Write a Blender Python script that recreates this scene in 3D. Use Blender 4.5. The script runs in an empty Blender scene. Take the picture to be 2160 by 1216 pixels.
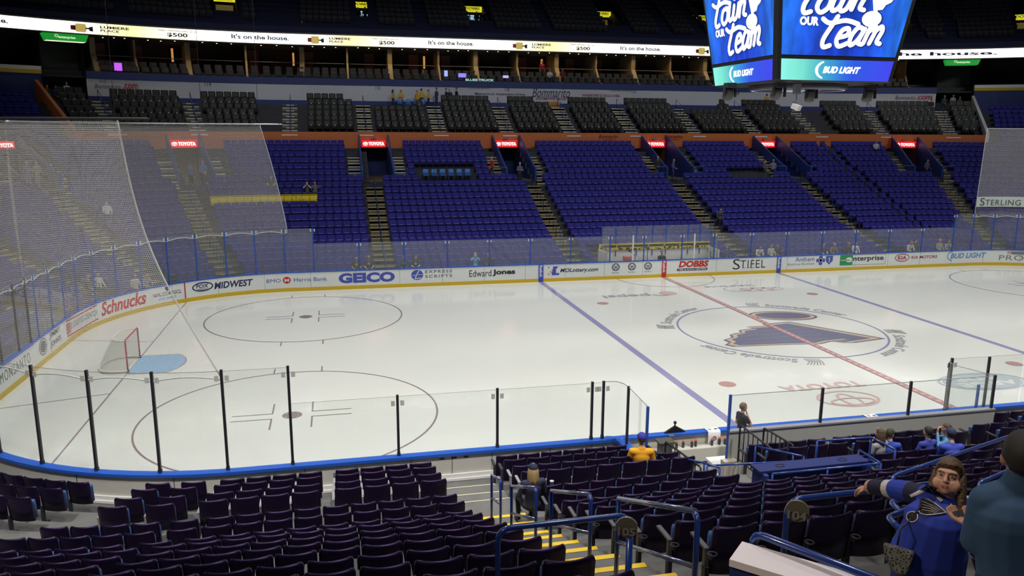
import bpy, bmesh, math, random
import numpy as np
from mathutils import Vector, Matrix
from mathutils.bvhtree import BVHTree
PI = math.pi; FT = 0.3048
scene = bpy.context.scene; C = scene.collection
random.seed(7)

# ------------------------------------------------------------------ camera
CAM = np.array([-19.472, -30.994, 8.8734]); YAW, PIT, ROLL, FOC = .2228, -.2008, .0056, 1653.3
_F = np.array([math.sin(YAW)*math.cos(PIT), math.cos(YAW)*math.cos(PIT), math.sin(PIT)])
_R = np.array([math.cos(YAW), -math.sin(YAW), 0]); _U = np.cross(_R, _F)
_R2 = _R*math.cos(ROLL)+_U*math.sin(ROLL); _U2 = -_R*math.sin(ROLL)+_U*math.cos(ROLL)
cd = bpy.data.cameras.new('camera'); cam = bpy.data.objects.new('camera', cd); C.objects.link(cam)
cam.matrix_world = Matrix(((_R2[0], _U2[0], -_F[0], CAM[0]), (_R2[1], _U2[1], -_F[1], CAM[1]), (_R2[2], _U2[2], -_F[2], CAM[2]), (0, 0, 0, 1)))
cd.sensor_width = 36; cd.lens = FOC/2160*36; cd.clip_start = .05; cd.clip_end = 400
scene.camera = cam

def ray(u, v): return _F+_R2*(u-1080)/FOC-_U2*(v-608)/FOC
def atY(u, v, y): d = ray(u, v); return CAM+d*((y-CAM[1])/d[1])
def atZ(u, v, z): d = ray(u, v); return CAM+d*((z-CAM[2])/d[2])
def atX(u, v, x): d = ray(u, v); return CAM+d*((x-CAM[0])/d[0])
def atD(u, v, D): return CAM+ray(u, v)*D

# ------------------------------------------------------------------ world, view, arena lights and added fills
w = bpy.data.worlds.new('arena_dark'); scene.world = w; w.use_nodes = True
w.node_tree.nodes['Background'].inputs[0].default_value = (.35, .42, .6, 1)
w.node_tree.nodes['Background'].inputs[1].default_value = .03
vs = scene.view_settings; vs.view_transform = 'Standard'; vs.look = 'None'; vs.exposure = 0; vs.gamma = 1; vs.use_curve_mapping = False
try: scene.display_settings.display_device = 'sRGB'
except Exception: pass
scene.cycles.max_bounces = 6; scene.cycles.diffuse_bounces = 2; scene.cycles.glossy_bounces = 3
scene.cycles.transparent_max_bounces = 24; scene.cycles.transmission_bounces = 4
scene.cycles.use_denoising = True; scene.cycles.sample_clamp_indirect = 4
scene.cycles.use_light_tree = True

LIGHTS = []
def arealight(name, loc, size, power, col, spread, aim=None):
    l = bpy.data.lights.new(name, 'AREA'); l.shape = 'DISK'; l.size = size; l.energy = power; l.color = col; l.spread = spread
    o = bpy.data.objects.new(name, l); C.objects.link(o); o.location = loc
    if aim is not None:
        d = Vector(aim)-Vector(loc); o.rotation_euler = d.to_track_quat('-Z', 'Y').to_euler()
    LIGHTS.append(o); return o
for ix, x in enumerate((-24, -8, 8, 24)):
    for y in (-8, 8):
        arealight('arena_light', (x, y, 25), 3.0, 1250, (1, .985, .95), math.radians(128), (x*.95, y*.7, 0))
for x in (-27, -17, -7, 5):
    arealight('house_light', (x, -25, 22), 2.0, 400, (1, .95, .9), math.radians(56), (x, -14.5, 0))
o = arealight('club_fill_light', (4, 4, 24), 2.0, 820, (.92, .95, 1), math.radians(40), (4, 38, 9)); o.data.shape = 'RECTANGLE'; o.data.size = 76; o.data.size_y = 1.5  # added strip fill, brightens the club level and its back wall
for x, y, ln, rz, pw in ((0, 41.8, 42, 0, 200), (-32.5, 37.6, 20, .55, 90), (32.5, 37.6, 20, -.55, 90)):
    o = arealight('suite_light', (x, y, 15.65), 1, pw, (1, .72, .42), math.radians(150)); o.data.shape = 'RECTANGLE'; o.data.size = ln; o.data.size_y = .6; o.rotation_euler = (0, 0, rz)
arealight('concourse_light', (-15.5, -27.5, 16), 1.6, 130, (1, .93, .92), math.radians(110), (-16.5, -25.5, 0))
arealight('face_fill_light', (-22.5, -28.2, 11.2), .8, 22, (1, .82, .62), math.radians(60), (-15.9, -26.9, 6.4))  # added fill aimed at the woman's face, not a lamp of the stairs

# ------------------------------------------------------------------ materials
MATS = {}
def mat(name, col, rough=.6, metal=0, emit=None, estr=1, spec=None, noise=0, nscale=8, coat=0, bump=0, alpha=None):
    if name in MATS: return MATS[name]
    m = bpy.data.materials.new(name); m.use_nodes = True; nt = m.node_tree; b = nt.nodes['Principled BSDF']
    b.inputs['Base Color'].default_value = (*col, 1); b.inputs['Roughness'].default_value = rough; b.inputs['Metallic'].default_value = metal
    if spec is not None: b.inputs['Specular IOR Level'].default_value = spec
    if coat: b.inputs['Coat Weight'].default_value = coat
    if emit is not None: b.inputs['Emission Color'].default_value = (*emit, 1); b.inputs['Emission Strength'].default_value = estr
    if noise or bump:
        tc = nt.nodes.new('ShaderNodeTexCoord'); n = nt.nodes.new('ShaderNodeTexNoise'); n.inputs['Scale'].default_value = nscale; n.inputs['Detail'].default_value = 5
        nt.links.new(tc.outputs['Object'], n.inputs['Vector'])
        if noise:
            mx = nt.nodes.new('ShaderNodeMix'); mx.data_type = 'RGBA'
            mx.inputs[6].default_value = (*[c*(1-noise) for c in col], 1); mx.inputs[7].default_value = (*[min(1, c*(1+noise)) for c in col], 1)
            nt.links.new(n.outputs['Fac'], mx.inputs[0]); nt.links.new(mx.outputs[2], b.inputs['Base Color'])
        if bump:
            bp = nt.nodes.new('ShaderNodeBump'); bp.inputs['Strength'].default_value = bump; bp.inputs['Distance'].default_value = .02
            nt.links.new(n.outputs['Fac'], bp.inputs['Height']); nt.links.new(bp.outputs[0], b.inputs['Normal'])
    MATS[name] = m; return m

def ice_mat(name, col, mixw=1.0):
    """painted ice: colour below a clear, slightly scratched glossy surface"""
    m = bpy.data.materials.new(name); m.use_nodes = True; nt = m.node_tree; b = nt.nodes['Principled BSDF']
    tc = nt.nodes.new('ShaderNodeTexCoord')
    n = nt.nodes.new('ShaderNodeTexNoise'); n.inputs['Scale'].default_value = .25; n.inputs['Detail'].default_value = 4; nt.links.new(tc.outputs['Object'], n.inputs['Vector'])
    mx = nt.nodes.new('ShaderNodeMix'); mx.data_type = 'RGBA'
    mx.inputs[6].default_value = (*[c*.96 for c in col], 1); mx.inputs[7].default_value = (*[min(1, c*1.03) for c in col], 1)
    nt.links.new(n.outputs['Fac'], mx.inputs[0]); nt.links.new(mx.outputs[2], b.inputs['Base Color'])
    n2 = nt.nodes.new('ShaderNodeTexNoise'); n2.inputs['Scale'].default_value = 1.3; n2.inputs['Detail'].default_value = 6; nt.links.new(tc.outputs['Object'], n2.inputs['Vector'])
    mr = nt.nodes.new('ShaderNodeMapRange'); mr.inputs[1].default_value = .3; mr.inputs[2].default_value = .7; mr.inputs[3].default_value = .07; mr.inputs[4].default_value = .16
    nt.links.new(n2.outputs['Fac'], mr.inputs[0]); nt.links.new(mr.outputs[0], b.inputs['Roughness'])
    b.inputs['IOR'].default_value = 1.31
    return m

M = {}
M['ice'] = ice_mat('ice_white', (.63, .645, .61))
M['ice_blue'] = ice_mat('ice_blue_paint', (.25, .25, .42))
M['ice_red'] = ice_mat('ice_red_paint', (.42, .24, .24))
M['ice_redl'] = ice_mat('ice_pale_red_paint', (.55, .40, .38))
M['ice_thin'] = ice_mat('ice_dark_red_paint', (.24, .175, .19)); M['clip'] = mat('glass_clip_pale', (.55, .55, .52), .4)
M['ice_crease'] = ice_mat('ice_light_blue_paint', (.22, .40, .60))
M['ice_navy'] = ice_mat('ice_navy_paint', (.17, .175, .25))
M['ice_gold'] = ice_mat('ice_gold_paint', (.52, .42, .30))
M['ice_grey'] = ice_mat('ice_grey_paint', (.33, .34, .36))
M['ice_pale'] = ice_mat('ice_pale_blue_paint', (.40, .46, .50))
M['board'] = mat('board_white', (.74, .76, .74), .28, noise=.03, nscale=3)
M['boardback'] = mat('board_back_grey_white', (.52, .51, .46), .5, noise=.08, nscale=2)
M['kick'] = mat('kick_yellow', (.62, .42, .02), .35)
M['cap'] = mat('cap_blue', (.018, .10, .50), .35)
M['post'] = mat('post_dark_metal', (.05, .045, .055), .45, .6)
M['post_blue'] = mat('post_blue_paint', (.02, .09, .42), .4)
M['chrome'] = mat('bright_aluminium', (.6, .6, .63), .3, .8)
M['concrete'] = mat('concrete_grey', (.12, .12, .115), .8, noise=.25, nscale=3)
M['concrete_d'] = mat('concrete_dark', (.045, .043, .05), .85, noise=.2, nscale=2)
M['stair_far'] = mat('stair_tan_concrete', (.13, .11, .055), .8, noise=.2, nscale=4)
M['nosing'] = mat('nosing_pale', (.62, .55, .36), .6)
M['nosing_y'] = mat('nosing_yellow_paint', (.75, .50, .02), .55)
M['seat_back'] = mat('seat_purple_plastic', (.006, .003, .014), .38, spec=.5); M['seat_back'].node_tree.nodes['Principled BSDF'].inputs['Specular Tint'].default_value = (.62, .42, .95, 1)
M['seat_blue'] = mat('seat_blue_upholstery', (.035, .10, .30), .8, bump=.3, nscale=60)
M['seat_front'] = mat('seat_indigo_upholstery', (.030, .028, .235), .75, noise=.25, nscale=.9, spec=.15)
M['seat_dark'] = mat('seat_dark_metal', (.02, .02, .03), .6)  # near-black for legs, cup holders and upper deck seats
M['seat_hi'] = mat('seat_edge_highlight', (.13, .13, .26), .5)  # paler colour paints a highlight along the pan edge
M['armrest'] = mat('armrest_grey', (.30, .30, .33), .4, .2); M['armrest_d'] = mat('armrest_shaded_grey', (.075, .075, .08), .4, .2)  # front-row grey paints in backlight off the ice; rear rows get the darker copy
M['club'] = mat('club_seat_charcoal', (.013, .013, .011), .6)
M['tag'] = mat('seat_tag_brass', (.75, .66, .42), .4)
M['blue_rail'] = mat('rail_blue_paint', (.008, .036, .21), .28, coat=.4)
M['black'] = mat('matt_black', (.012, .012, .014), .6)
M['dark'] = mat('dark_grey', (.03, .03, .033), .6)
M['white'] = mat('white_paint', (.75, .75, .73), .45)
M['red'] = mat('red_print', (.55, .03, .03), .45)
M['navy'] = mat('navy_print', (.018, .022, .10), .45)
M['bluep'] = mat('blue_print', (.06, .09, .45), .45)
M['sky'] = mat('light_blue_print', (.10, .28, .60), .45)
M['green'] = mat('green_print', (.03, .30, .09), .45)
M['greyp'] = mat('grey_print', (.18, .18, .19), .5)
M['blackp'] = mat('black_print', (.02, .02, .022), .45)
M['orange'] = mat('orange_wall_paint', (.50, .13, .025), .55, noise=.08, nscale=.6)
M['wallblue'] = mat('wall_blue_paint', (.012, .028, .15), .6)
M['wallgrey'] = mat('wall_pale_grey', (.55, .56, .60), .6, noise=.04, nscale=.4)
M['upper'] = mat('upper_dark_blue', (.012, .016, .06), .8)

# ------------------------------------------------------------------ object helpers
def tag(o, label=None, cat=None, group=None, kind=None):
    if label: o['label'] = label
    if cat: o['category'] = cat
    if group: o['group'] = group
    if kind: o['kind'] = kind
    return o
def empty(name, loc=(0, 0, 0), rz=0):
    o = bpy.data.objects.new(name, None); C.objects.link(o); o.location = loc; o.rotation_euler = (0, 0, rz); o.empty_display_size = .1
    return o
class MB:
    def __init__(s): s.v = []; s.f = []; s.m = []; s.sm = []
    def add(s, vs, fs, m=0, smooth=False):
        b = len(s.v); s.v += [tuple(map(float, q)) for q in vs]
        for f in fs: s.f.append(tuple(b+i for i in f)); s.m.append(m); s.sm.append(smooth)
        return s
    def box(s, c, d, m=0, rz=0, rx=0, M4=None):
        hx, hy, hz = d[0]/2, d[1]/2, d[2]/2
        vs = [Vector((x*hx, y*hy, z*hz)) for z in (-1, 1) for y in (-1, 1) for x in (-1, 1)]
        R = Matrix.Rotation(rz, 3, 'Z') @ Matrix.Rotation(rx, 3, 'X')
        vs = [R @ q+Vector(c) for q in vs]
        if M4 is not None: vs = [M4 @ q for q in vs]
        return s.add(vs, [(0, 2, 3, 1), (4, 5, 7, 6), (0, 1, 5, 4), (2, 6, 7, 3), (0, 4, 6, 2), (1, 3, 7, 5)], m)
    def bar(s, a, b, wd, h, m=0):
        a = Vector(a); b = Vector(b); d = (b-a); L = d.length; d.normalize()
        up = Vector((0, 0, 1)) if abs(d.z) < .95 else Vector((0, 1, 0))
        x = d.cross(up).normalized()*(wd/2); z = x.cross(d).normalized()*(h/2)
        vs = [p+i*x+j*z for p in (a, b) for i, j in ((-1, -1), (1, -1), (1, 1), (-1, 1))]
        return s.add(vs, [(0, 1, 2, 3), (7, 6, 5, 4), (0, 4, 5, 1), (1, 5, 6, 2), (2, 6, 7, 3), (3, 7, 4, 0)], m)
    def tube(s, pts, r, n=8, m=0, cap=True, closed=False):
        P = [Vector(q) for q in pts]; rs = r if isinstance(r, (list, tuple)) else [r]*len(P)
        N = len(P); b = len(s.v); prev = None
        for i, q in enumerate(P):
            if closed: t = (P[(i+1) % N]-P[i-1])
            elif i == 0: t = P[1]-P[0]
            elif i == N-1: t = P[-1]-P[-2]
            else: t = (P[i+1]-P[i]).normalized()+(P[i]-P[i-1]).normalized()
            if t.length < 1e-9: t = Vector((0, 0, 1))
            t.normalize()
            if prev is None:
                a = Vector((0, 0, 1)) if abs(t.z) < .9 else Vector((1, 0, 0)); x = t.cross(a).normalized()
            else:
                x = (prev-t*prev.dot(t));
                x = x.normalized() if x.length > 1e-6 else t.orthogonal().normalized()
            prev = x; y = t.cross(x)
            for k in range(n):
                a = 2*PI*k/n; s.v.append(tuple(q+(x*math.cos(a)+y*math.sin(a))*rs[i]))
        R = N if closed else N-1
        for i in range(R):
            j = (i+1) % N
            for k in range(n):
                s.f.append((b+i*n+k, b+i*n+(k+1) % n, b+j*n+(k+1) % n, b+j*n+k)); s.m.append(m); s.sm.append(True)
        if cap and not closed:
            s.f.append(tuple(b+k for k in reversed(range(n)))); s.m.append(m); s.sm.append(False)
            s.f.append(tuple(b+(N-1)*n+k for k in range(n))); s.m.append(m); s.sm.append(False)
        return s
    def lathe(s, prof, c=(0, 0, 0), n=16, m=0, smooth=True, a0=0, a1=2*PI, M4=None):
        full = abs(a1-a0-2*PI) < 1e-6; k = n if full else n+1; vs = []
        for r, z in prof:
            for i in range(k):
                a = a0+(a1-a0)*i/n; q = Vector((c[0]+r*math.cos(a), c[1]+r*math.sin(a), c[2]+z))
                vs.append(M4 @ q if M4 is not None else q)
        fs = []
        for j in range(len(prof)-1):
            for i in range(n):
                i2 = (i+1) % k; fs.append((j*k+i, j*k+i2, (j+1)*k+i2, (j+1)*k+i))
        return s.add(vs, fs, m, smooth)
    def ell(s, c, r, n=12, k=8, m=0, R=None):
        vs = []; fs = []
        for j in range(k+1):
            th = PI*j/k
            for i in range(n):
                a = 2*PI*i/n; q = Vector((r[0]*math.sin(th)*math.cos(a), r[1]*math.sin(th)*math.sin(a), r[2]*math.cos(th)))
                if R is not None: q = R @ q
                vs.append(q+Vector(c))
        for j in range(k):
            for i in range(n): fs.append((j*n+i, (j+1)*n+i, (j+1)*n+(i+1) % n, j*n+(i+1) % n))
        return s.add(vs, fs, m, True)
    def poly(s, pts, m=0): return s.add(pts, [tuple(range(len(pts)))], m)
    def extr(s, pts2, z0, z1, m=0, fn=None):
        """extrude a 2D outline between z0 and z1"""
        fn = fn or (lambda x, y, z: (x, y, z)); n = len(pts2)
        vs = [fn(x, y, z0) for x, y in pts2]+[fn(x, y, z1) for x, y in pts2]
        fs = [tuple(reversed(range(n))), tuple(range(n, 2*n))]+[(i, (i+1) % n, n+(i+1) % n, n+i) for i in range(n)]
        return s.add(vs, fs, m)
    def mesh(s, name, mats):
        me = bpy.data.meshes.new(name); me.from_pydata(s.v, [], s.f)
        for q in mats: me.materials.append(q)
        if len(s.f):
            me.polygons.foreach_set('material_index', s.m); me.polygons.foreach_set('use_smooth', s.sm)
        me.update(); return me
    def obj(s, name, mats, parent=None, loc=None, fixn=False):
        if not isinstance(mats, (list, tuple)): mats = [mats]
        me = s.mesh(name, mats)
        if fixn:
            bm = bmesh.new(); bm.from_mesh(me); bmesh.ops.recalc_face_normals(bm, faces=bm.faces); bm.to_mesh(me); bm.free()
        o = bpy.data.objects.new(name, me); C.objects.link(o)
        if parent: o.parent = parent
        if loc is not None: o.location = loc
        return o
def bevel(o, w=.01, seg=2):
    md = o.modifiers.new('bevel', 'BEVEL'); md.width = w; md.segments = seg; md.limit_method = 'ANGLE'; return o
def copy_tree(o, parent=None):
    c = o.copy(); C.objects.link(c)
    if parent: c.parent = parent
    for ch in o.children: copy_tree(ch, c)
    return c

# text as flat meshes -----------------------------------------------------------
_tc = {}
def text2d(txt, bold=0., shear=0., space=1.):
    key = (txt, bold, shear, space)
    if key in _tc: return _tc[key]
    cu = bpy.data.curves.new('t', 'FONT'); cu.body = txt; cu.offset = bold; cu.shear = shear; cu.space_character = space; cu.resolution_u = 3
    o = bpy.data.objects.new('t', cu); C.objects.link(o); bpy.context.view_layer.update()
    me = bpy.data.meshes.new_from_object(o.evaluated_get(bpy.context.evaluated_depsgraph_get()))
    V = np.array([v.co[:2] for v in me.vertices]) if len(me.vertices) else np.zeros((0, 2)); F = [tuple(p.vertices) for p in me.polygons]
    bpy.data.objects.remove(o); bpy.data.curves.remove(cu); bpy.data.meshes.remove(me)
    if len(V):
        mn = V.min(0); mx = V.max(0); V = (V-mn)/(mx-mn)
    _tc[key] = (V, F); return V, F
def put_text(mb, txt, x0, x1, y0, y1, fn, m=0, bold=0., shear=0., space=1.):
    """text stretched to the rectangle x0..x1, y0..y1 and mapped by fn(x, y)"""
    V, F = text2d(txt, bold, shear, space)
    mb.add([fn(x0+(x1-x0)*a, y0+(y1-y0)*b) for a, b in V], F, m)
def put_poly(mb, pts, fn, m=0): mb.add([fn(x, y) for x, y in pts], [tuple(range(len(pts)))], m)
def put_ring(mb, cx, cy, rx, ry, t, fn, m=0, n=32, a0=0, a1=2*PI):
    vs = []; k = n+1
    for i in range(k):
        a = a0+(a1-a0)*i/n; vs += [fn(cx+rx*math.cos(a), cy+ry*math.sin(a)), fn(cx+(rx-t)*math.cos(a), cy+(ry-t)*math.sin(a))]
    mb.add(vs, [(2*i, 2*i+2, 2*i+3, 2*i+1) for i in range(n)], m)
def put_disc(mb, cx, cy, rx, ry, fn, m=0, n=24, a0=0, a1=2*PI):
    mb.add([fn(cx+rx*math.cos(a0+(a1-a0)*i/n), cy+ry*math.sin(a0+(a1-a0)*i/n)) for i in range(n)], [tuple(range(n))], m)
def put_stroke(mb, pts, wd, fn, m=0, n=8):
    """a brush stroke with round ends in 2D"""
    P = [Vector(q) for q in pts]; W = wd if isinstance(wd, (list, tuple)) else [wd]*len(P)
    for q, r in zip(P, W): mb.add([fn(q.x+r/2*math.cos(2*PI*i/n), q.y+r/2*math.sin(2*PI*i/n)) for i in range(n)], [tuple(range(n))], m)
    for i in range(len(P)-1):
        d = P[i+1]-P[i]
        if d.length < 1e-7: continue
        nn = Vector((-d.y, d.x)).normalized(); a, b = nn*W[i]/2, nn*W[i+1]/2
        mb.add([fn(*(P[i]+a)), fn(*(P[i]-a)), fn(*(P[i+1]-b)), fn(*(P[i+1]+b))], [(0, 1, 2, 3)], m)
def smooth_curve(pts, k=6):
    """Catmull-Rom through 2D/3D points"""
    P = [Vector(q) for q in pts]; out = []
    for i in range(len(P)-1):
        p0 = P[max(i-1, 0)]; p1 = P[i]; p2 = P[i+1]; p3 = P[min(i+2, len(P)-1)]
        for j in range(k):
            t = j/k; out.append(.5*((2*p1)+(p2-p0)*t+(2*p0-5*p1+4*p2-p3)*t*t+(3*p1-p0-3*p2+p3)*t**3))
    out.append(P[-1]); return out
ORD = ['zeroth', 'first', 'second', 'third', 'fourth', 'fifth', 'sixth', 'seventh', 'eighth', 'ninth', 'tenth', 'eleventh', 'twelfth', 'thirteenth', 'fourteenth', 'fifteenth', 'sixteenth', 'seventeenth', 'eighteenth', 'nineteenth', 'twentieth']
def ordn(i):
    if i <= 20: return ORD[i]
    tens = {2: 'twenty', 3: 'thirty', 4: 'forty'}[i//10]
    return tens[:-1]+'ieth' if i % 10 == 0 else tens+'-'+ORD[i % 10]

# ------------------------------------------------------------------ rink path: s runs along the boards, d outward from the ice edge
HX, RC, HY = 21.946, 8.534, 12.954
LARC = RC*PI/2
def path(s, d=0.0, side=1):
    """far side (side=1) or near side (side=-1)"""
    if s < -HX:
        L = -HX-s
        if L < LARC: f = L/RC; x, y = -HX-(RC+d)*math.sin(f), HY-RC+(RC+d)*math.cos(f)
        else: x, y = -HX-RC-d, HY-RC-(L-LARC)
    elif s > HX: x, y = path(-s, d, 1); x = -x
    else: x, y = s, HY+d
    return (x, y*side)
def pang(s, side=1):
    """rotation about z so that local +y points outward from the ice"""
    f = 0
    if s < -HX: f = min((-HX-s)/RC, PI/2)
    elif s > HX: f = -min((s-HX)/RC, PI/2)
    return f if side == 1 else PI-f
def srange(s0, s1, step=1.0, astep=.7):
    out = [s0]; s = s0
    while s < s1-1e-6:
        st = astep if (abs(s+1e-6) > HX) else step
        nx = s+st
        for e in (-HX, HX):
            if s < e-1e-6 < nx: nx = e
        s = min(nx, s1); out.append(s)
    return out
def sarc(d): return RC/(RC+d)    # ds per metre on the arcs at offset d
# ================================================================== ICE
SEND = HX+LARC+4.42      # path parameter of the middle of the end boards
def rink_outline(off=0.0, z=0.0):
    pts = []
    for side in (1, -1):
        ss = srange(-SEND, SEND, 4, .45)
        if side == -1: ss = ss[::-1]
        for s in ss:
            x, y = path(s, off, side); pts.append((x, y, z))
    out = []
    for q in pts:
        if not out or (Vector(q)-Vector(out[-1])).length > 1e-3: out.append(q)
    return out
ice = MB().poly(rink_outline(0, 0)[::-1]).obj('ice_sheet', M['ice'])
tag(ice, 'sheet of pale greenish white rink ice with painted lines', 'ice')
bm = bmesh.new(); bm.from_mesh(ice.data)
for f in bm.faces:
    if f.normal.z < 0: f.normal_flip()
bm.to_mesh(ice.data); bm.free()
def icefn(x, y, z=.004): return (x, y, z)
_lift = [0]
def ice_part(name, mb, m, label=None):
    o = mb.obj(name, m, ice); _lift[0] += 1; o.location.z = .00015*_lift[0]+(.010 if name.startswith('centre_line') else 0)
    me = o.data; bm = bmesh.new(); bm.from_mesh(me)
    for f in bm.faces:
        f.normal_update()
        if f.normal.z < 0: f.normal_flip()
    bm.to_mesh(me); bm.free()
    if label: o['label'] = label
    return o
def rect(mb, x0, x1, y0, y1, z=.004, m=0): mb.add([(x0, y0, z), (x1, y0, z), (x1, y1, z), (x0, y1, z)], [(0, 1, 2, 3)], m)
for sx in (-1, 1):
    q = MB(); rect(q, sx*25.5*FT-.15, sx*25.5*FT+.15, -HY, HY); ice_part('blue_line', q, M['ice_blue'], 'wide blue line across the ice, '+('left' if sx < 0 else 'right')+' of centre')
q = MB(); rect(q, -.15, .15, -HY, HY); 
ice_part('centre_line', q, M['ice_red'], 'red centre line with a chain of pale dashes')
q = MB(); y = -HY+.2
while y < HY-.2: rect(q, -.07, .07, y, y+.18, .006); y += .36
ice_part('centre_line_dash', q, M['ice_redl'])
for sx in (-1, 1):
    q = MB(); gx = sx*89*FT
    yy = 4.42+math.sqrt(RC**2-(abs(gx)-HX)**2)
    rect(q, gx-.025, gx+.025, -yy, yy)
    bx = sx*100*FT
    for sy in (-1, 1):
        a = Vector((gx, sy*11*FT)); b = Vector((bx, sy*14*FT)); n = Vector((0, .025))
        q.add([icefn(*(a-n)), icefn(*(b-n)), icefn(*(b+n)), icefn(*(a+n))], [(0, 1, 2, 3)])
    ice_part('goal_line', q, M['ice_thin'])
    # crease
    q = MB(); pts = [(gx, -4*FT), (gx-sx*4.5*FT, -4*FT)]
    r6 = 6*FT; a1 = math.acos(4.5/6)
    for i in range(13): a = -a1+2*a1*i/12; pts.append((gx-sx*r6*math.cos(a), r6*math.sin(a)))
    pts += [(gx-sx*4.5*FT, 4*FT), (gx, 4*FT)]
    put_poly(q, pts, lambda x, y: (x, y, .004)); ice_part('goal_crease', q, M['ice_crease'], 'light blue goal crease')
    q = MB(); 
    for i in range(len(pts)-1): put_stroke(q, [pts[i], pts[i+1]], .05, lambda x, y: (x, y, .007), n=6)
    ice_part('crease_line', q, M['ice_red'])
def facecircle(cx, cy):
    q = MB(); put_ring(q, cx, cy, 15*FT, 15*FT, .06, icefn, n=72)
    for sx in (-1, 1):
        for sy in (-1, 1):
            x0 = cx+sx*2*FT; y0 = cy+sy*.75*FT
            rect(q, min(x0, x0+sx*4*FT), max(x0, x0+sx*4*FT), y0-.025, y0+.025); rect(q, x0-.025, x0+.025, min(y0, y0+sy*3*FT), max(y0, y0+sy*3*FT))
            hx = cx+sx*2.8*FT; yo = math.sqrt((15*FT)**2-(2.8*FT)**2)
            rect(q, hx-.025, hx+.025, min(cy+sy*yo, cy+sy*(yo+2*FT)), max(cy+sy*yo, cy+sy*(yo+2*FT)))
    ice_part('faceoff_circle', q, M['ice_thin'])
    q = MB(); put_ring(q, cx, cy, .305, .305, .06, icefn, n=28); put_disc(q, cx, cy, .2, .24, icefn); rect(q, cx-.235, cx+.235, cy-.1, cy+.1, .0045)
    ice_part('faceoff_spot', q, M['ice_thin'])
for sx in (-1, 1):
    for sy in (-1, 1):
        facecircle(sx*69*FT, sy*22*FT)
        q = MB(); put_disc(q, sx*20*FT, sy*22*FT, .305, .305, icefn); ice_part('neutral_spot', q, M['ice_red'])
q = MB(); put_ring(q, 0, 0, 4.57, 4.57, .09, icefn, n=96); ice_part('centre_circle', q, M['ice_blue'])
q = MB(); put_ring(q, 0, HY, 10*FT, 10*FT, .05, icefn, n=40, a0=PI, a1=2*PI); ice_part('referee_crease', q, M['ice_thin'])
# writing around the centre circle, four times, seen from outside
for k, th in enumerate((PI*.86, PI*.36, -PI*.14, -PI*.64)):
    q = MB()
    def cfn(x, y, th=th):
        a = th-x/5.2; r = 4.78+y
        return (r*math.cos(a), r*math.sin(a), .004)
    def flat(x, y, th=th, cf=cfn): return cf(x, y)
    put_text(q, 'Scottrade Center', -.2, 4.0, 0, .52, cfn, bold=.02, shear=.15)
    for j in range(6):
        put_stroke(q, [(-.5-.12*j, -.05), (-.62-.1*j, .35), (-.45-.12*j, .7)], .05, cfn, n=6)
    ice_part('ice_lettering', q, M['ice_grey'], 'grey lettering and swooshes round the centre circle')
# winged note emblem at centre ice (outline layers: navy, gold, pale, navy fill)
note_wing = [(3.56, -2.39), (2.2, -2.62), (.6, -2.62), (-1.2, -2.5), (-3.45, -2.3), (-3.62, -1.95), (-3.3, -1.62), (-3.2, -1.15), (-2.75, -.85), (-2.5, -.4), (-1.9, -.1), (-1.55, .35), (-.8, .55), (-.95, .8), (.1, .85), (-.1, 1.12), (1.2, 1.15)]
def mapnote(P, k, z):
    cx = sum(p_[0] for p_ in P)/len(P); cy = sum(p_[1] for p_ in P)/len(P)
    return [(cx+(x-cx)*k, cy+(y-cy)*k) for x, y in P]
def lay(P, k, z, m, nm):
    q = MB(); pts = mapnote(P, k, z); q.add([(x, y, z) for x, y in pts], [tuple(range(len(pts)))])
    bm = bmesh.new(); me = q.mesh('t', [m]); bm.from_mesh(me); bmesh.ops.triangulate(bm, faces=bm.faces); bm.to_mesh(me); bm.free()
    o = bpy.data.objects.new(nm, me); C.objects.link(o); o.parent = ice
    bm = bmesh.new(); bm.from_mesh(me)
    for f in bm.faces:
        if f.normal.z < 0: f.normal_flip()
    bm.to_mesh(me); bm.free(); return o
wing = [(3.7, -2.42), (1.95, -2.75), (1.3, -2.62), (2.55, -2.42), (2.2, -2.2), (1.1, -2.35), (.4, -2.62), (-1.3, -2.42), (-3.5, -2.28), (-3.72, -1.95), (-3.35, -1.62), (-3.4, -1.2), (-2.85, -.9), (-2.7, -.45), (-2.05, -.2), (-1.9, .2), (-1.0, .42), (-1.25, .72), (-.1, .7), (-.3, 1.0), (1.25, 1.2)]
lay(wing, 1.0, .004, M['ice_navy'], 'note_emblem_outline'); lay(wing, .945, .0055, M['ice_gold'], 'note_emblem_trim'); 
o = lay(wing, .86, .007, M['ice_navy'], 'note_emblem'); o['label'] = 'dark winged note emblem at centre ice'
q = MB()
for k in range(4):
    a = Vector((-2.9+.15*k, -1.95+.55*k)); b = Vector((1.2+.1*k, -1.9+.62*k)); put_stroke(q, [a, b], .035, lambda x, y: (x, y, .0085), n=5)
ice_part('note_feather_line', q, M['ice_grey'])
def note_ell(rx, ry, z, m, nm):
    q = MB(); a = .12
    put_disc(q, 0, 0, rx, ry, lambda x, y: (1.62+x*math.cos(a)-y*math.sin(a), 2.35+x*math.sin(a)*-1+y*math.cos(a), z), n=40); return ice_part(nm, q, m)
note_ell(1.62, .98, .004, M['ice_navy'], 'note_head_outline'); note_ell(1.5, .87, .0055, M['ice_gold'], 'note_head_trim'); note_ell(1.33, .70, .007, M['ice_navy'], 'note_head')
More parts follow.
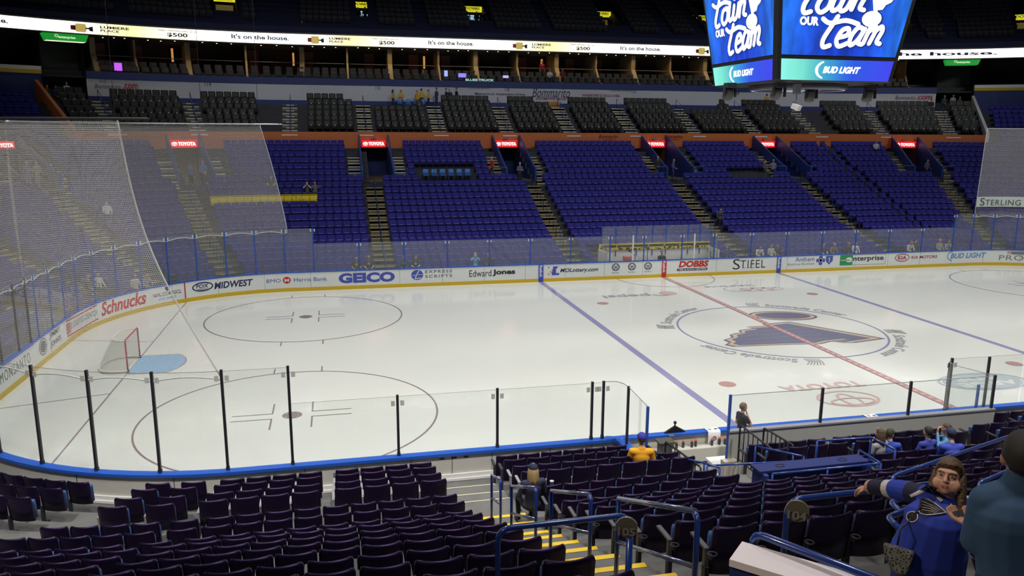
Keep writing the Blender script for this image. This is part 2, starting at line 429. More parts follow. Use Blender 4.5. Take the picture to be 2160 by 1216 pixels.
# adverts painted in the ice, read from the far side
def flipfn(cx, cy): return lambda x, y: (cx-x, cy-y, .004)
q = MB(); put_text(q, 'pepsi', 0, 2.7, -.35, .5, flipfn(-2.85, 8.35), bold=.02); 
put_ring(q, 0, 0, .62, .62, .14, flipfn(-2.15, 8.45), n=30, a0=.3, a1=3.6); ice_part('ice_advert', q, M['ice_grey'])
q = MB(); put_disc(q, 0, 0, .5, .48, flipfn(-1.7, 8.45)); ice_part('ice_advert', q, M['ice_redl'])
q = MB()
for k in range(3): put_text(q, 'A', -1.35+.7*k, -.45+.7*k, -.35, .35, flipfn(3.75, 8.45), bold=.02, shear=.2)
put_ring(q, 0, 0, 1.35, .5, .06, flipfn(4.0, 8.45), n=40); ice_part('ice_advert', q, M['ice_redl'])
q = MB(); put_text(q, 'Insurance', -1.5, 1.5, -.2, .25, flipfn(2.6, 9.6), bold=.01); put_ring(q, 0, 0, 1.6, .75, .05, flipfn(3.4, 8.7), n=30, a0=-.9, a1=1.2)
ice_part('ice_advert', q, M['ice_grey'])
q = MB(); put_text(q, 'TOYOTA', -1.6, 1.6, -.3, .3, flipfn(-2.9, -7.6), bold=.035)
f = flipfn(-2.83, -8.95); put_ring(q, 0, 0, 1.1, .78, .11, f, n=44); f_ = lambda x, y: (-2.83-x, -8.95-y, .0065); put_ring(q, 0, .12, .34, .62, .09, f_, n=30); f__ = lambda x, y: (-2.83-x, -8.95-y, .009); put_ring(q, 0, .28, .82, .36, .09, f__, n=36)
ice_part('ice_advert', q, M['ice_redl'])
q = MB(); put_ring(q, 0, 0, 1.75, .92, .09, flipfn(3.15, -8.3), n=50); put_disc(q, 0, 0, 1.55, .8, flipfn(3.15, -8.3), n=50); ice_part('ice_advert', q, M['ice_pale'])
q = MB(); f = lambda x, y: (3.15-x, -8.3-y, .0065)
put_text(q, 'ARGE', -1.2, 1.2, .06, .52, f, bold=.04); put_text(q, 'ADE', -.95, .95, -.5, -.06, f, bold=.04); ice_part('ice_advert', q, M['ice'])

# ================================================================== BOARDS
def ribbon(mb, s0, s1, d0, d1, z0, z1, side=1, m=0, inner=True, outer=True, top=True, bottom=False, step=2.44, ends=True):
    ss = srange(s0, s1, step, .5); b = len(mb.v)
    for s in ss:
        for d, z in ((d0, z0), (d0, z1), (d1, z1), (d1, z0)):
            x, y = path(s, d, side); mb.v.append((x, y, z))
    fl = side == -1
    def f(a): mb.f.append(tuple(reversed(a)) if fl else a); mb.m.append(m); mb.sm.append(False)
    for i in range(len(ss)-1):
        a = b+4*i; c = a+4
        if inner: f((a, c, c+1, a+1))
        if top: f((a+1, c+1, c+2, a+2))
        if outer: f((a+2, c+2, c+3, a+3))
        if bottom: f((a+3, c+3, c, a))
    if ends:
        f((b, b+1, b+2, b+3)); e = b+4*(len(ss)-1); f((e+3, e+2, e+1, e))
BT = 1.08
far = empty('dasher_boards', (0, HY, 0)); tag(far, 'long white advertising boards along the far side and the left end', 'rink boards')
def P0(o): # parent keeping world placement
    return o
def child(mb, name, m, par, label=None):
    o = mb.obj(name, m); o.parent = par; o.matrix_parent_inverse = Matrix.Translation(-Vector(par.location))
    if label: o['label'] = label
    return o
q = MB(); ribbon(q, -SEND, SEND, 0, .10, .19, BT-.05, 1, 0); child(q, 'board_panel', M['board'], far)
q = MB(); ribbon(q, -SEND, SEND, -.015, .06, 0, .2, 1, 0); child(q, 'kick_plate', M['kick'], far, 'yellow kick plate')
q = MB(); ribbon(q, -SEND, SEND, -.02, .14, BT-.05, BT, 1, 0); child(q, 'cap_rail', M['cap'], far, 'blue cap rail')
q = MB()
for s in np.arange(-38, 34, 2.44):
    x, y = path(s, -.002); a = pang(s); q.box((x, y, .62), (.012, .006, .84), 0, rz=a)
child(q, 'panel_joint', M['greyp'], far)
near = empty('dasher_boards', (0, -HY, 0)); tag(near, 'white boards with blue cap rail on the near side of the ice', 'rink boards')
NB0, NB1 = -SEND, SEND
q = MB(); ribbon(q, NB0, NB1, 0, .10, .3, BT-.07, -1, 0, outer=False); ribbon(q, NB0, NB1, 0, .12, .0, .3, -1, 0, outer=False, top=False); child(q, 'board_panel', M['board'], near)
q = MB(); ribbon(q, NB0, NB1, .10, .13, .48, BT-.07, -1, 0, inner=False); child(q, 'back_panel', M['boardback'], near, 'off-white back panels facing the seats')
q = MB(); ribbon(q, NB0, NB1, -.015, .0, 0, .2, -1, 0, outer=False); child(q, 'kick_plate', M['kick'], near, 'yellow kick plate')
q = MB(); ribbon(q, NB0, NB1, -.03, .20, BT-.07, BT, -1, 0, bottom=True); child(q, 'cap_rail', M['cap'], near, 'bright blue cap rail')
q = MB(); ribbon(q, NB0, NB1, .13, .19, .40, .52, -1, 0, inner=False); ribbon(q, NB0, NB1, .13, .23, .36, .42, -1, 0, inner=False); child(q, 'foot_trim', M['white'], near, 'white foot trim')
q = MB()
for s in (-25.6, -23.3, -20.4, -17.9, -16.9, -15.9, -14.4, -13.3):
    x, y = path(s, .132, -1); q.box((x, y, .75), (.014, .01, .55), 0, rz=pang(s, -1))
child(q, 'panel_joint', M['dark'], near)
q = MB()
for s in (-17.15, -16.85, -16.55): q.box((s, -HY-.135, .93), (.12, .012, .035), 0)
child(q, 'gate_latch', M['dark'], near)

# adverts on the far boards -----------------------------------------------------
def bfn(s, z):
    x, y = path(s, -.006); return (x, y, z)
def bfn2(s, z):
    x, y = path(s, -.010); return (x, y, z)
def advert(build, m, label=None, nm='advert'):
    q = MB(); build(q); return child(q, nm, m, far, label)
T = lambda txt, s0, s1, z0, z1, b=0., sh=0., sp=1.: (lambda q: put_text(q, txt, s0, s1, z0, z1, bfn, 0, b, sh, sp))
advert(T('MONSANTO', -42.9, -40.2, .46, .84, 0, 0, 1.3), M['greyp'])
advert(T('JIMMY', -38.1, -36.85, .70, .98, .025), M['greyp']); advert(T("JOHN'S", -38.1, -36.85, .34, .62, .025), M['greyp'])
advert(lambda q: (put_ring(q, -38.85, .66, .42, .33, .05, bfn), put_disc(q, -38.85, .66, .3, .23, bfn)), M['greyp'])
advert(T('ST. LOUIS POST-DISPATCH', -35.6, -32.95, .50, .76, .012), M['greyp'])
def _pd(q):
    put_poly(q, [(-36.1, .93), (-32.9, .93), (-32.9, .985), (-36.1, .985)], bfn); put_poly(q, [(-36.1, .30), (-32.9, .30), (-32.9, .355), (-36.1, .355)], bfn)
    for k in range(4): put_poly(q, [(-36.1+.12*k, .40), (-36.02+.12*k, .40), (-36.02+.12*k, .85), (-36.1+.12*k, .85)], bfn)
advert(_pd, M['red'])
advert(T('Schnucks', -32.65, -29.7, .34, .98, .03, .25), M['red'])
advert(T('NHL.COM/GCL', -29.3, -27.74, .54, .72, .012), M['blackp']); advert(T('LIVE GAMES', -29.0, -28.04, .34, .46, .01), M['sky'])
advert(lambda q: put_poly(q, [(-28.62, .98), (-28.36, .98), (-28.36, .84), (-28.49, .76), (-28.62, .84)], bfn), M['blackp'])
advert(lambda q: put_ring(q, -26.6, .68, .56, .25, .07, bfn, n=36), M['navy'])
advert(lambda q: (put_text(q, 'FOX', -26.95, -26.28, .62, .82, bfn, 0, .03, .15), put_text(q, 'SPORTS', -26.9, -26.35, .50, .59, bfn, 0, .02, .2)), M['navy'])
advert(T('MIDWEST', -26.0, -23.97, .46, .83, .03, .2), M['navy'])
advert(T('BMO', -23.27, -22.52, .54, .74), M['bluep']); advert(T('Harris Bank', -21.83, -20.05, .54, .75), M['bluep'])
advert(lambda q: put_disc(q, -22.2, .64, .21, .19, bfn), M['red']); q = MB(); put_text(q, 'M', -22.32, -22.08, .55, .72, bfn2, 0, .02); child(q, 'advert', M['board'], far)
advert(T('GEICO', -19.42, -16.31, .35, .92, .055), M['bluep'])
def _es(q):
    put_disc(q, -15.05, .68, .34, .29, bfn, n=30)
advert(_es, M['bluep'])
def _esw(q):
    put_stroke(q, [(-15.35, .66), (-14.75, .70)], .025, bfn2); put_stroke(q, [(-14.95, .93), (-15.2, .45)], .05, bfn2); put_stroke(q, [(-15.25, .45), (-14.85, .5)], .05, bfn2)
advert(_esw, M['board'])
advert(T('EXPRESS', -14.6, -13.05, .76, .93, .02, 0, 1.3), M['greyp']); advert(T('SCRIPTS', -14.6, -13.05, .49, .66, .02, 0, 1.3), M['greyp'])
advert(T('Edward', -12.05, -10.75, .45, .84, 0), M['blackp']); advert(T('Jones', -10.68, -9.33, .45, .84, .04), M['blackp'])
for s, m in ((-25.5*FT, M['bluep']), (0, M['red']), (25.5*FT, M['bluep'])):
    q = MB(); put_poly(q, [(s-.15, .0), (s+.15, .0), (s+.15, BT-.05), (s-.15, BT-.05)], lambda a, z: (a, HY-.018, z)); child(q, 'line_wrap', m, far)
    q = MB(); put_text(q, 'Reebok', -.36, .36, -.085, .085, lambda a, b, s=s: (s+b, HY-.021, .64-a), 0, .03); child(q, 'line_wrap_lettering', M['board'], far)
def _mo(q):
    put_poly(q, [(-7.05, .9), (-6.72, .9), (-6.85, .72), (-6.85, .5), (-6.66, .5), (-6.66, .38), (-7.1, .38), (-7.12, .55), (-7.02, .72)], bfn)
advert(_mo, M['bluep']); advert(lambda q: [put_disc(q, -7.3+.12*(k % 3), .45+.13*k, .045, .04, bfn, n=8) for k in range(4)], M['red'])
advert(T('MOLottery.com', -6.6, -4.23, .46, .77, .02, .25), M['navy'])
q = MB(); put_poly(q, [(-27.58, .2), (-27.51, .2), (-27.51, BT-.05), (-27.58, BT-.05)], bfn); child(q, 'goal_line_mark', M['red'], far)
for c in (-3.12, -2.09, -1.05):
    def _vw(q, c=c):
        put_ring(q, c, .73, .25, .225, .045, bfn, n=30)
        for a, b in (((-.13, .17), (-.05, -.02)), ((-.05, -.02), (0, .06)), ((0, .06), (.05, -.02)), ((.05, -.02), (.13, .17)), ((-.19, .08), (-.09, -.17)), ((-.09, -.17), (0, -.02)), ((0, -.02), (.09, -.17)), ((.09, -.17), (.19, .08))):
            put_stroke(q, [(c+a[0], .73+a[1]), (c+b[0], .73+b[1])], .03, bfn, n=4)
        put_text(q, 'Das Auto.', c-.22, c+.22, .36, .44, bfn)
    advert(_vw, M['navy'])
advert(T('DOBBS', .95, 2.95, .57, .97, .05, .2), M['red'])
advert(lambda q: put_poly(q, [(.85, .36), (2.86, .36), (2.88, .51), (.88, .51)], bfn), M['navy'])
q = MB(); put_text(q, 'TIRE & AUTO CENTERS', .93, 2.8, .39, .49, bfn2, 0, .02); child(q, 'advert', M['board'], far)
def _st(q):
    put_text(q, 'S', 4.59, 5.08, .32, .97, bfn, 0, -.005); put_text(q, 'TIFEL', 5.1, 6.83, .38, .88, bfn, 0, -.005, 0, 1.1)
    for s0, s1 in ((5.32, 5.5), (5.63, 5.83), (5.9, 6.1), (6.28, 6.45)): put_poly(q, [(s0-.04, .38), (s1+.0, .38), (s1, .40), (s0-.04, .40)], bfn)
advert(_st, M['blackp'])
advert(T('Anthem', 8.92, 10.28, .68, .96), M['bluep']); advert(T('BlueCross BlueShield', 8.4, 10.28, .46, .58), M['greyp'])
advert(lambda q: (put_poly(q, [(10.42, .6), (11.04, .6), (11.04, .82), (10.42, .82)], bfn), put_poly(q, [(10.61, .42), (10.85, .42), (10.85, 1.0), (10.61, 1.0)], bfn),
                  put_poly(q, [(11.1, .98), (11.6, .98), (11.6, .66), (11.35, .42), (11.1, .66)], bfn)), M['bluep'])
advert(lambda q: (put_ring(q, 10.73, .71, .13, .12, .03, bfn2), put_stroke(q, [(11.35, .9), (11.35, .55)], .05, bfn2), put_stroke(q, [(11.26, .82), (11.42, .72), (11.3, .62)], .04, bfn2)), M['board'])
advert(lambda q: put_poly(q, [(12.13, .33), (13.06, .33), (13.06, 1.0), (12.13, 1.0)], bfn), M['green'])
advert(lambda q: (put_text(q, 'e', 12.55, 13.02, .52, .85, bfn2, 0, .05), put_stroke(q, [(12.2, .66), (12.8, .66)], .04, bfn2)), M['board'])
def _en(q):
    put_text(q, 'nterprise', 13.09, 15.35, .50, .90, bfn, 0, .02)
    for a in ((13.06, 1.0, 15.5, .985), (13.06, .345, 15.5, .33), (15.485, 1.0, 15.5, .33)): put_poly(q, [(a[0], a[3]), (a[2], a[3]), (a[2], a[1]), (a[0], a[1])], bfn)
advert(_en, M['blackp'])
advert(lambda q: (put_ring(q, 16.75, .70, .55, .26, .05, bfn, n=36), put_text(q, 'KIA', 16.42, 17.08, .58, .82, bfn, 0, .03), put_text(q, 'KIA MOTORS', 17.45, 19.42, .60, .80, bfn, 0, .02)), mat('maroon_print', (.35, .03, .06), .45))
advert(lambda q: (put_text(q, 'BUD LIGHT', 20.45, 23.2, .52, .88, bfn, 0, .03, .25), put_ring(q, 20.75, .70, .55, .36, .06, bfn, n=24, a0=1.9, a1=4.4)), M['sky'])
advert(T('PRO PLAN', 24.1, 28.0, .36, .70, 0, 0, 1.1), M['greyp']); advert(lambda q: put_poly(q, [(24.85, .78), (27.3, .78), (27.3, .95), (24.85, .95)], bfn), M['greyp'])
q = MB(); put_text(q, 'PURINA', 25.0, 27.1, .81, .92, bfn2, 0, .03); child(q, 'advert', M['board'], far)
advert(lambda q: [put_poly(q, [(24.6+.08*i, .78+.06*j), (24.68+.08*i, .78+.06*j), (24.68+.08*i, .84+.06*j), (24.6+.08*i, .84+.06*j)], bfn) for i in range(3) for j in range(3) if (i+j) % 2 == 0], M['red'])

# ================================================================== GLASS AND POSTS
def glass_material():
    m = bpy.data.materials.new('scuffed_hazed_glass'); m.use_nodes = True; nt = m.node_tree; nt.nodes.clear()
    out = nt.nodes.new('ShaderNodeOutputMaterial'); tr = nt.nodes.new('ShaderNodeBsdfTransparent'); tr.inputs[0].default_value = (.93, .95, .94, 1)
    gl = nt.nodes.new('ShaderNodeBsdfGlossy'); gl.inputs['Roughness'].default_value = .02; gl.inputs[0].default_value = (1, 1, 1, 1)
    df = nt.nodes.new('ShaderNodeBsdfDiffuse'); df.inputs[0].default_value = (.75, .8, .82, 1)
    fr = nt.nodes.new('ShaderNodeFresnel'); fr.inputs[0].default_value = 1.5
    ge = nt.nodes.new('ShaderNodeNewGeometry'); mb_ = nt.nodes.new('ShaderNodeMath'); mb_.operation = 'MULTIPLY_ADD'; mb_.inputs[1].default_value = -.8333; mb_.inputs[2].default_value = 1.5; nt.links.new(ge.outputs['Backfacing'], mb_.inputs[0]); nt.links.new(mb_.outputs[0], fr.inputs[0])
    a = nt.nodes.new('ShaderNodeMixShader'); b = nt.nodes.new('ShaderNodeMixShader')
    ma = nt.nodes.new('ShaderNodeMath'); ma.operation = 'MULTIPLY'; ma.inputs[1].default_value = 1.1; nt.links.new(fr.outputs[0], ma.inputs[0])
    nt.links.new(ma.outputs[0], a.inputs[0]); nt.links.new(tr.outputs[0], a.inputs[1]); nt.links.new(gl.outputs[0], a.inputs[2])
    b.inputs[0].default_value = .115; nt.links.new(a.outputs[0], b.inputs[1]); nt.links.new(df.outputs[0], b.inputs[2]); nt.links.new(b.outputs[0], out.inputs[0])  # diffuse share paints the bright ice's reflected haze, along with scuffs
    return m
M['glass'] = glass_material()
M['glass_near'] = M['glass'].copy(); M['glass_near'].name = 'faint_haze_glass'
for n in M['glass_near'].node_tree.nodes:
    if n.type == 'MIX_SHADER' and not n.inputs[0].is_linked: n.inputs[0].default_value = .035  # same painted haze, weaker
M['glassedge'] = mat('glass_edge', (.30, .32, .31), .3)
def pane(s0, s1, z1, side, d, label, gm, grp, z0=BT):
    q = MB(); e = .03/ (1 if abs(s0) < HX else 1.1); k = 1 if abs(s0+s1)/2 < HX else 3
    for i in range(k):
        a = s0+e+(s1-s0-2*e)*i/k; b = s0+e+(s1-s0-2*e)*(i+1)/k
        (x0, y0), (x1, y1) = path(a, d, side), path(b, d, side); (u0, w0), (u1, w1) = path(a, d+.012, side), path(b, d+.012, side)
        q.add([(x0, y0, z0), (x1, y1, z0), (x1, y1, z1), (x0, y0, z1)], [(0, 1, 2, 3)], 0)
        q.add([(x0, y0, z1), (x1, y1, z1), (u1, w1, z1), (u0, w0, z1), (x0, y0, z1-.012), (x1, y1, z1-.012)], [(0, 1, 2, 3), (4, 5, 1, 0)], 1)
    o = q.obj('safety_glass', [gm, M['glassedge']]); tag(o, label, 'glass', grp); return o
def gpost(s, z1, side, d, label, m, grp, r=.03, z0=BT-.02):
    q = MB(); x, y = path(s, d, side); a = pang(s, side); q.box((x, y, (z0+z1)/2), (2*r, 2*r, z1-z0), 0, rz=a)
    if side == 1:
        for e in (-.1, .1):
            xx, yy = path(s+e*sarc(0), d-.01, side); q.box((xx, yy, z1-.12), (.07, .015, .14), 1, rz=a)
    else:
        for e in (-.11, .11):
            xx, yy = path(s+e, d+.02, side); q.box((xx, yy, z1-.20), (.09, .012, .13), 1, rz=a)
    q.box((x, y, z0+.05), (2.6*r, 2.6*r, .10), 0, rz=a)
    o = q.obj('stanchion', [m, M['clip']]); tag(o, label, 'post', grp); return o
FARS = [-20.72, -18.25, -15.76, -13.3, -10.86, -8.42, -5.95, -3.5, -1.34, 1.14, 3.28, 5.79, 8.25, 10.76, 13.19, 15.66, 18.14, 20.55]
fl = [FARS[0]]
while fl[0] > -SEND+1.6: fl.insert(0, fl[0]-1.52)
fr = [22.02, 23.5]
while fr[-1] < 34: fr.append(fr[-1]+1.52)
fl = [-SEND+.02]+fl
ALLF = fl[:-1]+FARS+fr
for i in range(len(ALLF)-1):
    s0, s1 = ALLF[i], ALLF[i+1]; mid = (s0+s1)/2
    tall = mid < FARS[0] or mid > FARS[-1]
    if -3.6 < mid < 3.5: continue
    z1 = 3.46 if tall else 2.61
    if tall and mid < 0: lb = 'tall clear pane on the boards, %s leftward from where the glass steps up' % ordn(len([q_ for q_ in fl[:-1] if q_ >= s0-1e-6]))
    elif tall: lb = 'tall clear pane at far right, %s rightward from where the glass steps up' % ordn(len([q_ for q_ in [FARS[-1]]+fr if q_ <= s0+1e-6]))
    elif mid < 0: lb = 'low clear glass pane on far boards, %s pane left of the penalty box' % ordn(len([q_ for q_ in FARS if s0-1e-6 <= q_ < -3.6]))
    else: lb = 'low clear glass pane on far boards, %s pane right of the penalty box' % ordn(len([q_ for q_ in FARS if 3.3 > q_ > 3.2 or (3.5 < q_ <= s0+1e-6)]))
    pane(s0, s1, z1, 1, .05, lb, M['glass'], 'glass panes on the far boards')
for i, s in enumerate(ALLF):
    tall = s < FARS[0]+.1 or s > FARS[-1]-.1
    if s < 0: lb = 'blue upright post on far boards, %s post left of the red centre line' % ordn(len([q_ for q_ in ALLF if s-1e-6 <= q_ < 0]))
    else: lb = 'blue upright post on far boards, %s post right of the red centre line' % ordn(len([q_ for q_ in ALLF if 0 < q_ <= s+1e-6]))
    gpost(s, 3.48 if tall else 2.62, 1, .055, lb, M['post_blue'], 'posts between the far glass panes')
NEARS = [-20.67, -18.19, -15.75, -13.30, -13.0]
nl = [-22.12]
while nl[0] > -SEND+1.6: nl.insert(0, nl[0]-1.5)
nl = [-SEND+.02]+nl
ALLN = nl+NEARS
for i in range(len(ALLN)-1):
    s0, s1 = ALLN[i], ALLN[i+1]; tall = s0 < -20.8
    k = len(ALLN)-1-i
    pane(s0, s1, 3.47 if tall else 2.59, -1, .05, ('tall' if tall else 'low')+' clear pane on the near boards, %s from the bench corner' % ordn(k), M['glass_near'], 'glass panes on the near boards')
for i, s in enumerate(ALLN):
    k = len(ALLN)-i
    gpost(s, 3.50 if s < -20 else 2.62, -1, .05, 'dark metal post on the near boards, %s from the bench corner' % ordn(k), M['post'], 'posts between the near glass panes')
for i, (s0, s1) in enumerate(((-2.62, -.2), (-.2, 2.2), (2.2, 4.6))):
    pane(s0, s1, 2.58, -1, .05, 'low clear pane on the near boards beyond the bench, %s pane from the bench' % ordn(i+1), M['glass_near'], 'glass panes right of the bench')
gpost(-2.66, 2.6, -1, .05, 'metal post on the near boards at the right end of the bench', M['post'], None)
# ================================================================== SEATING BOWL
def frame(s, side=1):
    x, y = path(s, 0, side); return Matrix.Translation((x, y, 0)) @ Matrix.Rotation(pang(s, side), 4, 'Z')
def onpath(u, v, d, side=1):
    """where the view ray through a pixel meets the vertical surface at offset d of the rink path"""
    r = ray(u, v); ss = np.arange(-SEND, SEND, .02); P = np.array([path(s, d, side) for s in ss]); q = P-CAM[:2]
    c = q[:, 0]*r[1]-q[:, 1]*r[0]; t = q @ r[:2]; ok = np.where((c[:-1]*c[1:] <= 0) & (t[:-1] > 0))[0]
    i = max(ok, key=lambda k: t[k]); k = t[i]/(r[:2] @ r[:2]); return float(ss[i]), float(CAM[2]+r[2]*k)
TZ = [.31, .55, .78, 1.03, 1.23, 1.46, 1.77, 2.12, 2.48, 2.85, 3.21, 3.57, 3.94, 4.32, 4.70, 5.07, 5.46, 5.86, 6.27, 6.67, 7.06]
TD = [1.35+.84*i for i in range(21)]
NT = [1.3, 1.57, 1.82, 2.05, 2.32, 2.6, 2.85]+[3.22+.37*i for i in range(14)]
NT = [t-.88 for t in NT]
ND = [1.03, 1.88, 2.78, 3.58, 4.82, 5.68, 6.5, 7.33, 8.19, 9.04, 9.89, 10.75, 11.59]+[12.43+.845*i for i in range(8)]
CORN = -26.65         # the club level ends on this radial line
def smin(s, d, m): return s
AISL = [-37.3, -34, -30.75, -27.9, -24.85, -16.7, -5.15, 6.35, 17.1, 24.95, 28.0, 30.8, 34]
PORT = [-28.1, -24.5, -16.35, -5.85, 6.9, 17.15, 24.55, 28.2]
def k_at(s, d): return RC/(RC+d) if abs(s) > HX+.3 else 1.0
def in_portal(s, d, w=1.05):
    for p_ in PORT:
        if abs(s-p_) < w*k_at(p_, d): return True
    return False
def terrace(rows_d, rows_z, spans, side, name, mtl, label, skip=None, z0=.0, last=None):
    q = MB(); n = len(rows_d)
    for (a, b) in spans:
        ss = srange(a, b, 1.0, .25)
        for i in range(n):
            d0 = rows_d[i]-.62; d1 = (rows_d[i+1]-.62) if i+1 < n else (last or rows_d[i]+.5)
            z = rows_z[i]; zp = rows_z[i-1] if i else z0
            for j in range(len(ss)-1):
                if skip and skip((ss[j]+ss[j+1])/2, i): continue
                p = [path(ss[j], d0, side), path(ss[j+1], d0, side), path(ss[j+1], d1, side), path(ss[j], d1, side)]
                q.add([(*p[0], z), (*p[1], z), (*p[2], z), (*p[3], z), (*p[0], zp), (*p[1], zp)], [(0, 1, 2, 3), (0, 4, 5, 1)])
    o = q.obj(name, mtl); tag(o, label, 'concrete', None, 'structure'); return o
def skip_far(s, i): return i >= 15 and in_portal(s, TD[i], 1.05)
terrace(TD, TZ, [(-SEND, 38)], 1, 'floor_far_terrace', M['concrete_d'], 'stepped dark concrete carrying the far seats', skip_far, 0, TD[20]+.6)
# raised corner terraces beyond the club level
ED = [TD[20]+.84*(i+1) for i in range(8)]; EZ = [7.06+.42*(i+1) for i in range(8)]
for a, b in ((-SEND, CORN), (-CORN, 38)):
    terrace(ED, EZ, [(a, b)], 1, 'floor_corner_terrace', M['concrete_d'], 'upper rows of concrete terrace in the corner', None, 7.06, ED[-1]+.6)
terrace(ND, NT, [(-SEND, 30)], -1, 'floor_near_terrace', M['concrete'], 'stepped grey concrete carrying the near seats',
        lambda s, i: (i < 3 and -12.5 < s < -2.7) , .35, 20)
for side in (1, -1):
    q = MB(); ss = srange(-SEND, 38, 2, .4)
    for j in range(len(ss)-1):
        z = 0.0 if side == 1 else .35
        e0, e1 = .1, (TD[0] if side == 1 else ND[0])-.6
        if side == -1 and -12.5 < (ss[j]+ss[j+1])/2 < -2.7: continue
        p = [path(ss[j], e0, side), path(ss[j+1], e0, side), path(ss[j+1], e1, side), path(ss[j], e1, side)]
        q.add([(*k, z) for k in p], [(0, 1, 2, 3)])
    tag(q.obj('floor_walkway', M['concrete']), 'concrete walkway between the boards and the first row', 'floor', None, 'structure')
q = MB(); q.box((0, 0, -.3), (150, 110, .5), 0); q.obj('floor_slab', M['concrete_d'])['kind'] = 'structure'

# ------------------------------------------------------------------ one folding seat, modelled once
HW = .225
def shell(mb, hw, z0, z1, y0, th, cv, lean, m, nx=6, top=.05):
    """curved back panel, sides bent towards the sitter (-y), rounded upper corners"""
    rows = [z0, z0+(z1-z0)*.5, z1-top, z1-top*.3, z1]; vs = []
    for side in (0, 1):
        for k, z in enumerate(rows):
            inset = (0, 0, .0, .012, .035)[k]
            for i in range(nx+1):
                x = -1+2*i/nx; xx = x*(hw-inset); yy = y0-cv*x*x+lean*(z-z0)/(z1-z0)+(th if side else 0)-(th*.5*(k == 4) if side else -th*.5*(k == 4))
                vs.append((xx, yy, z))
    R = len(rows); w_ = nx+1; fs = []
    for k in range(R-1):
        for i in range(nx):
            a = k*w_+i; fs.append((a, a+1, a+1+w_, a+w_)); b = R*w_+a; fs.append((b+w_, b+w_+1, b+1, b))
        a = k*w_; b = R*w_+a; fs.append((a+w_, b+w_, b, a)); a += nx; b += nx; fs.append((a, b, b+w_, a+w_))
    for i in range(nx):
        a = (R-1)*w_+i; b = R*w_+a; fs.append((a, a+1, b+1, b)); a = i; b = R*w_+i; fs.append((b, b+1, a+1, a))
    mb.add(vs, fs, m, True)
sb = MB(); shell(sb, HW+.005, .34, .88, -.02, .045, .055, .07, 0, 8)
sp = MB(); shell(sp, HW-.02, .36, .76, -.15, .07, .015, .02, 0, 6); 
sa = MB(); sa.box((HW+.03, -.20, .61), (.055, .34, .03), 0); sa.box((HW+.03, -.06, .50), (.045, .06, .2), 0)
sl = MB(); sl.box((HW+.03, -.05, .21), (.045, .07, .42), 0); sl.box((HW+.03, -.08, .015), (.07, .22, .03), 0)
sc = MB(); sc.tube([(HW+.03+.042*math.cos(2*PI*i/12), .075+.042*math.sin(2*PI*i/12), .62) for i in range(12)], .009, 5, 0, closed=True); sc.box((HW+.03, .03, .575), (.02, .05, .06), 0)
PROTO = {}
def march(a, b, d, pitch):
    out = []; s = a
    while True:
        k = RC/(RC+d) if abs(s+1e-4) > HX else 1.0
        if s+pitch*k > b: break
        out.append(s+pitch*k/2); s += pitch*k
    off = (b-s)/2; return [q_+off for q_ in out]
def seat_proto(ms):
    root = empty('folding_seat')
    sb.obj('seat_back', M['seat_back'], root); sp.obj('seat_pan', M['seat_blue'], root)['label'] = 'blue padded seat pan folded up'
    bevel(sa.obj('armrest', M['armrest_d' if ms else 'armrest'], root), .008); sl.obj('seat_leg', M['seat_dark'], root)
    if ms: sc.obj('cup_holder', M['seat_dark'], root)
    return root
# low template for the mass of far seats (front seen): back, folded pan, highlight painted on the pan edge
def template(far=True):
    q = MB(); shell(q, HW+.012, .34, .88, -.02, .05, .03, .07, 0, 3)
    q2 = MB(); z0, z1 = .36, .60
    vs = [(-HW+.01, -.13, z0), (HW-.01, -.13, z0), (HW-.01, -.22, z1), (-HW+.01, -.22, z1), (-HW+.01, -.06, z0), (HW-.01, -.06, z0), (HW-.01, -.12, z1+.03), (-HW+.01, -.12, z1+.03)]
    q.add(vs, [(0, 1, 2, 3), (3, 2, 6, 7), (0, 3, 7, 4), (1, 5, 6, 2)], 0)
    q.add([(-HW*.62, -.226, z1-.010), (HW*.62, -.226, z1-.010), (HW*.62, -.216, z1+.014), (-HW*.62, -.216, z1+.014)], [(0, 1, 2, 3)], 1)
    q.box((HW+.035, -.14, .58), (.04, .26, .03), 2); q.box((HW+.035, -.04, .30), (.03, .05, .55), 2)
    return q
TPL = template()
TPLN = MB(); shell(TPLN, HW+.005, .34, .88, -.02, .045, .055, .07, 0, 5); TPLN.box((0, -.12, .56), (2*HW-.04, .06, .38), 1); TPLN.box((HW+.03, -.20, .61), (.055, .34, .03), 2); TPLN.box((HW+.03, -.05, .3), (.045, .07, .6), 2)
class Mass:
    def __init__(s): s.V = []; s.F = []; s.Mi = []; s.n = 0
    def add(s, tpl, M4, mo=0):
        if not hasattr(tpl, 'arr'): tpl.arr = np.array(tpl.v)
        A = np.array(M4); V = tpl.arr @ A[:3, :3].T+A[:3, 3]; s.V.append(V); b = s.n
        s.F += [tuple(b+i for i in f) for f in tpl.f]; s.Mi += [m+mo for m in tpl.m]; s.n += len(V)
    def obj(s, name, mats):
        me = bpy.data.meshes.new(name); me.from_pydata(np.concatenate(s.V).tolist(), [], s.F)
        for m in mats: me.materials.append(m)
        me.polygons.foreach_set('material_index', s.Mi); me.update()
        o = bpy.data.objects.new(name, me); C.objects.link(o); return o
mass = Mass()
def project(P):
    d = np.array(P)-CAM; z = d @ _F
    return 1080+FOC*(d @ _R2)/z, 608-FOC*(d @ _U2)/z, z
def seen(P, mg=60):
    u, v, z = project(P); return z > 0 and -mg < u < 2160+mg and -mg < v < 1216+mg
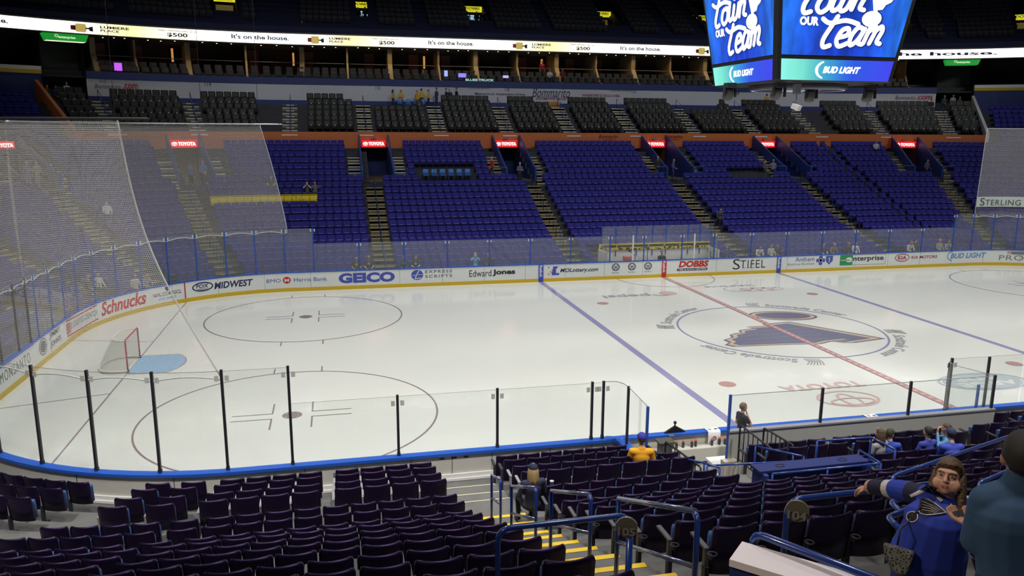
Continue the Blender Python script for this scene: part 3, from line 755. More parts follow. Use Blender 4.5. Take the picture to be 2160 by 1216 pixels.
def spans_between(breaks, lo, hi):
    bs = sorted(breaks, key=lambda q_: q_[0]-q_[1]); out = []; a = lo
    for c, hw in bs:
        if c-hw > a: out.append((a, min(c-hw, hi)))
        a = max(a, c+hw)
        if a >= hi: break
    if a < hi: out.append((a, hi))
    return out
MASSM = None
PLAT = [(-13.45, -9.35, 14, 16), (11.3, 14.6, 14, 15)]    # accessible platforms: no fixed seats
cover_s = (SEND*0+onpath(459, 435, TD[11])[0], onpath(691, 430, TD[11])[0])
covers = []
for i in range(21+8):
    ext = i > 20
    d = TD[i] if not ext else ED[i-21]; z = TZ[i] if not ext else EZ[i-21]
    br = []
    for a in AISL: br.append((a, .62*k_at(a, d)))
    if i >= 15 and not ext: br += [(p_, 2.05*k_at(p_, d)) for p_ in PORT]
    for (a, b, r0, r1) in PLAT:
        if r0 <= i <= r1: br.append(((a+b)/2, (b-a)/2))
    if i < 3: br.append((-.05, 3.9))
    if ext: br.append((0, -CORN+.25))
    for (a, b) in spans_between(br, -SEND, 36):
        if 1:
            for s in march(a, b, d, .515):
                x, y = path(s, d)
                if not seen((x, y, z+.6)): continue
                if i == 11 and cover_s[0]-.1 < s < cover_s[1]+.1: covers.append((s, d, z)); 
                mass.add(TPL, Matrix.Translation((x, y, z)) @ Matrix.Rotation(pang(s), 4, 'Z'))
# yellow covers over one row
covers.sort(); covers = covers[:14] if len(covers) > 14 else covers
cv = MB(); shell(cv, HW+.03, .30, .90, -.26, .012, .01, .05, 0, 4, .03); cv.box((0, -.12, .905), (2*HW+.04, .30, .012), 0)
M['cover'] = mat('yellow_cover_cloth', (.80, .62, .03), .7, bump=.2, nscale=12)
cvm = None
for j, (s, d, z) in enumerate(covers):
    x, y = path(s, d)
    if cvm is None: o = cv.obj('seat_cover', M['cover']); cvm = o
    else: o = cvm.copy(); C.objects.link(o)
    o.location = (x, y, z); o.rotation_euler = (0, 0, pang(s))
    tag(o, 'yellow cover over a seat in the far stand, %s in its row from the left' % ordn(j+1), 'seat cover', 'yellow covers over one row of seats')

# ------------------------------------------------------------------ near seats
def in_keepout(x, y): return (y < -25.0 and x > -16.3)
near_seats = []     # (s, d, z, pitch, rowindex, block, index from the stairs)
NA = (-17.44, -16.05)     # yellow-edged stairs
def run(s0, pitch, n, d, dirn, group4=False, gap=.25, arc=True):
    """n seats from s0 going in direction dirn (edge to edge)"""
    out = []; s = s0
    for j in range(n):
        if group4 and j and j % 4 == 0: s += dirn*gap
        k = RC/(RC+d) if s*1.0 < -HX else 1.0
        out.append(s+dirn*pitch*k/2); s += dirn*pitch*k
    return out
for i in range(19):
    d, z = ND[i], NT[i]
    if i < 4:
        L = run(-17.49, .555, 8, d, -1, True, .25); L += run(L[-1]-.28-.2, .555, 1, d, -1); L += run(L[-1]-.28-.16*RC/(RC+d), .555, 1, d, -1)
        near_seats += [(s, d, z, .555, i, 'L', j+1) for j, s in enumerate(L)]
        R = run(-16.0, .55, 6 if i < 2 else 7, d, 1)
        near_seats += [(s, d, z, .555, i, 'R', j+1) for j, s in enumerate(R)]
        if i >= 2:
            B = run(-10.45, .50, 4, d, 1)+run(-8.28, .50, 6, d, 1)+run(-4.4, .52, 30, d, 1)
            near_seats += [(s, d, z, .5, i, 'B', j+1) for j, s in enumerate(B)]
        else:
            B = run(-2.0, .52, 25, d, 1); near_seats += [(s, d, z, .5, i, 'B', j+1) for j, s in enumerate(B)]
        if i < 3:
            X = run(-24.62, .555, 12, d, -1); near_seats += [(s, d, z, .555, i, 'C', j+1) for j, s in enumerate(X)]
    else:
        L = []; s = -17.47+(.0)
        p_ = {4: .487, 5: .478, 6: .49, 7: .466, 8: .464, 9: .463, 10: .466, 11: .484, 12: .482, 13: .487}.get(i, .49)
        while True:
            k = RC/(RC+d) if s < -HX else 1.0
            if s-p_*k < -23.72: break
            L.append(s-p_*k/2); s -= p_*k
        near_seats += [(q_, d, z, p_, i, 'L', j+1) for j, q_ in enumerate(L)]
        if i < 14: n = {4: 7, 5: 7}.get(i, 20)
        else: n = 0
        if i < 6: R = run(-16.0, .53, n, d, 1); B = run(-9.3, .53, 7, d, 1)+run(-4.5, .53, 22, d, 1); near_seats += [(q_, d, z, .53, i, 'B', j+1) for j, q_ in enumerate(B)]
        elif i < 15:
            R = run(-16.0, .53, 19, d, 1); B = run(-4.5, .53, 18, d, 1); near_seats += [(q_, d, z, .53, i, 'B', j+1) for j, q_ in enumerate(B)]
        else: R = []
        near_seats += [(q_, d, z, .53, i, 'R', j+1) for j, q_ in enumerate(R)]
        if i < 9:
            X = []; s = -24.75
            for j in range(12): X.append(s); s -= .5*RC/(RC+d)
            near_seats += [(q_, d, z, .5, i, 'C', j+1) for j, q_ in enumerate(X)]
vis = []
PEOPLE_SEATS = set()
for it in near_seats:
    s, d, z = it[:3]; x, y = path(s, d, -1)
    u, v, D = project((x, y, z+.86))
    if D < .8 or u < -60 or u > 2220 or v > 1290: continue
    if in_keepout(x, y): continue
    vis.append((D, it))
vis.sort(key=lambda t: t[0])
protoA = seat_proto(True); protoB = seat_proto(False); first = {True: True, False: True}
grp_name = {'L': 'left block of near seats', 'R': 'right block of near seats', 'B': 'seats behind the players bench', 'C': 'far left corner seats'}
ndone = 0
for D, (s, d, z, p_, i, blk, j) in vis:
    x, y = path(s, d, -1); a = pang(s, -1)
    if ndone < 300:
        pr_ = protoB if i < 4 else protoA
        if first[i < 4]: root = pr_; first[i < 4] = False
        else:
            root = pr_.copy(); C.objects.link(root)
            for ch in pr_.children:
                c = ch.copy(); C.objects.link(c); c.parent = root
        root.location = (x, y, z); root.rotation_euler = (0, 0, a)
        sc_ = p_/.50; root.scale = (sc_ if p_ > .5 else .975, 1, 1)
        where = {'L': '%s left of the yellow-edged stairs', 'R': '%s right of the yellow-edged stairs', 'B': '%s from left behind bench', 'C': '%s left of the corner aisle'}[blk] % ordn(j)
        tag(root, 'dark purple seat, %s row up from the ice, %s' % (ordn(i+1), where), 'seat', 'dark purple seats on the near side'); ndone += 1
    else:
        mass.add(TPLN, Matrix.Translation((x, y, z)) @ Matrix.Rotation(a, 4, 'Z') @ Matrix.Diagonal((p_/.5, 1, 1, 1)), 3)

for pr_, k_ in ((protoA, False), (protoB, True)):
    if first[k_]:
        for ch in list(pr_.children): bpy.data.objects.remove(ch)
        bpy.data.objects.remove(pr_)
# ================================================================== AISLES, PORTALS, WALLS OF THE FAR STAND
def aisle(sc, width, rd, rz, side, r0, r1, nose, tread, name, label, grp, nhalf=True, nw=.032, half=True, z0=0., xoff=0., nh=.018):
    """a flight of steps on the frame at sc: two steps per row where rows are steep"""
    fr_ = frame(sc, side); root = empty(name); tag(root, label, 'stairs', grp)
    q = MB(); qn = MB()
    def P(x, d, z): return fr_ @ Vector((x+xoff, d, z))
    W = width/2
    for i in range(r0, r1):
        zp = rz[i-1] if i else z0; z = rz[i]; e0 = rd[i]-.62; e1 = (rd[i+1] if i+1 < len(rd) else rd[i]+.84)-.62
        steps = [(e0, z)]
        if z-zp > .3 and half: steps = [(e0-.28, (z+zp)/2), (e0, z)]
        for k, (e, zz) in enumerate(steps):
            en = steps[k+1][0] if k+1 < len(steps) else e1
            zb = zp if k == 0 else steps[k-1][1]
            q.add([P(-W, e, zz+.004), P(W, e, zz+.004), P(W, en, zz+.004), P(-W, en, zz+.004), P(-W, e, zb), P(W, e, zb)], [(0, 1, 2, 3), (0, 4, 5, 1)], 0)
            if k == 0 and len(steps) == 2: q.add([P(-W, e, zz), P(-W, en, zz), P(-W, en, zb), P(-W, e, zb), P(W, e, zz), P(W, en, zz), P(W, en, zb), P(W, e, zb)], [(0, 3, 2, 1), (4, 5, 6, 7)], 0)
            if nhalf or k == len(steps)-1: qn.add([P(-W, e-.004, zz+.009), P(W, e-.004, zz+.009), P(W, e+nw, zz+.009), P(-W, e+nw, zz+.009), P(-W, e-.004, zz-nh), P(W, e-.004, zz-nh)], [(0, 1, 2, 3), (0, 4, 5, 1)], 0)
    q.obj('steps', tread, root); qn.obj('nosing', nose, root, )['label'] = 'pale step edges' if side == 1 else 'yellow step edges'
    return root, fr_
def aisle_name(s, lst):
    L = [a for a in lst if a < 0]; R = [a for a in lst if a >= 0]
    if s < 0: return '%s flight left of centre ice' % ordn(len(L)-L.index(s))
    return '%s flight right of centre ice' % ordn(R.index(s)+1)
for a in AISL:
    if not (seen((*path(a, 6), 2), 200) or seen((*path(a, 14), 5), 200)): continue
    k_ = 15 if any(abs(a-p_) < 1.2 for p_ in PORT) else 21
    root, fr_ = aisle(a, 1.16, TD, TZ, 1, 0, k_, M['nosing'], M['stair_far'], 'aisle_stairs', 'tan concrete stairs up the far stand, '+aisle_name(a, AISL), 'stairs up the far stand')
    q = MB()
    for i in range(1, k_-1, 2):
        z = TZ[i]; z2 = TZ[i+1]
        p1 = fr_ @ Vector((0, TD[i]-.5, z)); p2 = fr_ @ Vector((0, TD[i+1]-.3, z2))
        up = Vector((0, 0, .85)); q.tube([p1, p1+up, p2+up, p2], .022, 6)
    o = q.obj('aisle_handrail', M['blue_rail']); tag(o, 'blue handrails down the middle of the far stairs, '+aisle_name(a, AISL), 'handrail', 'handrails on the far stairs')
M['toyred'] = mat('sign_red_lit', (.5, .01, .015), .5, emit=(.75, .012, .02), estr=.9)
M['signwhite'] = mat('sign_white_lit', (.8, .8, .8), .5, emit=(1, .93, .88), estr=1.3)
M['tanin'] = mat('portal_inner_tan', (.22, .15, .04), .8)
M['portal_shade'] = mat('portal_dark', (.012, .022, .10), .9)  # dark navy paints the darkness of the doorway opening
M['portalblue'] = mat('portal_wall_blue', (.015, .05, .30), .5)
for n_, pc in enumerate(PORT):
    fr_ = frame(pc, 1); root = empty('portal'); 
    L = [p_ for p_ in PORT if p_ < 0]; R = [p_ for p_ in PORT if p_ > 0]
    nm = ('%s doorway left of centre ice' % ordn(len(L)-L.index(pc))) if pc < 0 else '%s doorway right of centre ice' % ordn(R.index(pc)+1)
    tag(root, 'blue-walled doorway sunk in the far stand, '+nm, 'doorway', 'doorways in the far stand')
    F = lambda x, d, z: fr_ @ Vector((x, d, z))
    q = MB(); W = 1.05; d0, d1 = 13.25, 18.7; zf = 5.07
    q.add([F(-W, d0, zf+.006), F(W, d0, zf+.006), F(W, d1+2, zf+.006), F(-W, d1+2, zf+.006)], [(0, 1, 2, 3)]); q.obj('portal_floor', M['stair_far'], root)
    for sg in (-1, 1):
        q = MB(); x0, x1 = sg*W, sg*(W+.12)
        prof = [(d0, 5.0), (d0, 6.0), (d0+.6, 6.15), (d1, 8.35), (d1+.1, 8.35), (d1+.1, 5.0)]
        vs = [F(x0, a, b) for a, b in prof]+[F(x1, a, b) for a, b in prof]; n = len(prof)
        q.add(vs, [tuple(range(n)), tuple(reversed(range(n, 2*n)))]+[(i, i+n, (i+1) % n+n, (i+1) % n) for i in range(n)])
        q.obj('side_wall', M['portalblue'], root, fixn=True)
    q = MB(); q.add([F(-W, d1+1.8, zf), F(W, d1+1.8, zf), F(W, d1+1.8, 8), F(-W, d1+1.8, 8), F(-W, d1, zf), F(-W, d1, 7.4), F(W, d1, zf), F(W, d1, 7.4), F(-W, d1+1.8, 7.4), F(W, d1+1.8, 7.4)], [(0, 1, 2, 3), (0, 4, 5, 8), (1, 9, 7, 6), (5, 7, 9, 8)])
    q.obj('inner_wall', M['tanin'] if n_ in (1, 4, 6) else M['portal_shade'], root)
    # lit sign above the mouth
    sg_ = empty('lit_sign'); tag(sg_, 'red lit sign with white emblem and lettering over the '+nm, 'sign', 'red lit signs over the doorways')
    q = MB(); a, b = F(-.88, d1-.12, 7.4), F(.88, d1-.12, 7.93); mid = (a+b)/2
    q.box(mid+ (fr_.to_3x3() @ Vector((0, .06, 0))), (1.78, .14, .54), 0, rz=pang(pc)); sbx = q.obj('sign_box', M['toyred'], sg_)
    q = MB(); f2 = lambda x, z: F(x, d1-.145, z)
    put_text(q, 'TOYOTA', -.38, .82, 7.53, 7.80, f2, 0, .06); put_ring(q, -.62, 7.66, .20, .14, .035, f2, n=24); put_ring(q, -.62, 7.70, .14, .06, .03, f2, n=20); put_ring(q, -.62, 7.67, .06, .12, .03, f2, n=20)
    q.obj('sign_lettering', M['signwhite'], sbx)
    q = MB(); c_ = F(0, d1+.0, 8.12); q.box(c_, (.42, .1, .16), 0, rz=pang(pc)); q.obj('number_plate', M['greyp'], root)
    # side steps; white edges paint in the brighter light at two doorways
    for sg in (-1, 1):
        r_, _ = aisle(pc, .88, TD, TZ, 1, 15, 20, M['white'] if n_ in (1, 2) else M['nosing'], M['stair_far'], 'aisle_stairs', 'short pale-edged steps %s of the %s' % ('left' if sg < 0 else 'right', nm), 'steps beside the doorways', xoff=sg*1.62, nw=.08, nh=.04)
    q = MB()
    for sg in (-1, 1):
        a = F(sg*1.15, 13.2, 5.05); b = F(sg*2.1, 13.2, 5.05); up = Vector((0, 0, 1.0)); q.tube([a, a+up, b+up, b], .025, 6); q.tube([a+up*.55, b+up*.55], .02, 6)
    q.obj('guard_rail', M['cap'], root)
# portal mouths light-blue platforms: six blue chairs
ch = MB(); ch.box((0, 0, .45), (.40, .40, .05), 0); shell(ch, .20, .50, .86, .16, .03, .04, .05, 0, 5, .1)
for x in (-.17, .17):
    for y in (-.17, .17): ch.tube([(x, y, 0), (x, y, .44)], .012, 5, 1)
chair = None
for j in range(6):
    x, y = path(-12.9+.62*j, TD[15]-.25)
    if chair is None: chair = o = ch.obj('plastic_chair', [mat('chair_light_blue', (.06, .22, .60), .4), M['dark']])
    else: o = chair.copy(); C.objects.link(o)
    o.location = (x, y, TZ[14]+.37); o.rotation_euler = (0, 0, 0); tag(o, 'light blue plastic chair on the far platform, %s from the left' % ordn(j+1), 'chair', 'light blue chairs on the far platform')
for j, (a, b, r0, r1) in enumerate(PLAT):
    fr_ = frame((a+b)/2); w_ = (b-a)/2; q = MB(); z = TZ[15] if j == 0 else TZ[14]; dd = TD[r0]-.55
    for zz in (.45, .95): q.tube([(a, HY+dd, z+zz), (b, HY+dd, z+zz)], .02, 6)
    for k in range(5): q.tube([(a+(b-a)*k/4, HY+dd, z-.3), (a+(b-a)*k/4, HY+dd, z+.95)], .02, 6)
    o = q.obj('guard_rail', M['blue_rail']); tag(o, 'thin blue guard rail before the %s platform of the far stand' % ('left' if j == 0 else 'right'), 'railing')
    q = MB(); q.add([(a, HY+dd, z+.005), (b, HY+dd, z+.005), (b, HY+TD[r1]+.2, z+.005), (a, HY+TD[r1]+.2, z+.005)], [(0, 1, 2, 3)]); q.obj('floor_platform', M['concrete_d'])['kind'] = 'structure'

# ------------------------------------------------------------------ club level
CD = [20.25+.84*i for i in range(6)]; CZ = [8.45, 8.86, 9.30, 9.74, 10.20, 10.67]
terrace(CD, CZ, [(CORN, -CORN)], 1, 'floor_club_terrace', M['concrete_d'], 'stepped floor of the club seats', None, 7.9, 27)
q = MB(); ribbon(q, CORN, -CORN, 19.05, 19.2, 7.3, 8.55, 1, 0, step=4); o = q.obj('wall_orange', M['orange']); tag(o, 'orange wall between the lower stand and the club seats', 'wall', None, 'structure')
cl_u = [(225, 255), (410, 255), (612, 255), (768, 255), (920, 255), (1058, 255), (1188, 255), (1315, 255), (1443, 255), (1568, 255), (1695, 255), (1843, 255), (1993, 255)]
CA = [onpath(u, v, 22.3)[0] for u, v in cl_u]
for n_, a in enumerate(CA):
    root, fr_ = aisle(a, 1.15, CD, CZ, 1, 0, 6, M['nosing'], M['concrete'], 'aisle_stairs', 'grey carpeted stairs in the club level, %s flight from the left' % ordn(n_+1), 'stairs in the club level', z0=7.9, nw=.12, nh=.06)
    q = MB()
    for i in (0, 2, 4):
        p1 = fr_ @ Vector((.05, CD[i]-.4, CZ[i])); p2 = fr_ @ Vector((.05, CD[min(i+1, 5)]-.2, CZ[min(i+1, 5)])); up = Vector((0, 0, .85)); q.tube([p1, p1+up, p2+up, p2], .025, 6)
        q.tube([p1+up*.5, p2+up*.5], .02, 6)
    o = q.obj('aisle_handrail', M['blue_rail']); tag(o, 'blue handrail in the club stairs, %s flight from the left' % ordn(n_+1), 'handrail', 'handrails in the club level')
    q = MB(); c_ = fr_ @ Vector((0, 19.12, 8.30)); 
    q.box(c_, (1.16, .26, .08), 0, rz=pang(a)); o = q.obj('ledge_coping', M['white']); tag(o, 'white cap on the orange wall below club stairs, %s from the left' % ordn(n_+1), 'cap', 'white caps on the orange wall')
# orange wall lettering
def wfn(d, side=1): return lambda s, z: (*path(s, d, side), z)
q = MB(); f = wfn(19.0)
for s0 in (2.1, 7.9): put_text(q, 'Bommarito', s0, s0+1.7, 8.15, 8.42, f, 0, .01, .3); put_text(q, 'AUTOMOTIVE', s0+.3, s0+1.4, 7.98, 8.08, f)
o = q.obj('wall_lettering', mat('dark_red_brown_print', (.14, .012, .01), .5)); tag(o, 'dark red lettering on the orange wall', 'lettering')
# club seats: 300 as things, the rest as one
cs = MB(); shell(cs, .27, .36, .98, -.04, .10, .02, .08, 0, 4, .10); cs.box((0, -.20, .46), (.48, .20, .20), 0, rx=.3); cs.box((.29, -.16, .55), (.05, .34, .06), 0); cs.box((.29, -.08, .27), (.05, .1, .54), 0)
cs2 = MB(); cs2.v = list(cs.v); cs2.f = list(cs.f); cs2.m = list(cs.m); cs2.sm = list(cs.sm); cs2.box((.0, -.335, .60), (.09, .03, .06), 1); 
cmesh = [cs.mesh('club_seat', [M['club'], M['tag']]), cs2.mesh('club_seat', [M['club'], M['tag']])]
allc = []
for i in range(6):
    d, z = CD[i], CZ[i]
    br = [(a, .66*k_at(a, d)) for a in CA]
    if i == 5: br += [((CA[3]+CA[4])/2-1.2, 3.2)]
    if i == 4: br += [((CA[3]+CA[4])/2-.9, 2.0)]
    if i == 5: br += [(CA[6]-.55, 1.3), (13.2, 2.2)]
    if i == 4: br += [(13.2, 1.6)]
    bi = 0
    for (a, b) in spans_between(br, CORN+.1, -CORN-.1):
        bi += 1; pj = 0
        if 1:
            for s in march(a, b, d, .595):
                x, y = path(s, d)
                if seen((x, y, z+.6), 10): blkn = sum(1 for c_ in CA if c_ < s); allc.append((np.hypot(x-CAM[0], y-CAM[1]), s, x, y, z, i, blkn, (j+i) % 2))
allc.sort()
ids = {}
for t in sorted(allc, key=lambda t: (t[5], t[1])):
    key = (t[5], t[6]); ids.setdefault(key, []).append(t[1])
cmass = Mass(); cs.arr = np.array(cs.v); cs2.arr = np.array(cs2.v)
for n_, (D, s, x, y, z, i, b_, tg) in enumerate(allc):
    j = ids[(i, b_)].index(s)+1
    if n_ < 300:
        o = bpy.data.objects.new('club_seat', cmesh[tg]); C.objects.link(o); o.location = (x, y, z); o.rotation_euler = (0, 0, pang(s))
        tag(o, 'black padded seat, club row %s, %s right of the %s club stairs' % (('one', 'two', 'three', 'four', 'five', 'six')[i], ordn(j), ordn(b_) if b_ else 'left corner, before any'), 'seat', 'black club seats above the orange wall')
    else: cmass.add(cs2 if tg else cs, Matrix.Translation((x, y, z)) @ Matrix.Rotation(pang(s), 4, 'Z'))
if cmass.n:
    o = cmass.obj('club_seat', [M['club'], M['tag']]); tag(o, 'rows of further black padded club seats at both ends', 'seat', None, 'stuff')
for j, s_ in enumerate((-13.7, -13.0, -12.3, -11.75)):
    o = chair.copy(); C.objects.link(o); x, y = path(s_, 25.1); o.location = (x, y, 10.45); o.rotation_euler = (0, 0, pang(s_)); tag(o, 'light blue plastic chair behind the club seats, %s from the left' % ordn(j+1), 'chair', 'light blue chairs on the club platform')
q = MB()
for zz in (10.55, 10.75, 10.95, 11.15): q.tube([(-14.3, HY+24.6, zz), (-11.3, HY+24.6, zz)], .018, 6)
for k in range(5): q.tube([(-14.3+.75*k, HY+24.6, 10.3), (-14.3+.75*k, HY+24.6, 11.15)], .02, 6)
tag(q.obj('guard_rail', M['blue_rail']), 'blue railing before the chairs on the club platform', 'railing')
q = MB(); s_, _ = onpath(1166, 222, 25); q.box((s_, HY+25.1, 10.75), (1.15, .5, .95), 0); q.box((s_, HY+24.84, 10.9), (1.05, .03, .06), 1); q.box((s_, HY+24.84, 10.6), (1.05, .03, .06), 1); tag(q.obj('cabinet', [mat('cabinet_amber_wood', (.42, .17, .03), .5), M['dark']]), 'amber wooden cabinet at the top of the club stairs below the script name', 'cabinet')
# pale wall behind the club level
W0, W1 = onpath(186, 190, 27)[0], onpath(1975, 200, 27)[0]
q = MB(); ribbon(q, W0, W1, 27.0, 27.2, 11.15, 12.45, 1, 0, step=3); tag(q.obj('wall_club_back', M['wallgrey']), 'pale grey wall with sponsor lettering behind the club seats', 'wall', None, 'structure')
q = MB(); ribbon(q, W0, W1, 26.9, 27.3, 12.45, 13.0, 1, 0, step=3, bottom=True); tag(q.obj('trim_suite_front', M['wallblue']), 'dark blue band above the pale wall', 'wall', None, 'structure')
q = MB(); ribbon(q, W0, W1, 26.95, 27.2, 10.2, 11.15, 1, 0, step=3); tag(q.obj('trim_club_base', M['wallblue']), 'blue base of the pale wall', 'wall', None, 'structure')
def wall_text(txt, u0, u1, v0, v1, m, b=0., sh=0., d=26.94, sp=1.):
    s0, z1 = onpath(u0, v0, d); s1, _ = onpath(u1, v0, d); z0 = onpath((u0+u1)/2, v1, d)[1]; z1 = onpath((u0+u1)/2, v0, d)[1]
    q = MB(); put_text(q, txt, s0, s1, z0, z1, wfn(d), 0, b, sh, sp); o = q.obj('wall_lettering', m); tag(o, txt, 'lettering'); return o
M['inkd'] = mat('wall_ink_navy', (.03, .03, .08), .6); M['inkr'] = mat('wall_ink_red', (.35, .03, .06), .6)
_wt = [('Bommarito', 1123, 1203, 185, 206, 'inkd', 0, .35, 'large navy script name on the middle of the pale wall'), ('AUTOMOTIVE GROUP', 1130, 1195, 206, 211, 'inkr', .01, 0, 'red line of capitals below the script name'),
       ("Missouri's #1 Automotive Group", 1002, 1108, 196, 202, 'inkd', .01, 0, 'navy line of words left of the script name'), ('WHERE PRICE SELLS CARS', 1228, 1307, 199, 204, 'inkr', .01, 0, 'red line of capitals right of the script name'),
       ('CLUB LEVEL SEATING', 989, 1032, 185, 188, 'inkd', 0, 0, 'small navy words above the left line'), ('CLUB LEVEL SEATING', 1288, 1330, 190, 193, 'inkd', 0, 0, 'small navy words at the right part of the pale wall'),
       ('Bommarito', 199, 256, 178, 187, 'inkd', -.005, .35, 'faint script name at the left end of the pale wall'), ('.com', 259, 292, 177, 188, 'inkr', .02, 0, 'red web ending at the left end of the pale wall'),
       ('Bommarito', 1890, 1932, 202, 210, 'inkd', -.005, .35, 'faint script name at the right end of the pale wall'), ('.com', 1935, 1967, 202, 210, 'inkr', .02, 0, 'red web ending at the right end of the pale wall'),
       ('113', 211, 224, 165, 175, 'inkd', 0, 0, 'section number above the left script name'), ('114', 433, 445, 172, 182, 'inkd', 0, 0, 'section number one hundred fourteen'), ('115', 792, 802, 179, 189, 'inkd', 0, 0, 'section number one hundred fifteen'),
       ('116', 1065, 1075, 183, 193, 'inkd', 0, 0, 'section number one hundred sixteen'), ('117', 1333, 1344, 187, 197, 'inkd', 0, 0, 'section number one hundred seventeen'), ('118', 1550, 1560, 191, 200, 'inkd', 0, 0, 'section number one hundred eighteen')]
for t, u0, u1, v0, v1, m, b, sh, lb in _wt:
    o = wall_text(t, u0, u1, v0, v1, M[m], b, sh); o['label'] = lb

# radial end walls of the club level
for sg, nm in ((CORN, 'left'), (-CORN, 'right')):
    fr_ = frame(sg); q = MB(); prof = [(19.0, 7.3), (19.0, 8.75), (26.8, 12.2), (26.8, 7.3)]; x0, x1 = -.12, .12
    vs = [fr_ @ Vector((x0, a, b)) for a, b in prof]+[fr_ @ Vector((x1, a, b)) for a, b in prof]; n = 4
    q.add(vs, [tuple(range(n)), tuple(reversed(range(n, 2*n)))]+[(i, i+n, (i+1) % n+n, (i+1) % n) for i in range(n)])
    tag(q.obj('wall_%s_slope' % nm, M['orange'] if nm == 'left' else M['wallgrey'], fixn=True), 'sloping side wall closing the %s end of the club level' % nm, 'wall', None, 'structure')
# corner walls with white and yellow band
for a, b, nm in ((-SEND, onpath(88, 150, 27.2)[0], 'left'), (onpath(2056, 188, 27.2)[0], 36, 'right')):
    q = MB(); ribbon(q, a, b, 27.2, 27.5, 9.5, 12.66, 1, 0, step=3); tag(q.obj('wall_corner_%s' % nm, M['wallblue']), 'deep blue wall above the %s corner seats' % nm, 'wall', None, 'structure')
    q = MB(); ribbon(q, a, b, 27.1, 27.5, 12.66, 12.93, 1, 0, step=3); tag(q.obj('trim_corner_yellow_%s' % nm, M['kick']), 'yellow band on top of the blue corner wall', 'wall', None, 'structure')
    q = MB(); ribbon(q, a, b, 27.1, 27.5, 12.93, 13.2, 1, 0, step=3); tag(q.obj('trim_corner_white_%s' % nm, M['white']), 'white band on top of the blue corner wall', 'wall', None, 'structure')
# dark entrances between corner wall and club wall
for a, b, nm in ((onpath(88, 150, 27.2)[0], W0, 'left'), (W1, onpath(2056, 188, 27.2)[0], 'right')):
    q = MB(); ribbon(q, a, b, 29.5, 29.7, 9.5, 15.6, 1, 0, step=3)
    for e in (a, b):
        fr_ = frame(e); vs = [fr_ @ Vector((0, dd, zz)) for dd, zz in ((27.0, 9.5), (29.6, 9.5), (29.6, 15.6), (27.0, 15.6))]; q.add(vs, [(0, 1, 2, 3)])
    tag(q.obj('wall_entrance_%s' % nm, M['black']), 'black curtained opening at the %s end of the club wall' % nm, 'wall', None, 'structure')
    # lit green sign above
    m_ = (a+b)/2; fr_ = frame(m_); root = empty('green_sign'); tag(root, 'green lit box sign above the %s black opening' % nm, 'sign', 'green box signs')
    M['signgreen'] = mat('sign_green_lit', (.02, .3, .05), .5, emit=(.01, .30, .03), estr=.75); M['panelwhite'] = mat('sign_panel_lit', (.8, .8, .7), .5, emit=(.95, 1, .7), estr=.9)
    q = MB(); vs = []
    for x, y, z in ((-1.5, 0, 15.45), (1.5, 0, 15.45), (1.3, .0, 14.95), (-1.3, 0, 14.95)): vs.append(fr_ @ Vector((x, 25.3+y, z)))
    for x, y, z in ((-1.5, .9, 15.45), (1.5, .9, 15.45), (1.3, .9, 14.95), (-1.3, .9, 14.95)): vs.append(fr_ @ Vector((x, 25.3+y, z)))
    q.add(vs, [(3, 2, 1, 0), (4, 5, 6, 7), (0, 4, 7, 3), (1, 2, 6, 5), (0, 1, 5, 4)]); q.obj('sign_box', M['signgreen'], root)
    q = MB(); q.add([vs[3], vs[2], vs[6], vs[7]], [(0, 1, 2, 3)]); q.obj('light_panel', M['panelwhite'] if nm == 'left' else M['signgreen'], root)
    q = MB(); put_text(q, 'enterprise', -.5, .6, 15.08, 15.28, lambda x, z: fr_ @ Vector((x, 25.28, z)), 0, .02); put_ring(q, -.62, 15.28, .12, .1, .03, lambda x, z: fr_ @ Vector((x, 25.28, z))); q.obj('sign_lettering', M['panelwhite'], root)

# ------------------------------------------------------------------ suites
sw = [onpath(u, 110, 28)[0] for u in (205, 292, 400, 520, 635, 733, 825, 930, 1010, 1100, 1185, 1270, 1350, 1430, 1505, 1600, 1680, 1760, 1840, 1925)]
M['wood'] = mat('suite_wood', (.20, .055, .025), .5, noise=.3, nscale=2); M['beige'] = mat('suite_beige', (.42, .33, .18), .7); M['warm'] = mat('warm_lamp_glow', (.8, .5, .2), .5, emit=(1, .45, .12), estr=.5)
M['spotw'] = mat('down_light_glow', (1, .9, .7), .5, emit=(1, .8, .5), estr=5)
q = MB(); ribbon(q, -SEND, 38, 33.0, 33.2, 13.0, 16.2, 1, 0, step=3); tag(q.obj('wall_suite_back', mat('suite_back_dark', (.05, .03, .025), .8)), 'dark back wall of the suites', 'wall', None, 'structure')
q = MB(); ribbon(q, -SEND, 38, 25.3, 33.2, 15.75, 15.9, 1, 0, step=3, bottom=True); tag(q.obj('ceiling_suites', mat('suite_ceiling', (.14, .12, .09), .8)), 'low ceiling over the suites', 'ceiling', None, 'structure')
q = MB(); ribbon(q, -SEND, 38, 27.3, 33.1, 12.5, 12.62, 1, 0, step=3); ribbon(q, -SEND, 38, 28.5, 33.1, 12.6, 13.05, 1, 0, step=3); ribbon(q, -SEND, 38, 29.6, 33.1, 13.0, 13.4, 1, 0, step=3); tag(q.obj('floor_suites', M['black']), 'stepped dark floor of the suites', 'floor', None, 'structure')
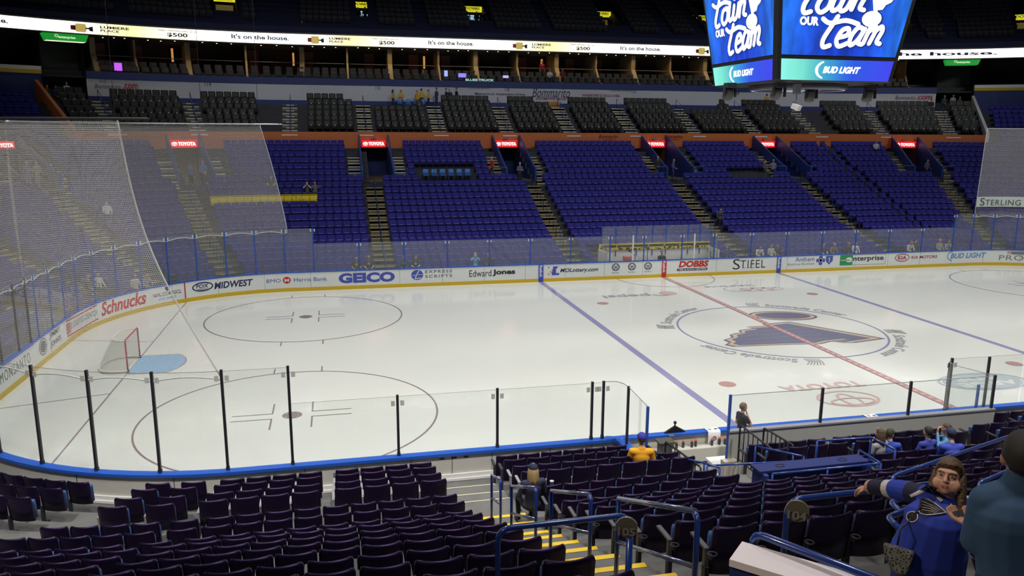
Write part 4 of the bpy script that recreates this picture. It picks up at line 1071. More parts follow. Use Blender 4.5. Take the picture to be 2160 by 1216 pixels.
for n_, s in enumerate(sw):
    fr_ = frame(s); q = MB(); prof = [(27.4, 13.0), (28.4, 13.15), (29.6, 14.5), (29.6, 15.75), (33, 15.75), (33, 13.0)]
    hw_ = .08 if n_ % 2 else .2; vs = [fr_ @ Vector((-hw_, a, b)) for a, b in prof]+[fr_ @ Vector((hw_, a, b)) for a, b in prof]; n = len(prof)
    q.add(vs, [tuple(range(n)), tuple(reversed(range(n, 2*n)))]+[(i, i+n, (i+1) % n+n, (i+1) % n) for i in range(n)])
    tag(q.obj('suite_divider', M['beige'], fixn=True), 'beige dividing wall between suites, %s from the left' % ordn(n_+1), 'partition', 'dividing walls of the suites')
    rnd = random.Random(n_)
    if n_+1 < len(sw):
        s2 = sw[n_+1]; w_ = s2-s; 
        q = MB(); pth = [(*path(s+w_*t, 29.7), 14.42) for t in (.06, .35, .7, .94)]; q.tube(pth, .03, 5); tag(q.obj('counter_edge', M['armrest']), 'pale counter edge inside the suite, %s suite from the left' % ordn(n_+1), 'counter', 'counters in the suites')
        q = MB(); t0 = rnd.choice((.12, .3, .55)); ss_ = s+w_*t0; x, y = path(ss_, 32.6); q.box((x, y, 14.5), (.9, .12, 2.2), 0, rz=pang(ss_)); tag(q.obj('suite_door', M['wood']), 'reddish wooden door at the back of the %s suite from the left' % ordn(n_+1), 'door', 'suite doors')
        for k in range(3):
            ss_ = s+w_*(.25+.25*k); x, y = path(ss_, 28.6+.9*rnd.random()); q = MB(); q.lathe([(.0, 15.74), (.05, 15.74)], (x, y, 0), 10, 0, False); q.lathe([(.05, 15.735), (.05, 15.75)], (x, y, 0), 10)
            tag(q.obj('down_light', M['spotw']), 'tiny round ceiling light in the %s suite from the left, %s one' % (ordn(n_+1), ordn(k+1)), 'lamp', 'down lights in the suites')
        if n_ in (1, 3, 6, 9, 15, 18): 
            ss_ = s+w_*.75; x, y = path(ss_, 31.5); q = MB(); q.box((x, y, 14.85), (.16, .2, 1.1), 0, rz=pang(ss_)); tag(q.obj('lit_column', M['warm']), 'warm orange lit column inside the %s suite from the left' % ordn(n_+1), 'column', 'warm lit columns')
        for r_ in range(2):
            for k in range(5):
                ss_ = s+w_*(.12+.19*k); x, y = path(ss_, 27.9+1.15*r_); cmx = Matrix.Translation((x, y, (12.6, 13.05)[r_])) @ Matrix.Rotation(pang(ss_), 4, 'Z')
                if 'sm_' not in globals(): sm_ = Mass()
                sm_.add(cs, cmx)
o = sm_.obj('suite_chair', [M['club'], M['tag']]); tag(o, 'rows of dark chairs inside the suites', 'chair', None, 'stuff')
for (u, v, w_, h_, col, lb) in ((250, 141, .55, .6, (.5, .1, .8), 'small lit screen with purple light in the second suite'), (941, 155, .3, .5, (.3, .4, 1), 'small bluish lit screen in a middle suite'), (975, 159, .7, .35, (.25, .2, .9), 'wide blue lit monitor left of the neon words'), (1067, 162, .5, .22, (.45, .4, 1), 'flat lit monitor right of the neon words')):
    s, z = onpath(u, v, 27.7); x, y = path(s, 27.7); q = MB(); q.box((x, y, z), (w_, .05, h_), 0, rz=pang(s)); o = q.obj('monitor', mat('screen_glow_%d' % u, col, .4, emit=col, estr=1.0)); tag(o, lb, 'screen')
s0, z0 = onpath(982, 170, 27.35); s1, z1 = onpath(1042, 163, 27.35); q = MB(); put_text(q, 'BLUES TRUCK', s0, s1, 13.02, 13.22, wfn(27.35), 0, .03); o = q.obj('neon_lettering', mat('neon_glow', (.5, .9, .8), .5, emit=(.45, .8, .7), estr=.6)); tag(o, 'pale green neon lettering on the suite ledge', 'sign')

# ------------------------------------------------------------------ ribbon board
RB0, RB1, RD_ = 15.53, 16.33, 25.0
rb = empty('ribbon_display'); tag(rb, 'long glowing white advertising display ringing the upper deck', 'display')
def ribmat():
    m = bpy.data.materials.new('ribbon_glow'); m.use_nodes = True; nt = m.node_tree; b = nt.nodes['Principled BSDF']
    at = nt.nodes.new('ShaderNodeAttribute'); at.attribute_name = 'Col'; nt.links.new(at.outputs['Color'], b.inputs['Emission Color']); b.inputs['Emission Strength'].default_value = 1.0
    b.inputs['Base Color'].default_value = (.05, .05, .05, 1); return m
q = MB(); ss = srange(-SEND, 38, .5, .12); ss = [a for a in ss]
for i in range(len(ss)-1):
    (x0, y0), (x1, y1) = path(ss[i], RD_), path(ss[i+1], RD_); q.add([(x0, y0, RB0), (x1, y1, RB0), (x1, y1, RB1), (x0, y0, RB1)], [(0, 1, 2, 3)])
o = q.obj('lit_face', ribmat(), rb)
PERU = [(140, 25), ]  # pattern: emblem, name, amount, slogan repeats every P metres
reps = [onpath(u, 60, RD_)[0] for u in (150, 648, 1082, 1470)]
reps = [reps[0]]+reps[1:]; P_ = reps[2]-reps[1]
ca = o.data.color_attributes.new('Col', 'FLOAT_COLOR', 'CORNER')
def phase(s):
    for k in range(len(reps)-1):
        if reps[k] <= s < reps[k+1]: return (s-reps[k])/(reps[k+1]-reps[k])
    return ((s-reps[-1])/P_) % 1.0 if s >= reps[-1] else 1-((reps[0]-s)/((reps[1]-reps[0]))) % 1.0
for poly in o.data.polygons:
    for li, kk in zip(poly.loop_indices, (0, 1, 1, 0)):
        t = phase(ss[poly.index+kk]); yel = max(0, 1-abs(t-.2)/.34) if t < .6 else (max(0, 1-(1-t)/.14)*.4)
        e_ = 2.3-1.15*yel; ca.data[li].color = (e_, e_*(1-.12*yel), e_*(1-.58*yel), 1)
q = MB(); ribbon(q, -SEND, 38, RD_+.02, RD_+.35, RB0-.06, RB1+.12, 1, 0, step=2, bottom=True); q.obj('housing', mat('ribbon_housing', (.10, .08, .06), .5), rb)
f = wfn(RD_-.05); INKB = mat('ribbon_ink_brown', (.10, .035, .01), .6); INKN = mat('ribbon_ink_navy', (.02, .03, .08), .6); GOLD = mat('ribbon_gold', (.5, .38, .1), .6, emit=(.6, .45, .12), estr=.7)
def rep(s0, w_):
    ql = MB(); qr = MB(); qb = MB(); qs = MB(); qa = MB(); qc = MB()
    def S_(t): return s0+t*w_
    put_poly(qr, [(S_(0), 15.75), (S_(.017), 15.72), (S_(.017), 16.08), (S_(0), 16.05)], f); put_poly(qb, [(S_(.062), 15.74), (S_(.075), 15.7), (S_(.075), 16.06), (S_(.062), 16.0)], f)
    put_poly(qb, [(S_(.05), 15.86), (S_(.064), 15.84), (S_(.064), 15.96), (S_(.05), 15.94)], f); put_poly(qs, [(S_(.017), 15.62), (S_(.05), 15.62), (S_(.055), 15.9), (S_(.05), 16.2), (S_(.017), 16.2)], f)
    put_text(ql, 'LUMIERE', S_(.10), S_(.20), 15.97, 16.16, f, 0, .03); put_text(ql, 'PLACE', S_(.10), S_(.165), 15.74, 15.91, f, 0, .03); put_text(ql, 'CASINO & HOTELS', S_(.10), S_(.165), 15.64, 15.69, f)
    put_text(qa, 'New members play up to', S_(.305), S_(.445), 16.08, 16.2, f, 0, .03); put_text(qa, '$500', S_(.335), S_(.41), 15.66, 16.0, f, 0, .03)
    put_text(qc, "It's on the house.", S_(.575), S_(.80), 15.80, 16.16, f, 0, .03); put_text(qc, 'Losses up to $500 without a risk for new rewards', S_(.54), S_(.86), 15.61, 15.70, f)
    for nm, mb_, m_ in (('brand_lettering', ql, INKB), ('offer_lettering', qa, INKB), ('slogan_lettering', qc, INKN), ('emblem_end', qb, INKN), ('emblem_red', qr, M['red']), ('emblem_gold', qs, GOLD)): mb_.obj(nm, m_, LF)
LF = rb.children[0]
rep(reps[0]-(reps[1]-reps[0]), reps[1]-reps[0])
for k in range(3): rep(reps[k], reps[k+1]-reps[k])
rr = reps[3]
while rr < 30: rep(rr, P_ if rr < 18 else P_*.62); rr += P_ if rr < 18 else P_*.62

# ------------------------------------------------------------------ upper deck
UD = [27.0+.80*i for i in range(16)]; UZ = [16.9+.50*i for i in range(16)]
UP = [onpath(u, v, 33)[0] for u, v in ((476, 20), (761, 20), (997, 30), (1270, 40), (1478, 40), (1895, 50), (2160, 50))]
def skip_up(s, i): return 4 <= i < 11 and any(abs(s-p_) < .95*k_at(p_, 31) for p_ in UP)
terrace(UD, UZ, [(-SEND, 38)], 1, 'floor_upper_terrace', M['upper'], 'steep dark terrace of the upper deck', skip_up, 16.45, UD[-1]+.8)
q = MB(); ribbon(q, -SEND, 38, 25.3, 26.4, 16.35, 16.95, 1, 0, step=3); tag(q.obj('trim_upper_front', M['upper']), 'dark front edge of the upper deck', 'wall', None, 'structure')
UA = [onpath(u, v, 32)[0] for u, v in ((240, 40), (600, 40), (880, 40), (1130, 50), (1370, 60), (1440, 60), (1990, 60))]
UT = MB(); shell(UT, HW, .3, .85, -.02, .05, .02, .06, 0, 2); UT.add([(-HW, -.12, .36), (HW, -.12, .36), (HW, -.2, .6), (-HW, -.2, .6)], [(0, 1, 2, 3)], 0); UT.m = [0]*len(UT.f)
for i in range(16):
    d, z = UD[i], UZ[i]
    if i in (0,): continue
    br = [(p_, 1.1*k_at(p_, d)) for p_ in UP if 4 <= i < 11 or True]+[(a, .5*k_at(a, d)) for a in UA]
    for (a, b) in spans_between(br, -SEND, 36):
        if 1:
            for s in march(a, b, d, .52):
                x, y = path(s, d)
                if seen((x, y, z+.5), 5): mass.add(UT, Matrix.Translation((x, y, z)) @ Matrix.Rotation(pang(s), 4, 'Z'), 5)
M['dobbs'] = mat('sign_yellow_lit', (.6, .6, .05), .5, emit=(.62, .62, .02), estr=1.1); M['conc_glow'] = mat('concourse_window_glow', (.4, .6, .8), .4, emit=(.35, .62, .8), estr=.9)
M['up_tan'] = mat('upper_portal_tan', (.30, .22, .07), .7, emit=(.20, .14, .04), estr=.35)
for n_, pc in enumerate(UP):
    fr_ = frame(pc); F = lambda x, d, z: fr_ @ Vector((x, d, z)); root = empty('upper_portal'); nm = '%s upper doorway from the left' % ordn(n_+1)
    tag(root, 'doorway in the dark upper deck, '+nm, 'doorway', 'doorways in the upper deck')
    q = MB(); W = .92
    for sg in (-1, 1): q.add([F(sg*W, 29.6, 17.0), F(sg*W, 33.3, 17.0), F(sg*W, 33.3, 20.4), F(sg*W, 29.6, 18.6)], [(0, 1, 2, 3)])
    q.add([F(-W, 29.6, 17.9), F(W, 29.6, 17.9), F(W, 33.3, 17.9), F(-W, 33.3, 17.9)], [(0, 1, 2, 3)]); q.obj('portal_wall', M['upper'], root)
    lit = n_ in (1, 2)
    q = MB(); q.add([F(-W*.8, 33.3, 18.0), F(W*.8, 33.3, 18.0), F(W*.8, 33.3, 19.45), F(-W*.8, 33.3, 19.45)], [(0, 1, 2, 3)]); q.obj('lit_concourse', M['conc_glow'] if lit else M['up_tan'], root)
    q = MB()
    for z in (18.25, 18.7, 19.0, 19.25): q.add([F(-W*.8, 33.27, z), F(W*.8, 33.27, z), F(W*.8, 33.27, z+.05), F(-W*.8, 33.27, z+.05)], [(0, 1, 2, 3)])
    q.add([F(-W*.3, 33.26, 18), F(-W*.18, 33.26, 18), F(-W*.18, 33.26, 19.45), F(-W*.3, 33.26, 19.45)], [(0, 1, 2, 3)])
    if lit: q.obj('window_bar', M['dark'], root)
    sg_ = empty('yellow_sign'); tag(sg_, 'lit yellow sign with red lettering over the '+nm, 'sign', 'lit yellow signs of the upper deck')
    q = MB(); c_ = F(0, 33.1, 19.95); q.box(c_, (1.8, .12, .5), 0, rz=pang(pc)); sbx = q.obj('sign_box', M['dobbs'], sg_)
    q = MB(); put_text(q, 'DOBBS', -.72, .72, 19.90, 20.14, lambda x, z: F(x, 33.02, z), 0, .03, .2); put_text(q, 'TIRE & AUTO CENTERS', -.72, .72, 19.76, 19.84, lambda x, z: F(x, 33.02, z), 0, .02); q.obj('sign_lettering', M['red'], sbx)
q = MB(); ribbon(q, -SEND, 38, 41, 41.3, 20, 32, 1, 0, step=4); tag(q.obj('wall_upper_back', M['upper']), 'dark wall at the top of the arena', 'wall', None, 'structure')
o = mass.obj('folding_seat', [M['seat_front'], M['seat_hi'], M['seat_dark'], M['seat_back'], M['seat_blue'], M['seat_dark']])
tag(o, 'mass of blue purple folding seats in the far stand, upper deck and front near rows', 'seat', None, 'stuff')
# ================================================================== SCOREBOARD
sbd = empty('scoreboard', (0, 0, 0)); tag(sbd, 'four-sided hanging scoreboard with bright blue screens', 'scoreboard')
SBZ = 10.75
def taper(z): return 2.38+.135*(z-SBZ)      # half width grows upwards
q = MB()
for (za, zb, e) in ((SBZ, SBZ+6.4, .22),):
    a, b = taper(za)+e, taper(zb)+e
    vs = [(-a, -a, za), (a, -a, za), (a, a, za), (-a, a, za), (-b, -b, zb), (b, -b, zb), (b, b, zb), (-b, b, zb)]
    q.add(vs, [(3, 2, 1, 0), (4, 5, 6, 7), (0, 1, 5, 4), (1, 2, 6, 5), (2, 3, 7, 6), (3, 0, 4, 7)])
bevel(q.obj('cabinet', M['black'], sbd), .12, 3)
def screenmat(name, c0, c1, axis, noise=.25, strength=1.0, amp=0):
    m = bpy.data.materials.new(name); m.use_nodes = True; nt = m.node_tree; b = nt.nodes['Principled BSDF']
    at = nt.nodes.new('ShaderNodeAttribute'); at.attribute_name = 'Col'; n = nt.nodes.new('ShaderNodeTexNoise'); n.inputs['Scale'].default_value = 1.1; n.inputs['Detail'].default_value = 6
    tc = nt.nodes.new('ShaderNodeTexCoord'); mp = nt.nodes.new('ShaderNodeMapping'); mp.inputs['Scale'].default_value = (2, 2, .6); nt.links.new(tc.outputs['Object'], mp.inputs[0]); nt.links.new(mp.outputs[0], n.inputs['Vector'])
    mr = nt.nodes.new('ShaderNodeMapRange'); mr.inputs[1].default_value = .35; mr.inputs[2].default_value = .75; mr.inputs[3].default_value = 1-noise; mr.inputs[4].default_value = 1+noise*1.6; nt.links.new(n.outputs['Fac'], mr.inputs[0])
    mu = nt.nodes.new('ShaderNodeVectorMath'); mu.operation = 'SCALE'; nt.links.new(at.outputs['Color'], mu.inputs[0]); nt.links.new(mr.outputs[0], mu.inputs['Scale'])
    nt.links.new(mu.outputs[0], b.inputs['Emission Color']); b.inputs['Emission Strength'].default_value = strength; b.inputs['Base Color'].default_value = (.01, .01, .02, 1); return m
scr_m = screenmat('screen_blue_glow', 0, 0, 0, .35); ban_m = screenmat('banner_screen_glow', 0, 0, 0, .03)
M['scr_white'] = mat('screen_white_glow', (.8, .8, .8), .5, emit=(.95, .97, 1), estr=1.25); M['scr_shadow'] = mat('screen_navy', (.01, .02, .1), .5, emit=(.01, .03, .22), estr=.8)
def bezier_letters(put, x0, y0, s, word, wd):
    """brush script strokes on a unit grid"""
    G = {'t': ([[(.30, 1.25), (.20, .75), (.12, .25), (.22, .02), (.42, .10)], [(-.02, .98), (.25, .90), (.62, 1.0)]], .50),
         'T': ([[(.36, 1.08), (.24, .72), (.10, .28), (.18, .02), (.42, .08)], [(-.14, .98), (.16, .84), (.7, .95), (1.2, .84)]], .56),
         'o': ([[(.42, .62), (.15, .55), (.06, .20), (.25, .0), (.48, .18), (.50, .48), (.35, .62), (.62, .58)]], .60),
         'w': ([[(.05, .62), (.02, .20), (.12, .02), (.32, .18), (.38, .58), (.34, .18), (.44, .02), (.62, .15), (.70, .62)]], .76),
         'n': ([[(.10, .62), (.06, .02)], [(.08, .40), (.28, .62), (.40, .50), (.36, .10), (.55, .02)]], .58),
         'e': ([[(.08, .30), (.40, .40), (.36, .62), (.15, .55), (.06, .22), (.22, .0), (.52, .12)]], .52),
         'a': ([[(.44, .55), (.20, .62), (.05, .28), (.15, .0), (.36, .20), (.46, .58), (.40, .12), (.58, .04)]], .58),
         'm': ([[(.08, .62), (.05, .02)], [(.08, .42), (.24, .62), (.32, .45), (.28, .02)], [(.30, .42), (.48, .62), (.58, .45), (.54, .10), (.70, .02)]], .72)}
    x = x0
    for c in word:
        st, adv = G[c]
        for k in st:
            pts = [((x+px*s)+.22*py*s, y0+py*s+(x-x0)*.10) for px, py in k]; put([tuple(v) for v in smooth_curve([(a, b) for a, b in pts], 5)], wd)
        x += adv*s
def face_fn(rot, off):
    R_ = Matrix.Rotation(rot, 3, 'Z')
    def fn(x, z):          # x: -1..1 across the face, z height
        h = taper(z); return tuple(R_ @ Vector((x*h, -h-off-.22, z)))
    return fn
def build_face(rot, name):
    fn = face_fn(rot, .01)
    # lower banner
    for nm, z0, z1, m_, cols in (('banner_screen', SBZ+.05, SBZ+.83, ban_m, 'b'), ('main_screen', SBZ+.98, SBZ+4.9, scr_m, 'm')):
        q = MB(); nx, nz = 14, 10
        for i in range(nx):
            for j in range(nz):
                a, b = -1+2*i/nx, -1+2*(i+1)/nx; c, d = z0+(z1-z0)*j/nz, z0+(z1-z0)*(j+1)/nz
                q.add([fn(a, c), fn(b, c), fn(b, d), fn(a, d)], [(0, 1, 2, 3)])
        o = q.obj(nm, m_, sbd); o['label'] = 'lit banner strip' if cols == 'b' else 'large blue video screen'
        ca = o.data.color_attributes.new('Col', 'FLOAT_COLOR', 'CORNER')
        def cc(t, u):
            if cols == 'b':
                stops = [(0, (.28, .95, .85)), (.18, (.20, .80, .62)), (.38, (.04, .40, .62)), (.62, (.02, .10, .78)), (1, (.05, .06, .85))]
                for k in range(4):
                    if stops[k][0] <= t <= stops[k+1][0]+1e-6:
                        f = (t-stops[k][0])/(stops[k+1][0]-stops[k][0]); return [stops[k][1][e]*(1-f)+stops[k+1][1][e]*f for e in range(3)]
            e = abs(t-.5)*2; return (.004+.01*e, .045+.12*e*e+.03*u, .55+.25*e)
        for p_ in o.data.polygons:
            i, j = divmod(p_.index, nz)
            for li, (di, dj) in zip(p_.loop_indices, ((0, 0), (1, 0), (1, 1), (0, 1))): ca.data[li].color = (*cc((i+di)/nx, (j+dj)/nz), 1)
        if cols == 'b': bscr = o
        else: mscr = o
    f1 = face_fn(rot, .03); f2 = face_fn(rot, .045)
    for m_, ff, dw, dx, nm in ((M['scr_shadow'], f1, .085, .02, 'script_shadow'), (M['scr_white'], f2, 0, 0, 'script_lettering')):
        q = MB()
        def put(pts, wd): put_stroke(q, pts, wd+dw*.5, lambda x, y: ff(x/2.4+dx, y-dx), 0, 8)
        z0 = SBZ+2.47
        bezier_letters(put, -1.80, z0, .98, 'Town', .165); bezier_letters(put, -.95, z0-1.20, 1.06, 'Team', .17)
        put_text(q, 'OUR', -.25/2.4+dx, .50/2.4+dx, z0+.86-dx, z0+1.18-dx, ff, 0, .05+dw*.3); put_text(q, 'OUR', -1.75/2.4+dx, -1.02/2.4+dx, z0-.42-dx, z0-.10-dx, ff, 0, .05+dw*.3)
        # winged note
        G = [(.62, 1.75), (2.15, 1.85), (2.05, 1.35), (1.9, .95), (1.72, .72), (1.6, .52), (1.42, .42), (1.34, .25), (1.12, .22)]
        put_poly(q, [((x+.0)/2.4*1.0+dx, z0+y-dx) for x, y in G], ff); put_stroke(q, [(.66, 1.7), (1.12, .05)], .15+dw, lambda x, y: ff(x/2.4+dx, z0+y-dx)); put_disc(q, 1.0/2.4+dx, z0-.10-dx, (.38+dw*.4)/2.4, .29+dw*.4, ff, n=24)
        o = q.obj(nm, m_, mscr)
    q = MB(); q2 = MB()
    put_text(q, 'BUD LIGHT', -.26, .42, SBZ+.32, SBZ+.58, f1, 0, .05, .25); 
    put_ring(q, -.18, SBZ+.44, .22, .36, .05, f1, n=16, a0=2.0, a1=4.3); q.obj('banner_lettering', M['scr_white'], bscr)
    q = MB()
    for k in range(5): z = SBZ+4.1+.0*k; 
    for k in range(4): put_stroke(q, [((.98+.05*k), SBZ+3.95-.20*k), (2.0-.10*k, SBZ+4.10-.22*k)], .028, lambda x, y: face_fn(rot, .055)(x/2.4, y), n=5)
    q.obj('feather_line', M['scr_shadow'], mscr)
for r_ in (0, -PI/2, PI/2, PI): build_face(r_, 'f')
q = MB(); q.lathe([(0, SBZ-.22), (1.95, SBZ-.22), (2.0, SBZ-.15), (2.0, SBZ)], n=40); q.obj('under_disc', mat('under_disc_dark', (.05, .05, .07), .35), sbd)
q = MB(); fz = lambda x, y: (x, y, SBZ-.235)
put_ring(q, 0, 0, 1.9, 1.9, .09, fz, n=48); put_poly(q, [(-1.0, -.2), (.5, -1.0), (.7, -.3), (-.3, .5), (-.8, .4)], fz); put_disc(q, .3, .75, .45, .3, fz); q.obj('under_emblem', mat('under_emblem_pale', (.5, .5, .6), .4, emit=(.4, .4, .55), estr=.5), sbd)
hg = MB()
for x, y in ((-2.2, -2.2), (2.2, -2.2), (2.2, 2.2), (-2.2, 2.2)): hg.tube([(x, y, SBZ+6.3), (x*.8, y*.8, 34)], .05, 6)
hg.obj('hanging_cable', M['dark'], sbd)
# moving head lamps below
def movhead(x, y, label, ang, lit=False):
    root = empty('stage_lamp', (x, y, SBZ-.02)); tag(root, label, 'lamp', 'stage lamps hanging under the scoreboard')
    q = MB(); q.box((0, 0, -.12), (.42, .32, .2), 0); q.box((-.24, 0, -.36), (.06, .14, .42), 0); q.box((.24, 0, -.36), (.06, .14, .42), 0); bevel(q.obj('yoke', M['dark'], root), .015)
    q = MB(); q.lathe([(0, .0), (.16, .0), (.2, -.12), (.2, -.42), (.15, -.50), (.13, -.50), (.13, -.44), (0, -.44)], (0, 0, -.22), 14); o = q.obj('lamp_head', mat('lamp_body_grey', (.10, .09, .09), .4), root); o.rotation_euler = (ang, 0, 0)
    q = MB(); q.lathe([(0, -.445), (.13, -.445)], (0, 0, -.22), 14); o2 = q.obj('lens', mat('lamp_lens', (.3, .28, .25), .1), o)
for u, v, y, lb, a in ((1540, 183, -1.4, 'leftmost stage lamp hanging under the scoreboard', .3), (1645, 178, -2.2, 'stage lamp under the front corner of the scoreboard', .5), (1713, 181, -1.2, 'stage lamp under the middle of the scoreboard', .2), (1837, 176, -1.9, 'rightmost stage lamp hanging under the scoreboard', .3)):
    P = atY(u, v, y); movhead(P[0], P[1], lb, a)
q = MB(); P = atY(1682, 176, -2.3); q.box((P[0], P[1], SBZ-.28), (.24, .2, .4), 0); q.tube([(P[0], P[1], SBZ-.45), (P[0], P[1], SBZ-.85)], .025, 6); q.box((P[0], P[1]-.05, SBZ-.98), (.3, .3, .2), 1, rz=.6, rx=.4)
tag(q.obj('camera_rig', [M['armrest'], M['white']]), 'small white camera box on a rod under the scoreboard', 'camera')

# ================================================================== SAFETY NETS
def netmat(name, cell, w, col=(.62, .62, .58), haze=.0):
    m = bpy.data.materials.new(name); m.use_nodes = True; nt = m.node_tree; nt.nodes.clear()
    out = nt.nodes.new('ShaderNodeOutputMaterial'); uv = nt.nodes.new('ShaderNodeUVMap'); sep = nt.nodes.new('ShaderNodeSeparateXYZ'); nt.links.new(uv.outputs[0], sep.inputs[0])
    outs = []
    for k, wd in ((0, w[0]), (1, w[1])):
        d = nt.nodes.new('ShaderNodeMath'); d.operation = 'DIVIDE'; d.inputs[1].default_value = cell; nt.links.new(sep.outputs[k], d.inputs[0])
        f = nt.nodes.new('ShaderNodeMath'); f.operation = 'FRACT'; nt.links.new(d.outputs[0], f.inputs[0])
        l = nt.nodes.new('ShaderNodeMath'); l.operation = 'LESS_THAN'; l.inputs[1].default_value = wd; nt.links.new(f.outputs[0], l.inputs[0]); outs.append(l)
    mx = nt.nodes.new('ShaderNodeMath'); mx.operation = 'MAXIMUM'; nt.links.new(outs[0].outputs[0], mx.inputs[0]); nt.links.new(outs[1].outputs[0], mx.inputs[1])
    tr = nt.nodes.new('ShaderNodeBsdfTransparent'); df = nt.nodes.new('ShaderNodeBsdfDiffuse'); df.inputs[0].default_value = (*col, 1); tl = nt.nodes.new('ShaderNodeBsdfTranslucent'); tl.inputs[0].default_value = (*col, 1)
    up = nt.nodes.new('ShaderNodeCombineXYZ'); up.inputs[2].default_value = 1.2; ge = nt.nodes.new('ShaderNodeNewGeometry'); vm = nt.nodes.new('ShaderNodeVectorMath'); vm.operation = 'ADD'; nt.links.new(ge.outputs['Normal'], vm.inputs[0]); nt.links.new(up.outputs[0], vm.inputs[1]); vn = nt.nodes.new('ShaderNodeVectorMath'); vn.operation = 'NORMALIZE'; nt.links.new(vm.outputs[0], vn.inputs[0]); nt.links.new(vn.outputs[0], df.inputs['Normal'])   # round strands catch light from above
    ad = nt.nodes.new('ShaderNodeMixShader'); ad.inputs[0].default_value = .2; nt.links.new(df.outputs[0], ad.inputs[1]); nt.links.new(tl.outputs[0], ad.inputs[2])
    mi = nt.nodes.new('ShaderNodeMixShader'); nt.links.new(mx.outputs[0], mi.inputs[0]); nt.links.new(tr.outputs[0], mi.inputs[1]); nt.links.new(ad.outputs[0], mi.inputs[2]); nt.links.new(mi.outputs[0], out.inputs[0])
    return m
NETM = netmat('net_white_mesh', .042, (.085, .095), (.85, .83, .78)); NETM2 = netmat('net_far_mesh', .042, (.085, .105), (.85, .84, .8))
M['rope'] = mat('rope_white', (.60, .60, .56), .7)
def net(name, label, fn, na, nb, La, Lb, m, edges):
    """fn(a, b) with a along the net, b upwards, both 0..1"""
    root = empty(name); tag(root, label, 'netting')
    vs = [fn(i/na, j/nb) for j in range(nb+1) for i in range(na+1)]; fs = [(j*(na+1)+i, j*(na+1)+i+1, (j+1)*(na+1)+i+1, (j+1)*(na+1)+i) for j in range(nb) for i in range(na)]
    q = MB(); q.add(vs, fs, 0, True); o = q.obj('mesh_panel', m, root); me = o.data; uvl = me.uv_layers.new(name='UVMap')
    for p_ in me.polygons:
        for li, vi in zip(p_.loop_indices, p_.vertices):
            j, i = divmod(vi, na+1); uvl.data[li].uv = (i/na*La, j/nb*Lb)
    for e in edges:
        q = MB()
        if e == 'bottom': pts = [fn(i/na, 0) for i in range(na+1)]
        if e == 'top': pts = [fn(i/na, 1) for i in range(na+1)]
        if e == 'end': pts = [fn(1, j/nb) for j in range(nb+1)]
        if e == 'start': pts = [fn(0, j/nb) for j in range(nb+1)]
        q.tube(pts, .018, 5); q.obj('edge_rope', M['rope'], root)
    return root
def scal(s, posts):      # sag of the bottom rope between the posts
    for i in range(len(posts)-1):
        if posts[i] <= s <= posts[i+1]: t = (s-posts[i])/(posts[i+1]-posts[i]); return -.13+.16*math.sin(PI*t)**.8*.75
    return 0
NTOP = 9.0
def farnet(a, b):
    s1 = -22.05-1.1*b**1.3+.0; s = -SEND+(s1+SEND)*a; bow = .25*math.sin(PI*b); x, y = path(s, .05+bow*.4-.0*b, 1); z0 = 3.34+scal(s, fl+[-20.72]); return (x, y, z0+(NTOP-z0)*b)
net('safety_net', 'large white safety net over the left end and far corner, hung from a pipe', farnet, 150, 24, 17.8, 5.7, NETM2, ('bottom', 'end'))
def nearnet(a, b):
    s1 = -22.1-1.75*(b**1.0)-.7*math.sin(PI*b)*.55; s = -SEND+(s1+SEND)*a; x, y = path(s, .05, -1); z0 = 3.36+scal(s, nl+[-20.67])*.8; return (x, y, z0+(NTOP-z0)*b)
net('safety_net', 'nearer white safety net with a free slanting rope edge on the left', nearnet, 150, 24, 17.8, 5.7, NETM, ('bottom', 'end'))
def rnet(a, b):
    s1 = 22.0+.15*b; s = s1+(SEND-s1)*a; x, y = path(s, .05, 1); z0 = 3.34+scal(s, [20.55]+fr); return (x, y, z0+(NTOP+.05-z0)*b)
net('safety_net', 'grey white safety net hanging at the far right corner', rnet, 120, 24, 17.8, 5.7, NETM2, ('bottom', 'start', 'top'))
# curved pipe carrying the left nets
for nm, side, s1, lb in (('net_pipe', 1, -22.0, 'long pipe over the far left glass carrying the net'), ('net_pipe', -1, -23.2, 'dark pipe over the near left glass carrying the net')):
    q = MB(); pts = [(*path(s, .05, side), NTOP+.03) for s in srange(-SEND, s1, 1, .5)]; q.tube(pts, .035, 6); o = q.obj(nm, M['chrome'] if side == 1 else M['dark']); tag(o, lb, 'pipe')
hang = [(193, 60, 1, -26.0), (135, 200, 1, -30.5), (25, 150, -1, -31.0), (498, 200, 1, -23.2)]
for n_, (u, v, side, s) in enumerate(hang):
    x, y = path(s, .05, side); q = MB(); q.tube([(x, y, NTOP+.03), (x+.1, y, 26)], .012, 5); tag(q.obj('hanging_cable', M['dark']), 'thin cable holding the net pipe, %s from the left' % ordn(n_+1), 'cable', 'cables holding the net pipe')
